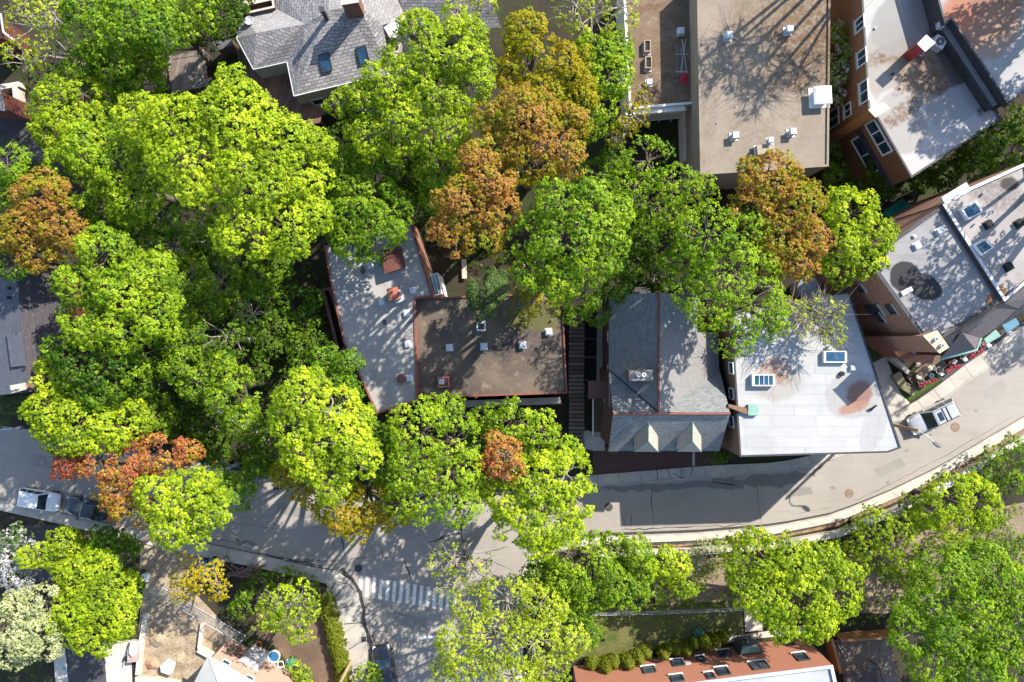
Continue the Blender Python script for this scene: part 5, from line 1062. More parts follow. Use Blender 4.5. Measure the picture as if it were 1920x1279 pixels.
for zz, L2 in ((9.3, 1.5), (8.4, 1.1)):
    ca = MB().box(V3(tp.x, tp.y, zz), (L2, 0.1, 0.1), 0.7).build('crossarm', M_white, up)
    for s in (-1, -.5, .5, 1): MB().lathe(V3(tp.x + math.cos(.7) * s * L2 * .45, tp.y + math.sin(.7) * s * L2 * .45, zz + .05), [(0.07, 0), (0.09, 0.1), (0.03, 0.2)], 8).build('insulator', M_white, ca)

# ------------------------------------------------------------------ cars
M_tyre = plain('tyre', (0.02, 0.02, 0.02), 0.9); M_rim = plain('rim', (0.45, 0.45, 0.47), 0.35, 0.8); M_carglass = glassmat('car_glass', (0.012, 0.022, 0.034), 0.12)
M_lampred = plain('tail_lamp', (0.35, 0.01, 0.01), 0.3); M_headl = plain('head_lamp', (0.6, 0.6, 0.62), 0.15)
def car(name, label, px, py, ang, paint, L=4.6, Wd=1.85, Ht=1.62, wagon=True, rails=False, sunroof=False):
    t = thing(name, label, 'car', (0, 0, 0), 'cars parked in the street'); w = Wd / 2
    st = [(-.5, .72, .52, .62), (-.485, .86, .40, .86), (-.44, .95, .30, .94), (-.30, 1, .26, .97), (0, 1, .25, .97), (.14, 1, .25, .98), (.24, .995, .26, .97), (.36, .97, .28, .90), (.44, .92, .31, .82), (.485, .82, .38, .72), (.5, .66, .46, .60)]
    vs = []
    for x, hw, zb, zt in st:
        h_ = w * hw; X = x * L
        vs += [(X, y, z) for y, z in ((0, zt + .03), (-h_ * .55, zt + .022), (-h_ * .86, zt - .02), (-h_, zt - .16), (-h_, (zt + zb) / 2), (-h_ * .95, zb), (0, zb), (h_ * .95, zb), (h_, (zt + zb) / 2), (h_, zt - .16), (h_ * .86, zt - .02), (h_ * .55, zt + .022))]
    n = 12; fs = [(i * n + k, (i + 1) * n + k, (i + 1) * n + (k + 1) % n, i * n + (k + 1) % n) for i in range(len(st) - 1) for k in range(n)] + [tuple(range(n)), tuple(range(len(vs) - 1, len(vs) - n - 1, -1))]
    mk('body', vs, fs, paint, t, True)
    xb, xf = (-.485 if wagon else -.40) * L, .24 * L; xrb, xrf = (-.385 if wagon else -.22) * L, .07 * L
    zb, zt = 0.93, Ht; bw_, tw = w * .95, w * .77
    lo = [(xb, -bw_, zb), (xf, -bw_, zb), (xf, bw_, zb), (xb, bw_, zb)]; hi = [(xrb, -tw, zt), (xrf, -tw, zt), (xrf, tw, zt), (xrb, tw, zt)]
    xm = (xrb + xrf) / 2; top = [(xm, -tw * .6, zt + .05), (xm, tw * .6, zt + .05)]
    cab = MB().add(lo + hi + [(xrb + .12, -tw * .85, zt + .035), (xrf - .15, -tw * .85, zt + .035), (xrf - .15, tw * .85, zt + .035), (xrb + .12, tw * .85, zt + .035)],
                   [(0, 1, 5, 4), (1, 2, 6, 5), (2, 3, 7, 6), (3, 0, 4, 7), (4, 5, 9, 8), (5, 6, 10, 9), (6, 7, 11, 10), (7, 4, 8, 11), (8, 9, 10, 11)]).build('roof', paint, t)
    bv = cab.modifiers.new('round', 'BEVEL'); bv.width = 0.05; bv.segments = 2; bv.limit_method = 'ANGLE'; bv.angle_limit = math.radians(20)
    def pane(nm, a, b, c, d, l0, l1, m0, m1):
        """panel on the bottom edge a-b / top edge d-c: fractions along and up, 8 mm proud"""
        a, b, c, d = map(Vector, (a, b, c, d)); f = lambda u, v: (a.lerp(b, u)).lerp(d.lerp(c, u), v)
        nrm = (b - a).cross(d - a).normalized() * 0.008
        nrm = nrm if nrm.dot(f(.5, .5) - Vector((xm, 0, zb))) > 0 else -nrm
        MB().add([f(l0, m0) + nrm, f(l1, m0) + nrm, f(l1, m1) + nrm, f(l0, m1) + nrm], [(0, 1, 2, 3)]).build(nm, M_carglass, t)
    pane('windshield', lo[1], lo[2], hi[2], hi[1], .05, .95, .06, .94); pane('rear_window', lo[3], lo[0], hi[0], hi[3], .08, .92, .12, .9)
    for s in (0, 1):
        a, b, c_, d_ = (lo[0], lo[1], hi[1], hi[0]) if s == 0 else (lo[3], lo[2], hi[2], hi[3])
        for u0, u1 in ((.05, .30), (.33, .60), (.63, .93)): pane('side_window', a, b, c_, d_, u0, u1, .12, .88)
    for sx in (-.30, .31):
        for sy in (-1, 1):
            c0 = Vector((sx * L, sy * (w - .09), .33))
            prof = [(-.11, .24), (-.11, .31), (-.08, .335), (.08, .335), (.11, .31), (.11, .24)]
            m = MB(); vs2 = []
            for yy, r_ in prof: vs2 += [c0 + Vector((r_ * math.cos(a * math.pi / 9), yy, r_ * math.sin(a * math.pi / 9))) for a in range(18)]
            m.add(vs2, [(i * 18 + k, i * 18 + (k + 1) % 18, (i + 1) * 18 + (k + 1) % 18, (i + 1) * 18 + k) for i in range(5) for k in range(18)])
            ty = m.build('wheel', M_tyre, t); MB().tube([c0 + Vector((0, -.09, 0)), c0 + Vector((0, .09, 0))], .24, 14).build('rim', M_rim, ty)
    for sy in (-1, 1):
        MB().box((.462 * L, sy * w * .66, .70), (.26, .34, .10), -sy * .35).build('headlight', M_headl, t); MB().box((-.482 * L, sy * w * .76, .80), (.10, .24, .24), sy * .2).build('tail_light', M_lampred, t)
        MB().box((.15 * L, sy * (w + .09), 1.0), (.12, .22, .15), sy * .2).build('mirror', paint, t)
        MB().tube([(.462 * L, sy * .1, .5), (.47 * L, sy * w * .5, .5)], .03, 5).build('bumper_trim', M_soot, t)
        if rails: MB().tube([(xrb + .1, sy * tw * .9, zt + .07), (xrf - .1, sy * tw * .9, zt + .07)], .03, 5).build('roof_rail', M_soot, t)
    if rails:
        for x in (xrb + .9, xrb + 1.3): MB().box((x, 0, zt + .09), (.06, tw * 1.8, .03)).build('cross_bar', M_soot, t)
    if sunroof: MB().box((xrf - .5, 0, zt + .045), (.45, tw * 1.1, .02)).build('sunroof', M_carglass, t)
    for yy in (-.35, .35): MB().tube([(.215 * L, yy, 1.0), (.17 * L, yy + .45, 1.08)], .012, 4).build('wiper', M_soot, t)
    c = W(px, py, 0.9); t.location = (c.x, c.y, 0.004); t.rotation_euler = (0, 0, math.radians(ang))
    return t
car('parked_suv', 'silver SUV with black roof rails parked on the sunlit bend', 1752, 781, 180 + 26, plain('silver_paint', (0.50, 0.50, 0.52), 0.3, 0.4, 0.6, 0.6), 4.8, 1.92, 1.72, True, True, True)
car('parked_car', 'white car parked on the shaded street beside the black one', 71, 938, -10, plain('white_paint', (0.72, 0.72, 0.70), 0.3, 0.0, 0.5, 0.6), 3.85, 1.78, 1.55, True)
car('parked_car', 'black car with its rear under the orange tree, beside the white car', 163, 955, -12 + 180, plain('black_paint', (0.012, 0.014, 0.018), 0.2, 0.0, 0.6, 1.0), 4.3, 1.8, 1.5, False)
car('parked_car', 'black car parked in the side street at the bottom edge', 721, 1256, 100, plain('black_paint', (0.012, 0.014, 0.018)), 4.5, 1.85, 1.55, True)
car('parked_car', 'dark blue car hidden under the trees of the shaded street', 440, 892, -12, plain('blue_paint', (0.015, 0.05, 0.14), 0.25, 0.0, 0.6, 1.0), 4.4, 1.82, 1.5, False)

# ------------------------------------------------------------------ patio below the porch
pa = thing('patio_deck', 'dark plank patio with flower boxes in front of the porch', 'patio', W(1740, 700, 0))
boards(pa, ccw(WP([(1700, 706), (1760, 664), (1776, 684), (1717, 728)], 0.5)), 0.5, 11, 35, None, mats=M_greywood[3:] + [M_deck[2]])
for a, b in (((1700, 706), (1717, 728)), ((1717, 728), (1776, 684))): MB().tube([W(*a, 0.45), W(*b, 0.45)], 0.1, 4).build('edge_beam', M_greywood[3], pa)
for x, y in ((1702, 706), (1717, 726), (1775, 684), (1745, 704)): q0 = W(x, y, 0); MB().tube([q0, q0 + V3(0, 0, 1.35)], 0.06, 5).build('post', M_blackmetal, pa)
M_flower = leafmat('red_flowers', [(0.05, 0.10, 0.02), (0.45, 0.05, 0.09), (0.55, 0.07, 0.13)], 0.2)
M_box = plain('window_box', (0.05, 0.04, 0.04), 0.8)
for i, (x0, y0, x1, y1, lab) in enumerate(((1723, 724, 1754, 711, 'red flower box along the lower edge of the patio'), (1772, 697, 1800, 685, 'red flower box beside the pavement near the turret'), (1816, 672, 1830, 664, 'red flower box under the green gutter of the turret'), (1833, 662, 1842, 657, 'smallest red flower box by the dark gate'))):
    a, b = W(x0, y0, 1.0), W(x1, y1, 1.0); t = thing('flower_box', lab, 'flower box', (a + b) / 2 - V3(0, 0, 1.0), 'red flower boxes of the patio')
    d = b - a; MB().box((a + b) / 2 - V3(0, 0, .12), (d.length, 0.28, 0.24), math.atan2(d.y, d.x)).build('box', M_box, t)
    for p in (a, b): MB().tube([p.lerp((a + b) / 2, .1) - V3(0, 0, .2), V3(p.x, p.y, 0).lerp(V3((a.x + b.x) / 2, (a.y + b.y) / 2, 0), .1)], 0.03, 5).build('stand', M_blackmetal, t)
    t['_fb'] = 1; del t['_fb']; FB = globals().setdefault('FBOX', []); FB.append((t, a, b))
def pot(name, label, px, py, r, h, mat, z=0.5, inner=None, group='pots on the patio'):
    q0 = W(px, py, z); t = thing(name, label, 'pot', q0, group)
    MB().lathe(q0, [(r * .7, 0), (r, h), (r * .8, h), (r * .75, h * .75), (.02, h * .75)], 16).build('pot', mat, t)
    if inner: MB().lathe(q0 + V3(0, 0, h * .75), [(r * .72, 0), (r * .5, h * .25), (.02, h * .3)], 12).build('soil', inner, t)
M_potgrey = plain('grey_pot', (0.17, 0.18, 0.19), 0.7)
pot('plant_pot', 'grey rimmed pot at the lower corner of the patio', 1722, 715, 0.30, 0.5, M_potgrey, 0.5, M_soil); pot('plant_pot', 'large grey rimmed pot in the middle of the patio', 1756, 694, 0.36, 0.55, M_potgrey, 0.5, M_soot)
pot('plant_pot', 'red pot with white flowers near the turret', 1780, 682, 0.28, 0.4, plain('red_pot', (0.25, 0.02, 0.03)), 0.1, M_soil); pot('plant_pot', 'grey pot beside the window boxes of the turret', 1801, 669, 0.25, 0.4, M_potgrey, 0.1, M_soil); pot('plant_pot', 'dark rimmed pot by the little green awning', 1839, 647, 0.3, 0.4, M_potgrey, 0.1, plain('red_pot', (0.25, 0.02, 0.03)))
pot('plant_pot', 'blue round pot on the patio', 1743, 704, 0.2, 0.4, plain('blue_pot', (0.12, 0.25, 0.36), 0.4), 0.5, M_soil); pot('plant_pot', 'white square tub beside the red pot', 1786, 678, 0.22, 0.4, M_white, 0.1, M_conc)
ct = W(1727, 694, 0.5); tb2 = thing('wicker_table', 'round cream wicker table with chairs around on the patio', 'table', ct)
MB().lathe(ct + V3(0, 0, .66), [(0.3, 0), (0.36, .02), (0.36, .05), (0.05, .06)], 16).build('top', M_soot, tb2); MB().tube([ct, ct + V3(0, 0, .66)], .05, 6).build('leg', M_blackmetal, tb2)
M_cream2 = plain('cream_wicker', (0.50, 0.43, 0.33), 0.8)
for i, (a, lab) in enumerate(((0.3, 'cream wicker chair on the street side of the table'), (2.2, 'cream wicker chair on the porch side of the table'), (4.1, 'cream wicker chair at the stair side of the table'))):
    q0 = ct + V3(math.cos(a) * .7, math.sin(a) * .7, 0); t = thing('wicker_chair', lab, 'chair', q0, 'wicker chairs on the patio')
    MB().lathe(q0 + V3(0, 0, .38), [(.22, 0), (.25, .04), (.02, .06)], 12).build('seat', M_cream2, t)
    MB().tube([q0 + V3(math.cos(a + s) * .25, math.sin(a + s) * .25, .75) for s in (-1.3, -.7, 0, .7, 1.3)], .035, 5).build('backrest', M_cream2, t)
    for s in (-1.0, 0, 1.0, 3.14): MB().tube([q0 + V3(math.cos(a + s) * .2, math.sin(a + s) * .2, 0), q0 + V3(math.cos(a + s) * .22, math.sin(a + s) * .22, .42 if s == 3.14 else .75)], .02, 4).build('leg', M_cream2, t)
yard('pavement_strip', 'shaded asphalt forecourt between the patio and the pavement', [(1776, 690), (1850, 640), (1905, 600), (1925, 605), (1806, 686), (1768, 716), (1760, 705)], M_dark_drive, 0.005)
for px, py, lab in ((1765, 701, 'white lantern box on the patio edge nearer the blue pot'), (1809, 674, 'white lantern box beside the turret gutter'), (1853, 648, 'white lantern box under the little green awning'), (1893, 624, 'white lantern box under the blue awning')):
    tag(MB().box(W(px, py, 0.9), (0.3, 0.3, 0.3), 0.5).box(W(px, py, 0.45), (0.14, 0.14, 0.9), 0.5).build('lantern', M_white), lab, 'lantern', 'white lanterns along the terrace')
wall_line('retaining_wall', 'mossy stone retaining wall below the patio corner', [(1676, 700), (1690, 722), (1712, 735)], 0.8, 0.45, surf('mossy_stone', (0.21, 0.18, 0.11), (0.14, 0.13, 0.07), 1.2, 9, 0.3))
# ------------------------------------------------------------------ trees
M_bark = surf('bark', (0.13, 0.10, 0.08), (0.07, 0.055, 0.045), 2.0, 12, 0.35, 0.95, 0.6)
M_palebark = surf('pale_bark', (0.33, 0.29, 0.25), (0.20, 0.17, 0.14), 2.0, 12, 0.3, 0.95, 0.5)
PAL = {  # ramp ends pushed apart to paint in leaf highlights and shade
 'Y': leafmat('yellow_green_leaves', [(0.1461, 0.2282, 0.0115), (0.3194, 0.4402, 0.0158), (0.5827, 0.6604, 0.0343)]),
 'L': leafmat('lime_leaves', [(0.1099, 0.1976, 0.0115), (0.2484, 0.389, 0.0158), (0.4686, 0.5733, 0.029)]),
 'G': leafmat('green_leaves', [(0.0692, 0.1455, 0.0106), (0.1648, 0.2949, 0.0134), (0.3205, 0.4596, 0.02)]),
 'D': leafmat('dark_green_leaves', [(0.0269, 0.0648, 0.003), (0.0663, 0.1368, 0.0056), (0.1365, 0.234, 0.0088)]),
 'O': leafmat('copper_leaves', [(0.37, 0.165, 0.045), (0.385, 0.225, 0.045), (0.33, 0.265, 0.02), (0.22, 0.27, 0.01)]),
 'R': leafmat('red_leaves', [(0.3698, 0.0966, 0.0525), (0.4816, 0.1848, 0.0805), (0.4816, 0.2688, 0.056), (0.3956, 0.3192, 0.021)]),
 'B': leafmat('olive_leaves', [(0.2016, 0.232, 0.0048), (0.3192, 0.312, 0.0078), (0.4032, 0.28, 0.018)]),
 'P': leafmat('sage_leaves', [(0.25, 0.30, 0.12), (0.36, 0.40, 0.17), (0.46, 0.47, 0.25)], 0.25),
 'C': leafmat('needles', [(0.035, 0.070, 0.022), (0.058, 0.105, 0.030), (0.09, 0.15, 0.035)], 0.15),
 'A': leafmat('amber_leaves', [(0.36, 0.2992, 0.008), (0.486, 0.4048, 0.0112), (0.54, 0.44, 0.016)]),
 'F': leafmat('pale_spring_leaves', [(0.1762, 0.2446, 0.0104), (0.3671, 0.459, 0.024), (0.6337, 0.6885, 0.08)]),
 'K': leafmat('pinkish_blossom', [(0.10, 0.22, 0.01), (0.14, 0.29, 0.015), (0.17, 0.32, 0.02), (0.45, 0.38, 0.36), (0.66, 0.52, 0.58)], 0.3),
 'WF': leafmat('white_blossom', [(0.07, 0.13, 0.03), (0.12, 0.20, 0.05), (0.42, 0.41, 0.43), (0.60, 0.57, 0.59)], 0.2),
}
def leaf_templates(seed, count, leaf, spread, narrow=0.7, droop=(0.0, 0.9)):
    r_ = np.random.RandomState(seed); T = []
    for _ in range(6):
        V = []
        for k in range(count):
            az = 2 * math.pi * (k + r_.uniform(-0.35, 0.35)) / count * 2.4
            tilt = r_.uniform(*droop)                      # 0 flat on top, 1 hanging down the side
            rad = spread * (0.15 + 0.85 * tilt) * r_.uniform(0.75, 1.1)
            c = np.array([math.cos(az) * rad, math.sin(az) * rad, spread * 0.75 * (1 - tilt ** 1.6) + r_.uniform(-0.09, 0.09)]) + np.append(r_.normal(0, 0.05, 2), 0)
            out = np.array([math.cos(az), math.sin(az), 0])
            a = tilt * r_.uniform(0.5, 1.05) + r_.uniform(-0.25, 0.25)
            d = out * math.cos(a) + np.array([0, 0, -math.sin(a)])
            s = np.cross(d, np.array([0, 0, 1.0])); s /= max(np.linalg.norm(s), 1e-6)
            s = s * math.cos(0.3) + np.cross(s, d) * r_.uniform(-0.5, 0.5)
            l = leaf * r_.uniform(0.75, 1.25)
            V += [c - d * l * 0.5, c + s * l * narrow * 0.5 + d * l * 0.05, c + d * l * 0.5, c - s * l * narrow * 0.5 + d * l * 0.05]
        T.append(np.array(V))
    return T
TPL = {'broad': leaf_templates(1, 11, 0.235, 0.30, 0.8, (0.0, 0.8)), 'fine': leaf_templates(2, 11, 0.20, 0.27, 0.7), 'needle': leaf_templates(3, 12, 0.26, 0.2, 0.28, (0.1, 1.0)), 'box': leaf_templates(4, 8, 0.13, 0.12, 0.8)}
def sprig_mesh(name, pts, nrm, tint, tpl, mat, parent, scale, rs):
    n = len(pts); T = TPL[tpl]; which = rs.randint(0, len(T), n)
    nrm = nrm / np.maximum(np.linalg.norm(nrm, axis=1, keepdims=True), 1e-6)
    ref = rs.normal(size=(n, 3)); u = np.cross(nrm, ref); u /= np.maximum(np.linalg.norm(u, axis=1, keepdims=True), 1e-6); w = np.cross(nrm, u)
    sc = scale * 0.65 * rs.uniform(0.6, 1.45, n)
    Vs = []; Ts = []
    for k in range(len(T)):
        i = np.where(which == k)[0]
        if not len(i): continue
        t = T[k]
        v = (t[None, :, 0:1] * u[i][:, None, :] + t[None, :, 1:2] * w[i][:, None, :] + t[None, :, 2:3] * nrm[i][:, None, :]) * sc[i][:, None, None] + pts[i][:, None, :]
        Vs.append(v.reshape(-1, 3)); nl = len(t) // 4
        Ts.append(np.repeat(tint[i], nl) + rs.uniform(-0.13, 0.13, len(i) * nl))
    V = np.concatenate(Vs).astype(np.float32); Tn = np.clip(np.concatenate(Ts), 0, 1).astype(np.float32); nf = len(V) // 4
    o0 = ORIGIN.get(parent.name, Vector()) if parent else Vector()
    V -= np.array(o0, dtype=np.float32)
    me = bpy.data.meshes.new(name)
    me.vertices.add(len(V)); me.vertices.foreach_set('co', V.ravel())
    me.loops.add(len(V)); me.loops.foreach_set('vertex_index', np.arange(len(V), dtype=np.int32))
    me.polygons.add(nf); me.polygons.foreach_set('loop_start', np.arange(0, len(V), 4, dtype=np.int32))
    me.update(calc_edges=True)
    a = me.attributes.new('tint', 'FLOAT', 'FACE'); a.data.foreach_set('value', Tn)
    me.materials.append(mat)
    o = bpy.data.objects.new(name, me); COL.objects.link(o)
    if parent: o.parent = parent
    ORIGIN[o.name] = Vector(o0)
    return o
def fib(n):
    i = np.arange(n) + 0.5; ph = np.arccos(1 - 2 * i / n); th = math.pi * (1 + 5 ** 0.5) * i
    return np.stack([np.cos(th) * np.sin(ph), np.sin(th) * np.sin(ph), np.cos(ph)], 1)
LEAFCOUNT = [0]; SEED = [100]
def tree(name, label, lobes, pal, ztop, tpl='broad', dens=1.0, spacing=0.312, trunk=None, bark=None, group=None, cat='tree', gap=0.11, z0=0.0, flatten=0.8, bare=0.15, tint=0.0, scale=1.0):
    """lobes: (px, py, radius_px[, drop_m[, tint]]) crown masses as seen from above; ztop: top of the tallest"""
    SEED[0] += 1; rs = np.random.RandomState(SEED[0])
    L = []
    for lb in lobes:
        px, py, rp = lb[:3]; dz = lb[3] if len(lb) > 3 else 0.0; tt = lb[4] if len(lb) > 4 else 0.0
        zt = ztop - dz; r = rp / SC * (HC - zt) / HC
        zc = zt - r * flatten * 0.95; p = W(px, py, max(zt - r * 0.5, 0.5))
        L.append((np.array([p.x, p.y, zc]), r, tt))
    C0 = np.array([c for c, _, _ in L]); R0 = np.array([r for _, r, _ in L])
    if trunk: tb = W(trunk[0], trunk[1], 0)
    else:
        m = (C0 * R0[:, None] ** 2).sum(0) / (R0 ** 2).sum(); tb = Vector((m[0], m[1], 0))
    t = thing(name, label, cat, (tb.x, tb.y, z0), group)
    subs = []
    for li, (c, r, tt) in enumerate(L):
        sr = min(max(0.34 * r, 0.5), 1.25); n = max(5, int(1.55 * (r / sr) ** 2 * 1.15))
        d = fib(int(n * 1.5)); d = d[d[:, 2] > -0.42]
        d = d + rs.normal(0, 0.22, d.shape); d /= np.linalg.norm(d, axis=1, keepdims=True)
        for k in range(len(d)):
            if rs.rand() < gap: continue
            s = sr * rs.uniform(0.6, 1.3)
            q = c + d[k] * np.array([1, 1, flatten]) * max(r - s * 0.80, 0.25 * r) * rs.uniform(0.74, 1.12)
            if rs.rand() < 0.14:          # a stray shoot beyond the outline
                q = c + (q - c) * rs.uniform(1.12, 1.34); s *= 0.6
            subs.append((q, s, d[k], li, tt + rs.uniform(-0.16, 0.16)))
    S = np.array([q for q, *_ in subs]); SR = np.array([s for _, s, *_ in subs])
    P_, N_, T_ = [], [], []
    for k, (q, s, od, li, tt) in enumerate(subs):
        n = max(10, int(4 * math.pi * s * s / spacing ** 2 * dens))
        d = fib(n); d = d + rs.normal(0, 0.12, d.shape); d /= np.linalg.norm(d, axis=1, keepdims=True)
        keep = (d @ od > -0.25) & (d[:, 2] > -0.62); d = d[keep]
        p = q + d * s * np.array([1, 1, 0.85]) * rs.uniform(0.62, 1.22, (len(d), 1))
        dd = np.linalg.norm(p[:, None, :] - S[None], axis=2) / SR[None]; dd[:, k] = 9
        ok = (dd.min(1) > 0.66) & (rs.rand(len(d)) > 0.06)
        dl = np.linalg.norm((p[:, None, :] - C0[None]) / np.array([1, 1, flatten]), axis=2) / R0[None]
        ok &= (dl.min(1) > 0.55)
        p, d = p[ok], d[ok]
        P_.append(p); N_.append(d * 0.75 + np.array([0, 0, 0.55]) + np.array(od) * 0.25 + rs.normal(0, 0.22, d.shape)); T_.append(np.full(len(p), 0.48 + tint + tt) + rs.normal(0, 0.21, len(p)))
    P_ = np.concatenate(P_); N_ = np.concatenate(N_); T_ = np.concatenate(T_)
    ph = rs.uniform(0, 6.28, 4)
    T_ = T_ + 0.17 * np.sin(P_[:, 0] * 0.8 + ph[0]) * np.sin(P_[:, 1] * 0.7 + ph[1]) + 0.10 * np.sin(P_[:, 0] * 2.1 + P_[:, 2] + ph[2]) * np.sin(P_[:, 1] * 1.9 + ph[3])
    LEAFCOUNT[0] += len(P_)
    cr = sprig_mesh('crown', P_, N_, T_, tpl, PAL[pal], t, scale, rs)
    # trunk, limbs, boughs, twigs
    bk = bark or M_bark; mb = MB(); H = float((C0[:, 2]).mean()); tr = 0.08 + 0.017 * ztop
    fork = Vector((tb.x + rs.normal(0, .2), tb.y + rs.normal(0, .2), z0 + max(H * 0.45, 0.6)))
    mb.tube([(tb.x, tb.y, z0 - 0.1), (tb.x, tb.y, z0 + 0.35), fork], [tr * 1.35, tr, tr * 0.75], 8)
    for li, (c, r, tt) in enumerate(L):
        cc = Vector(c); mid = fork.lerp(cc, 0.55) + Vector((rs.normal(0, .25), rs.normal(0, .25), -0.3))
        mb.tube([fork, mid, cc], [tr * 0.6, tr * 0.42, tr * 0.28], 6, False)
    twigs = MB()
    for k, (q, s, od, li, tt) in enumerate(subs):
        a = Vector(L[li][0]); b = Vector(q); m1 = a.lerp(b, 0.5) + Vector(rs.normal(0, 0.15, 3))
        mb.tube([a, m1, b], [tr * 0.24, tr * 0.15, tr * 0.07 + 0.012], 4, False)
        for _ in range(1 + int(bare * 6)):
            e = b + Vector((od * 0.6 + rs.normal(0, 0.55, 3)) * s * rs.uniform(0.8, 1.0 + 0.9 * bare))
            if e.z < z0 + 0.3: continue
            mm = b.lerp(e, 0.5) + Vector(rs.normal(0, 0.08, 3))
            twigs.tube([b, mm, e], [tr * 0.06 + 0.012, 0.018, 0.006], 3, False)
    mb.add(twigs.v, twigs.f)
    mb.build('trunk', bk if bare < 0.25 else M_palebark, t, True)
    return t
# crowns as they stand (photo pixels seen from above, radius in pixels, drop below the top in metres)
GW = 'trees in the wood between the houses'; GP = 'trees along the lower street'
tree('sparse_tree', 'sparse brownish spring tree in the upper corner with bare twigs showing', [(55, 45, 55), (100, 30, 45), (35, 110, 40, 1), (95, 95, 45, 1)], 'F', 11, 'fine', 0.42, gap=0.3, bare=0.8, bark=M_palebark, group=GW)
tree('maple_tree', 'mid green tree at the top edge above the slatted wooden deck', [(170, 45, 60), (235, 40, 60), (290, 55, 55, 1), (200, 95, 50, 1.5), (150, 5, 40)], 'G', 13, group=GW)
tree('maple_tree', 'yellow green tree at the top edge beside the shingled house terrace', [(330, 35, 45), (365, 10, 45), (305, 15, 40), (265, 110, 45, 2)], 'L', 11, tint=-0.12, group=GW)
tree('dark_tree', 'dark green tree between the slatted deck and the shingled house', [(410, 30, 40), (425, 0, 40), (390, 75, 22, 2)], 'D', 9, group=GW)
tree('maple_tree', 'bright tree beside the shaded court, sunlit on its outer edge', [(110, 195, 58), (95, 240, 45, 1), (145, 240, 55, 1), (150, 175, 40, 0.5), (180, 215, 40, 2)], 'Y', 11, group=GW)
tree('maple_tree', 'olive green tree below the uppermost trees, yellow on its crest', [(150, 125, 45), (205, 135, 55, 1), (250, 160, 50, 3), (220, 185, 45, 4)], 'L', 10, tint=-0.2, group=GW)
tree('great_maple', 'largest yellow green maple, filling the wood beside the shingled house', [(432, 162, 45, 0.5), (335, 235, 68, 0.5), (255, 220, 50, 1.5), (385, 205, 50, .5), (440, 245, 90), (520, 275, 72, 0.5), (370, 310, 90), (470, 340, 90), (555, 330, 65, 1), (540, 420, 70, 1), (455, 430, 60, 1), (585, 275, 42, 1.5), (478, 205, 42, 1), (580, 400, 40, 1.5)], 'Y', 19, tint=0.02, group=GW)
tree('maple_tree', 'lime tree with a domed crown beside the copper tree of the wood edge', [(165, 290, 70), (120, 315, 45, 1), (220, 310, 60, 0.5), (150, 345, 50, 1), (245, 365, 60, 1), (270, 310, 45, 1)], 'L', 15, tint=0.05, group=GW)
tree('copper_tree', 'copper leaved tree at the edge of the wood above the dark shingle roof', [(70, 365, 50), (45, 420, 48, 0.5), (95, 415, 50, 0.5), (15, 440, 35, 1), (60, 470, 40, 1.5), (120, 440, 45, 1.5)], 'O', 17, group=GW)
tree('maple_tree', 'green tree cut by the picture edge beside the copper tree', [(8, 310, 40), (25, 345, 30, 1), (-15, 360, 45, 1)], 'G', 12, tint=0.1, group=GW)
tree('dark_tree', 'dark green low tree over the edge of the dark shingle roof', [(20, 495, 35), (-5, 480, 40)], 'G', 15, tint=-0.2, group=GW)
tree('dark_tree', 'shaded green tree in the heart of the wood below the great maple', [(300, 410, 55), (360, 425, 60), (320, 460, 55, 0.5), (410, 470, 50, 1)], 'G', 11, tint=-0.1, bare=0.5, group=GW)
tree('maple_tree', 'bright green tree beside the dark shingle roof, its crest yellow', [(195, 475, 55), (145, 540, 50, 1), (220, 550, 70, 0.5), (160, 600, 55, 1.5), (265, 520, 60, 1), (215, 615, 60, 1), (280, 590, 60, 1.5)], 'L', 18, tint=0.02, group=GW)
tree('maple_tree', 'green tree with a bare pale limb in the middle of the wood', [(340, 530, 60), (400, 520, 50, 1), (330, 590, 55, 1), (390, 570, 40, 2)], 'L', 12, tint=-0.25, gap=0.16, bare=0.6, group=GW)
tree('dark_tree', 'fine leaved shaded tree with bare twigs above the narrow footpath', [(420, 630, 60), (350, 640, 50, 0.5), (470, 590, 45, 1), (390, 680, 45, 1)], 'G', 12, 'fine', 1.0, tint=-0.2, gap=0.14, bare=0.3, group=GW)
tree('dark_tree', 'dark leafy tree over the chimney end of the shingle roof', [(150, 680, 55), (205, 690, 60), (110, 660, 35, 1), (180, 735, 50, 1)], 'G', 15, tint=-0.25, group=GW)
tree('yellow_tree', 'small yellow topped tree beside the chimney of the shingle roof', [(95, 720, 32), (85, 690, 18, 1)], 'Y', 13, tint=0.35, group=GW)
tree('maple_tree', 'lime tree with a flat sunlit crown above the red tree', [(95, 775, 52), (150, 790, 60), (205, 800, 50, 0.5), (120, 815, 40, 1), (250, 790, 40, 1.5)], 'Y', 14, flatten=0.6, tint=0.0, group=GW)
tree('dark_tree', 'green tree beside the lime tree over the shaded street edge', [(245, 735, 50), (285, 780, 40, 1), (225, 760, 40, 1)], 'G', 11, tint=-0.1, group=GW)
tree('maple_tree', 'green tree hanging over the narrow footpath', [(430, 735, 50), (450, 790, 42, 1), (420, 700, 35, 1), (340, 690, 40, 1), (370, 720, 35, 1)], 'L', 14, tint=-0.25, group=GW)
tree('red_tree', 'red and orange leaved tree over the shaded street', [(125, 870, 32, 1, -0.35), (180, 865, 45, 0, -0.15), (240, 870, 50), (300, 855, 48, 0, 0.1), (345, 850, 30, 1), (220, 915, 40, 0.5, 0.3), (245, 955, 38, 0.5, 0.5), (200, 935, 25, 1.5, 0.35)], 'R', 13, group=GP)
tree('maple_tree', 'yellow green tree beside the red tree, over the lower pavement', [(300, 935, 50), (355, 930, 55), (320, 980, 50, 0.5), (385, 960, 45, 0.5), (360, 1005, 30, 1.5)], 'Y', 15, tint=0.08, group=GP)
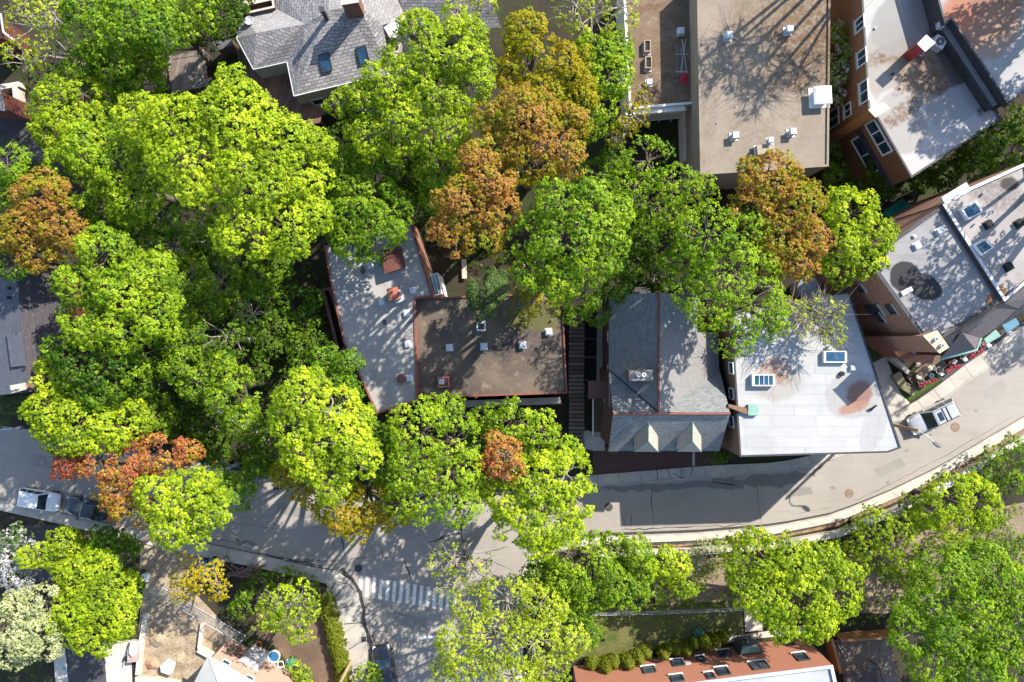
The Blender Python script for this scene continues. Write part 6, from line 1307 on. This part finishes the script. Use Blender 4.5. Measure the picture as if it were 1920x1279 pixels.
tree('maple_tree', 'green tree behind the yellow green one, over the blue car', [(425, 930, 42), (450, 915, 28, 1), (400, 900, 30, 1)], 'G', 11, group=GP)
tree('great_maple', 'large lime maple over the roof of the shingled house', [(790, 95, 70), (850, 100, 70), (730, 155, 60, 0.5), (880, 150, 55, 1), (810, 170, 70, 0.5), (690, 190, 45, 1.5), (750, 225, 65, 1), (820, 240, 65, 1), (690, 250, 45, 2), (785, 60, 45, 1), (860, 50, 45, 1.5), (640, 195, 32, 2.5)], 'Y', 18, tint=-0.08, bare=0.3, group=GW)
tree('maple_tree', 'green tree whose crown reaches over the end of the grey gravel roof', [(650, 330, 60, 1), (700, 310, 55, 1.5), (665, 400, 65), (705, 430, 55), (660, 450, 45, 0.5), (690, 355, 60, 0.5), (735, 395, 40, 1)], 'G', 14, tint=0.02, group=GW)
tree('dark_tree', 'deep green shaded tree between the lime maple and the copper tree', [(760, 320, 50), (740, 370, 45), (785, 380, 40, 1), (620, 300, 40, 1)], 'D', 10, tint=0.1, group=GW)
tree('maple_tree', 'narrow bright tree against the copper crowns', [(820, 320, 45), (815, 370, 30, 1), (840, 285, 30, 1)], 'L', 13, group=GW)
tree('copper_tree', 'large copper tree with the rounder, higher crown in the middle of the wood', [(985, 225, 75), (1045, 275, 60, 0.5), (930, 225, 42, 1), (1000, 290, 65, 0.5), (1075, 225, 35, 1.5), (955, 270, 45, 1)], 'O', 20, tint=0.06, group=GW)
tree('copper_tree', 'darker copper tree leaning down towards the gravel roof', [(895, 300, 45, 0.5), (915, 345, 55), (870, 380, 60), (920, 400, 55, 0.5), (850, 430, 45, 1), (905, 445, 45, 1, 0.3)], 'O', 22, tint=-0.06, group=GW)
tree('olive_tree', 'olive yellow tree below the top edge beside the dark flat roof', [(985, 60, 45, 0.5), (1000, 100, 60), (1055, 130, 60), (1030, 170, 55, 0.5), (960, 130, 35, 1), (1085, 175, 40, 1)], 'B', 15, group=GW)
tree('maple_tree', 'vivid green tree against the white parapet of the dark flat roof', [(1120, 100, 50), (1145, 140, 45), (1120, 195, 45, 0.5), (1155, 90, 35, 1), (1110, 235, 28, 2)], 'L', 13, tint=-0.05, group=GW)
tree('sparse_tree', 'thin leaved tree with dark limbs at the top edge beside the flat roof', [(1110, 25, 55), (1160, 10, 45), (1080, 5, 45)], 'F', 14, 'fine', 0.45, gap=0.3, bare=0.7, group=GW)
tree('sparse_tree', 'pale thin tree at the top edge over the far shingle roof', [(860, 15, 35), (900, 5, 30)], 'F', 13, 'fine', 0.6, gap=0.3, bare=0.6, group=GW)
tree('sparse_tree', 'yellowish thin branched tree leaning over the white parapet corner', [(1190, 215, 30), (1205, 175, 22), (1150, 260, 22, 1), (1170, 235, 25)], 'B', 11, 'fine', 0.55, gap=0.25, bare=0.7, group=GW)
tree('maple_tree', 'vivid green round crowned tree in the centre behind the dark tarred roof', [(1050, 390, 55), (1095, 400, 65), (1130, 440, 55, 0.5), (1060, 450, 70), (1110, 480, 55, 0.5), (1010, 440, 50, 1), (1050, 520, 50, 1.5), (1000, 500, 40, 1.5), (1150, 400, 40, 1)], 'L', 23.5, gap=0.12, tint=-0.2, group=GW)
tree('maple_tree', 'feathery green tree below the window of the white rear wall', [(1215, 300, 50), (1190, 350, 45, 0.5), (1265, 345, 50), (1310, 365, 40, 1), (1235, 385, 50, 1)], 'G', 17, 'fine', 0.9, spacing=0.36, tint=0.25, gap=0.12, bare=0.2, group=GW)
tree('great_maple', 'great green tree reaching over the slate and white roofs', [(1270, 425, 45, 7), (1330, 440, 65), (1400, 440, 55, 0.5), (1290, 490, 52, 5), (1370, 510, 75), (1430, 490, 50, 1), (1340, 560, 65, 0.5), (1410, 570, 65), (1380, 630, 45, 1), (1440, 600, 40, 1), (1295, 545, 45, 1.5)], 'G', 20, 'fine', 1.05, spacing=0.36, tint=0.2, gap=0.08, bare=0.2, group=GW)
tree('copper_tree', 'orange copper tree at the lower edge of the tan gravel roof', [(1445, 340, 60), (1500, 390, 55), (1415, 385, 45, 0.5), (1460, 430, 65, 0.5), (1520, 445, 42, 1), (1495, 485, 50, 1), (1445, 480, 40, 1.5)], 'O', 20, tint=0.05, group=GW)
tree('maple_tree', 'yellow green tree between the orange copper tree and the brick side wall', [(1600, 400, 50), (1640, 440, 45), (1590, 455, 55), (1630, 485, 40, 0.5), (1575, 500, 40, 1), (1570, 380, 30, 1)], 'Y', 15, tint=-0.05, group=GW)
tree('bare_tree', 'leafless pale twiggy tree over the corner of the white roof', [(1505, 600, 42), (1545, 590, 42), (1470, 585, 34), (1560, 625, 28)], 'F', 13.5, 'fine', 0.07, gap=0.0, bare=2.0, bark=M_palebark, trunk=(1405, 540), group=GW)
tree('dark_tree', 'dark hedge tree at the foot of the stained membrane roof', [(1850, 265, 45), (1895, 235, 50), (1905, 285, 45), (1830, 305, 35, 1)], 'D', 9, tint=0.2, group='trees behind the brick houses')
tree('dark_tree', 'low dark bushy tree between the brick houses', [(1720, 330, 30), (1770, 325, 35), (1665, 350, 25, 1), (1640, 325, 25, 1), (1815, 300, 25, .5)], 'D', 6, tint=0.1, group='trees behind the brick houses')
tree('dark_tree', 'small dark tree below the terracotta brick bay', [(1570, 330, 30), (1600, 360, 28), (1560, 290, 22, 1)], 'D', 5, group='trees behind the brick houses')
tree('lilac_bush', 'flowering lilac bush with pink blossom between the gravel roof and brick wall', [(1575, 60, 22), (1580, 100, 24), (1575, 140, 22), (1570, 175, 18, 1)], 'K', 6.5, 'fine', 1.3, spacing=0.32, cat='bush')
tree('conifer_tree', 'dark blue green conifer over the edge of the tarred roof', [(915, 545, 36), (905, 575, 25, 1), (930, 520, 22, 1)], 'C', 12.5, 'needle', 1.3, spacing=0.25, tint=0.3, scale=1.3, trunk=(918, 532), group=GW)
tree('maple_tree', 'yellowish tree with pale twigs overhanging the tarred roof', [(990, 520, 40), (1015, 555, 40), (985, 575, 28, 1), (1045, 545, 30)], 'B', 12, 'fine', 0.8, tint=-0.15, gap=0.2, bare=0.4, trunk=(1000, 538), group=GW)
tree('maple_tree', 'small green tree at the head of the plank walkway', [(1095, 555, 35), (1120, 585, 25, 1), (1078, 595, 18, 1), (1160, 540, 30), (1180, 500, 40)], 'G', 9, tint=-0.05, group=GW)
tree('dark_tree', 'shaded tree behind the slate house under the great green tree', [(1230, 510, 35), (1200, 455, 40), (1250, 545, 25, 1)], 'D', 9, tint=0.1, bare=0.6, group=GW)
tree('great_maple', 'bright yellow green maple in front of the grey gravel roof', [(570, 745, 55), (615, 775, 60), (555, 800, 55, 0.5), (640, 830, 60), (580, 850, 60, 0.5), (670, 860, 45, 0.5), (610, 890, 50, 1), (660, 790, 40, 1), (545, 760, 40, 1), (620, 915, 35, 1.5)], 'Y', 18, tint=0.1, bare=0.3, group=GP)
tree('dark_tree', 'dark green tree against the corner of the grey gravel roof', [(650, 685, 32), (640, 735, 38), (668, 790, 36), (700, 830, 38), (725, 865, 38), (745, 830, 25, 1), (610, 680, 35, 1), (600, 720, 30, 1)], 'G', 15, tint=-0.2, trunk=(680, 800), group=GP)
tree('olive_tree', 'golden olive tree overhanging the junction', [(640, 960, 50), (695, 950, 50), (600, 935, 35, 1), (735, 960, 40, 0.5), (670, 990, 30, 1), (560, 910, 30, 1.5), (530, 890, 25, 2)], 'B', 14, tint=0.22, group=GP)
tree('ash_tree', 'feathery fine leaved green tree in front of the dark tarred roof', [(790, 810, 65), (850, 830, 55, 0.5), (780, 870, 60, 0.5), (845, 890, 60, 0.5), (800, 930, 55, 1), (860, 950, 40, 1.5), (760, 940, 40, 2), (830, 780, 45, 1)], 'L', 18, 'fine', 1.15, spacing=0.34, tint=0.05, gap=0.1, bare=0.2, group=GP)
tree('maple_tree', 'green tree below the railing of the tarred roof house', [(960, 790, 45), (1005, 820, 50), (1040, 830, 38, 0.5), (915, 790, 35, 1), (970, 850, 35, 1), (1060, 850, 30, 1)], 'L', 13, tint=-0.05, group=GP)
tree('red_tree', 'small orange red tree squeezed between the green street trees', [(945, 855, 38), (925, 870, 28, 0.5), (960, 880, 26, 0.5), (930, 830, 20, 1)], 'R', 16, tint=0.12, bare=0.4, group=GP)
tree('great_maple', 'yellow green tree overhanging the road below the brick forecourt', [(1010, 905, 60), (1060, 890, 50, 0.5), (1075, 935, 45, 0.5), (960, 935, 55, 0.5), (1020, 970, 65), (1060, 985, 40, 1), (970, 990, 45, 1), (1010, 1025, 35, 1.5)], 'Y', 15, tint=0.08, bare=0.3, group=GP)
tree('maple_tree', 'vivid green tree standing inside the low wall at the junction', [(1065, 1040, 45), (1110, 1060, 55), (1060, 1090, 45, 0.5), (1150, 1095, 50, 0.5), (1190, 1110, 35, 1), (1190, 1040, 38, 0.5), (1150, 1025, 28, 1), (1110, 1110, 40, 1), (1205, 1065, 28, 1)], 'L', 10, tint=-0.15, group='trees in the park')
tree('small_tree', 'small yellow green tree inside the low wall beside the grey green shrub', [(1265, 1065, 34), (1285, 1095, 28, 0.5), (1245, 1050, 25, 0.5)], 'Y', 7, group='trees in the park')
tree('shrub', 'grey green shrub touching the low wall', [(1325, 1035, 26), (1300, 1045, 18, 0.5), (1315, 1060, 20, .5)], 'P', 3.5, 'fine', 0.8, tint=-0.5, bare=0.5, cat='shrub')
tree('great_maple', 'round lime maple beside the bend above the salmon brick building', [(1420, 1050, 55, 0.5), (1480, 1050, 55), (1540, 1070, 55, 0.5), (1430, 1110, 60, 0.5), (1500, 1110, 70), (1570, 1120, 50, 1), (1470, 1160, 50, 1), (1530, 1165, 45, 1), (1400, 1085, 35, 1), (1590, 1080, 30, 1.5), (1415, 1015, 25, 1.5)], 'Y', 10, tint=-0.05, group='trees in the park')
tree('small_tree', 'loose leaved small tree at the wall on the outer bend', [(1640, 990, 40), (1680, 1010, 40), (1620, 1020, 30, .5), (1670, 1045, 28, 1), (1700, 985, 28, 1)], 'Y', 8, 'fine', 0.8, tint=-0.1, gap=0.2, group='trees in the park')
tree('maple_tree', 'lime tree nearest the wall on the outer bend by the picture edge', [(1780, 935, 50), (1830, 940, 48), (1800, 975, 45, 0.5), (1750, 960, 35, 1), (1855, 965, 30, 1)], 'Y', 9, tint=0.02, group='trees in the park')
tree('great_maple', 'large green tree filling the lower corner of the park', [(1790, 1080, 60), (1850, 1070, 55), (1760, 1130, 55, 0.5), (1830, 1130, 70), (1900, 1110, 55), (1720, 1190, 50, 1), (1790, 1200, 70, 0.5), (1870, 1200, 70), (1920, 1170, 50), (1760, 1250, 60, 1), (1840, 1270, 65, 0.5), (1920, 1250, 60, 0.5), (1700, 1150, 30, 1.5)], 'G', 11, tint=0.12, bare=0.3, group='trees in the park')
tree('wild_shrub', 'ragged green shrub behind the wall at the picture edge', [(1860, 860, 25), (1885, 880, 28), (1840, 885, 22), (1910, 850, 24), (1900, 905, 25), (1895, 830, 20)], 'G', 3.5, 'fine', 0.9, tint=-0.1, cat='shrub')
tree('wild_shrub', 'low shrub on the dry slope beside the corner tree', [(1740, 1040, 24), (1770, 1020, 22), (1715, 1065, 20), (1755, 1065, 18)], 'L', 2.5, 'fine', 0.7, tint=-0.2, cat='shrub')
tree('pale_tree', 'tall pale yellow tree with white limbs at the bottom edge beside the side street', [(890, 1150, 50, 1), (950, 1130, 50, 0.5), (1010, 1140, 50, 1), (860, 1210, 50, 0.5), (930, 1200, 65), (1000, 1210, 60), (880, 1265, 60, 0.5), (960, 1275, 60), (1040, 1260, 55, 1), (1070, 1200, 40, 1.5), (840, 1260, 35, 1.5)], 'F', 12, 'fine', 1.2, spacing=0.36, tint=0.0, gap=0.12, bare=0.55, bark=M_palebark, group=GP)
tree('sparse_tree', 'thin see-through tree over the zebra crossing', [(850, 1050, 35), (890, 1070, 35), (840, 1095, 30, 1), (820, 1060, 25, 1), (880, 1110, 30, 1)], 'F', 11, 'fine', 0.28, tint=0.0, gap=0.35, bare=0.8, bark=M_palebark, group=GP)
tree('dark_tree', 'shaded green tree between the pale tree and the park', [(1020, 1080, 40), (1070, 1150, 45), (1040, 1120, 40), (1100, 1180, 35, 1)], 'G', 8, tint=-0.15, group='trees in the park')
tree('round_maple', 'round lime tree in the garden beside the sandy building lot', [(150, 1090, 50), (200, 1100, 48), (140, 1150, 50), (205, 1160, 50), (170, 1195, 42, 0.5), (170, 1130, 55), (225, 1125, 32, 1), (185, 1065, 30, 1)], 'Y', 10, tint=-0.02, group='garden trees')
tree('sage_tree', 'pale sage coloured tree at the lower corner', [(35, 1150, 45), (75, 1130, 38), (40, 1200, 45), (80, 1185, 40), (5, 1180, 40), (20, 1225, 35, 1), (90, 1220, 22, 1)], 'P', 10, 'broad', 1.1, tint=0.15, group='garden trees')
tree('small_tree', 'small yellow tree with its top half in shade under the shaded pavement', [(115, 1020, 34), (140, 1035, 25, .5), (75, 1040, 28, 0.2, 0.3), (50, 1048, 20, .6, 0.3), (105, 1050, 24, 0.4, 0.1)], 'Y', 6.5, tint=-0.05, group='garden trees')
tree('dark_tree', 'dark green shaded tree between the pavement and the round lime tree', [(195, 1025, 38), (230, 1050, 34), (180, 1050, 30), (245, 1090, 24, 1), (245, 1025, 20, 1)], 'G', 8, tint=-0.2, group='garden trees')
tree('yellow_tree', 'small amber yellow tree over the sandy lot', [(350, 1075, 34), (385, 1090, 32), (340, 1105, 26, 0.5), (410, 1110, 20, 0.8), (405, 1070, 20, .8)], 'A', 8, 'fine', 0.75, gap=0.15, bare=0.4, tint=0.05, group='garden trees')
tree('yellow_tree', 'open yellow green tree in the corner garden', [(520, 1130, 34), (560, 1125, 34), (500, 1165, 26, .5), (545, 1165, 32), (560, 1190, 22, 1), (580, 1145, 22, 1)], 'Y', 9, 'broad', 0.6, gap=0.15, bare=0.7, tint=0.05, group='garden trees')
tree('wild_shrub', 'low green shrub behind the pavement of the corner garden', [(530, 1088, 26), (570, 1100, 26), (490, 1095, 22), (600, 1115, 18), (450, 1140, 24), (460, 1115, 18)], 'G', 3, 'fine', 0.9, tint=-0.1, cat='shrub')
tree('blossom_shrub', 'white flowering shrub at the picture edge under the pavement', [(20, 1010, 26), (45, 1025, 24), (10, 1050, 28), (25, 1085, 26), (35, 1060, 22), (45, 1095, 16)], 'WF', 4.5, 'fine', 1.1, tint=0.12, cat='shrub')
tree('conifer_tree', 'blue green spruce at the picture edge below the shingle roof chimney', [(5, 700, 32), (10, 745, 32, 1), (-5, 775, 28, 1.5)], 'C', 9, 'needle', 1.2, spacing=0.34, tint=0.35, group='garden trees')
tree('wild_shrub', 'bright shrub at the foot of the utility pole', [(690, 1262, 20), (680, 1280, 22), (700, 1275, 16)], 'L', 2.6, 'fine', 1.0, cat='shrub')
tree('wild_shrub', 'green shrub beside the white roof corner and brick forecourt', [(1352, 845, 12), (1358, 855, 10), (1345, 858, 8)], 'D', 1.6, 'fine', 1.2, tint=0.2, cat='shrub')
tree('wild_shrub', 'lime shrub spilling over pots at the pink brick wall', [(560, 1262, 14), (570, 1275, 12), (552, 1253, 10)], 'L', 1.6, 'fine', 1.1, cat='shrub')
tree('wild_shrub', 'shaded leafy shrub in the gap beside the grey gravel roof', [(540, 560, 30), (575, 600, 28), (520, 610, 34), (560, 650, 30), (500, 560, 25), (590, 560, 22), (500, 650, 28), (560, 690, 30), (480, 690, 30), (590, 640, 24)], 'G', 7, 'fine', 1.0, tint=-0.25, bare=0.15, cat='shrub')
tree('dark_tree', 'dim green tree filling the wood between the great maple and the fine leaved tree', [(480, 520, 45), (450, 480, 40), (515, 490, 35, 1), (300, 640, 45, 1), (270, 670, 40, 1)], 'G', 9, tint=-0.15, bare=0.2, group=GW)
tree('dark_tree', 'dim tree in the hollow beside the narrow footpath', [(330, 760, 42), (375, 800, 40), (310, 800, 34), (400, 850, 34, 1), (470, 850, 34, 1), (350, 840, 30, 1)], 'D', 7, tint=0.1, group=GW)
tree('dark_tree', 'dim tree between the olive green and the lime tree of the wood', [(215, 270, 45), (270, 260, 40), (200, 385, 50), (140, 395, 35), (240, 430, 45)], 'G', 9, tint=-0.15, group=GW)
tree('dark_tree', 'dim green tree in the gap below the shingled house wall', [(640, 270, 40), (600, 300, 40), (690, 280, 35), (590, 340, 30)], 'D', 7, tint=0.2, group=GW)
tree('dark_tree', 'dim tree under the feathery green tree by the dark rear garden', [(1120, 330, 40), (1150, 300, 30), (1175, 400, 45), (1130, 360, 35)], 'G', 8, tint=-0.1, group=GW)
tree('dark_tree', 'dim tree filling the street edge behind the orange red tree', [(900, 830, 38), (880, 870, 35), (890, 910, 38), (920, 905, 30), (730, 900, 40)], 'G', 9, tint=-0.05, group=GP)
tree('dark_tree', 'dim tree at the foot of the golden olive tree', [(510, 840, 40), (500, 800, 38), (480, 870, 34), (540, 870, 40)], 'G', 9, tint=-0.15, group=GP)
tree('wild_shrub', 'shrub on the dry slope below the loose leaved small tree', [(1690, 1060, 24), (1730, 1085, 26), (1660, 1075, 20), (1710, 1110, 20)], 'L', 3, 'fine', 0.8, tint=-0.1, cat='shrub')
tree('wild_shrub', 'leafy shrub between the vivid green tree and the small yellow green one', [(1235, 1085, 22), (1215, 1060, 20), (1330, 1075, 16), (1250, 1110, 16)], 'Y', 3, 'fine', 0.8, tint=-0.15, cat='shrub')
tree('wild_shrub', 'loose bushy shrub along the low wall beside the round lime maple', [(1370, 1040, 16), (1350, 1020, 14), (1590, 1010, 22), (1570, 1040, 22), (1620, 1060, 20), (1610, 1100, 18)], 'L', 3, 'fine', 0.8, tint=-0.15, cat='shrub')
tree('wild_shrub', 'ragged bush on the dry slope at the picture edge', [(1900, 1010, 24), (1870, 1030, 20), (1905, 1045, 22), (1830, 1020, 18)], 'G', 3, 'fine', 0.8, tint=-0.1, cat='shrub')
tree('wild_shrub', 'bushes along the low wall under the lime tree of the bend', [(1720, 965, 22), (1700, 945, 18), (1880, 900, 20), (1850, 915, 18), (1745, 990, 22)], 'D', 3, 'fine', 0.9, tint=0.3, cat='shrub')
# trees standing just outside the picture whose shade falls into it
tree('bare_tree', 'leafless tree beyond the top edge casting branch shadows on the gravel roof', [(1620, -125, 50), (1700, -150, 55), (1770, -130, 50), (1560, -150, 45), (1690, -85, 45), (1640, -190, 50)], 'B', 18, 'fine', 0.04, gap=0.0, bare=2.2, trunk=(1600, -70), group='trees beyond the picture edge')
tree('maple_tree', 'tree beyond the picture edge shading the rust stained roof', [(2190, 10, 75), (2230, 60, 60), (2160, 60, 50, 1), (2150, -75, 60), (2110, -20, 45, .5), (2110, -160, 70), (2180, -190, 70), (2120, -90, 50)], 'G', 20, trunk=(1895, 20), group='trees beyond the picture edge')  # unseen; crown lobes added to throw shade on the stained roofs
tree('maple_tree', 'tree behind the two grey roofs, its crown beyond the picture edge', [(2010, 360, 52), (2060, 325, 60), (2000, 430, 45, .5), (2110, 395, 55), (2060, 255, 55), (2070, 460, 50), (2140, 300, 50)], 'G', 22, gap=0.28, dens=0.6, trunk=(1862, 315), group='trees beyond the picture edge')
tree('maple_tree', 'tree at the far end of the grey roofs beyond the picture edge', [(2210, 360, 60), (2190, 420, 55, 1), (2250, 430, 60)], 'G', 19, gap=0.3, dens=0.7, group='trees beyond the picture edge')
tree('maple_tree', 'tree beyond the picture edge shading the far end of the road', [(2235, 440, 60), (2280, 480, 55), (2215, 490, 35)], 'G', 11, gap=0.3, dens=0.7, group='trees beyond the picture edge')

# undergrowth under the wood: one mass
def undergrowth(name, label, areas, pal, n_per, z, tpl='fine', scale=1.0):
    SEED[0] += 1; rs = np.random.RandomState(SEED[0]); P_ = []
    for (px, py, rx, ry) in areas:
        c = W(px, py); k = int(math.pi * rx * ry / SC ** 2 * n_per)
        a = rs.uniform(0, 2 * math.pi, k); q = np.sqrt(rs.rand(k))
        P_.append(np.stack([c.x + np.cos(a) * q * rx / SC, c.y + np.sin(a) * q * ry / SC, np.zeros(k)], 1))
    P_ = np.concatenate(P_)
    cl = np.sin(P_[:, 0] * 0.9) * np.cos(P_[:, 1] * 1.1) + np.sin(P_[:, 0] * 0.37 + 1) * np.sin(P_[:, 1] * 0.43)
    P_ = P_[cl > -0.25]; P_[:, 2] = rs.uniform(0.05, z, len(P_))
    N_ = rs.normal(0, 0.5, P_.shape) + np.array([0, 0, 1])
    o = sprig_mesh(name, P_, N_, rs.uniform(0.1, 0.8, len(P_)), tpl, PAL[pal], None, scale, rs); LEAFCOUNT[0] += len(P_)
    return kind(o, 'stuff', label)
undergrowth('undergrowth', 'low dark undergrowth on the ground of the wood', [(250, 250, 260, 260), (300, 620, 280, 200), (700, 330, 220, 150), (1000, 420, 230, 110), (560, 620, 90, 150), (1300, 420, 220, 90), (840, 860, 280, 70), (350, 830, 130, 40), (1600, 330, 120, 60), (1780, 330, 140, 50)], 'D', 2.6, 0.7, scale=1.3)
undergrowth('undergrowth', 'weeds and ground cover in the park inside the low wall', [(1230, 1090, 160, 70), (1600, 1080, 150, 90), (1760, 1010, 180, 90), (1050, 1130, 120, 90), (1420, 1020, 150, 14), (1850, 880, 80, 60), (1880, 1000, 60, 60)], 'G', 5.0, 0.7, scale=1.1)
# flowers in the boxes, clipped hedges
for t, a, b in FBOX:
    SEED[0] += 1; rs = np.random.RandomState(SEED[0]); n = int((b - a).length * 34)
    u = rs.rand(n, 1); P_ = np.array(a)[None] * (1 - u) + np.array(b)[None] * u + rs.normal(0, 0.09, (n, 3)); P_[:, 2] = 1.0 + rs.uniform(0.0, 0.18, n)
    o = sprig_mesh('flowers', P_, rs.normal(0, 0.4, (n, 3)) + np.array([0, 0, 1]), rs.choice([0.1, 0.6, 0.8], n), 'box', M_flower, t, 1.0, rs); o['kind'] = 'stuff'
M_hedge = leafmat('hedge_leaves', [(0.085, 0.115, 0.008), (0.135, 0.165, 0.010), (0.20, 0.215, 0.015)], 0.25)
def column_shrub():
    t = thing('columnar_shrub', 'x', 'shrub', (0, 0, 0), 'clipped shrubs along the salmon brick building')
    rs = np.random.RandomState(77); d = fib(420); prof = np.clip(1 - np.abs(d[:, 2]) ** 3 * 0.5, 0.3, 1)
    P_ = np.stack([d[:, 0] * 0.52 * prof, d[:, 1] * 0.52 * prof, 1.3 + d[:, 2] * 1.2], 1) + rs.normal(0, 0.04, (420, 3))
    sprig_mesh('foliage', P_, d + np.array([0, 0, .3]) + rs.normal(0, .2, d.shape), rs.uniform(0.1, 0.9, 420), 'box', M_hedge, t, 1.0, rs)
    MB().tube([(0, 0, 0), (0, 0, 2.2)], [0.08, 0.03], 6).build('stem', M_bark, t)
    return t
proto = column_shrub()
HS = [(1110, 1236), (1121, 1235), (1132, 1234), (1147, 1230), (1172, 1227), (1192, 1220), (1207, 1214), (1238, 1214), (1250, 1209), (1264, 1207), (1279, 1204), (1297, 1199), (1315, 1194), (1333, 1190), (1349, 1186)]
WORD = ['first', 'second', 'third', 'fourth', 'fifth', 'sixth', 'seventh', 'eighth', 'ninth', 'tenth', 'eleventh', 'twelfth', 'thirteenth', 'fourteenth', 'fifteenth']
for i, (px, py) in enumerate(HS):
    o = proto if i == 0 else copy_tree(proto)
    c = W(px, py, 0); o.location = (c.x, c.y, 0); o.rotation_euler = (0, 0, rnd.uniform(0, 6)); s = rnd.uniform(0.78, 1.2); o.scale = (s, s, rnd.uniform(0.7, 1.2))
    o['label'] = '%s clipped columnar shrub along the salmon wall, counted from the pale tree' % WORD[i]
hd = thing('clipped_hedge', 'yellow green clipped hedge along the side street pavement', 'hedge', W(640, 1200, 0))
SEED[0] += 1; rs = np.random.RandomState(SEED[0]); P_ = []; N_ = []
line = resample([W(611, 1112), W(622, 1150), W(630, 1185), W(640, 1225), W(652, 1290)], 60)
for k, p in enumerate(line):
    r_ = 0.62 + 0.16 * math.sin(k * 1.1); n = 34
    a = rs.uniform(0, math.pi, n); b = rs.normal(0, 0.16, n)
    P_.append(np.stack([p.x + np.cos(a) * r_, p.y + b, 0.25 + np.sin(a) * 1.05 * (0.9 + 0.1 * math.sin(k * 1.1))], 1)); N_.append(np.stack([np.cos(a), b, np.sin(a)], 1) + rs.normal(0, .2, (n, 3)))
sprig_mesh('foliage', np.concatenate(P_), np.concatenate(N_), rs.uniform(0.2, 1.0, 34 * 60), 'box', M_hedge, hd, 1.3, rs)
mb = MB()
for p in line[::8]: mb.tube([p, p + V3(0, 0, 1.0)], [.05, .02], 5)
mb.tube([p + V3(0, 0, .15) for p in line], .04, 4); mb.build('stems', M_bark, hd)
print('SPRIGS', LEAFCOUNT[0], 'objs', len(bpy.data.objects), 'tris', sum(len(m.polygons) * 2 for m in bpy.data.meshes))
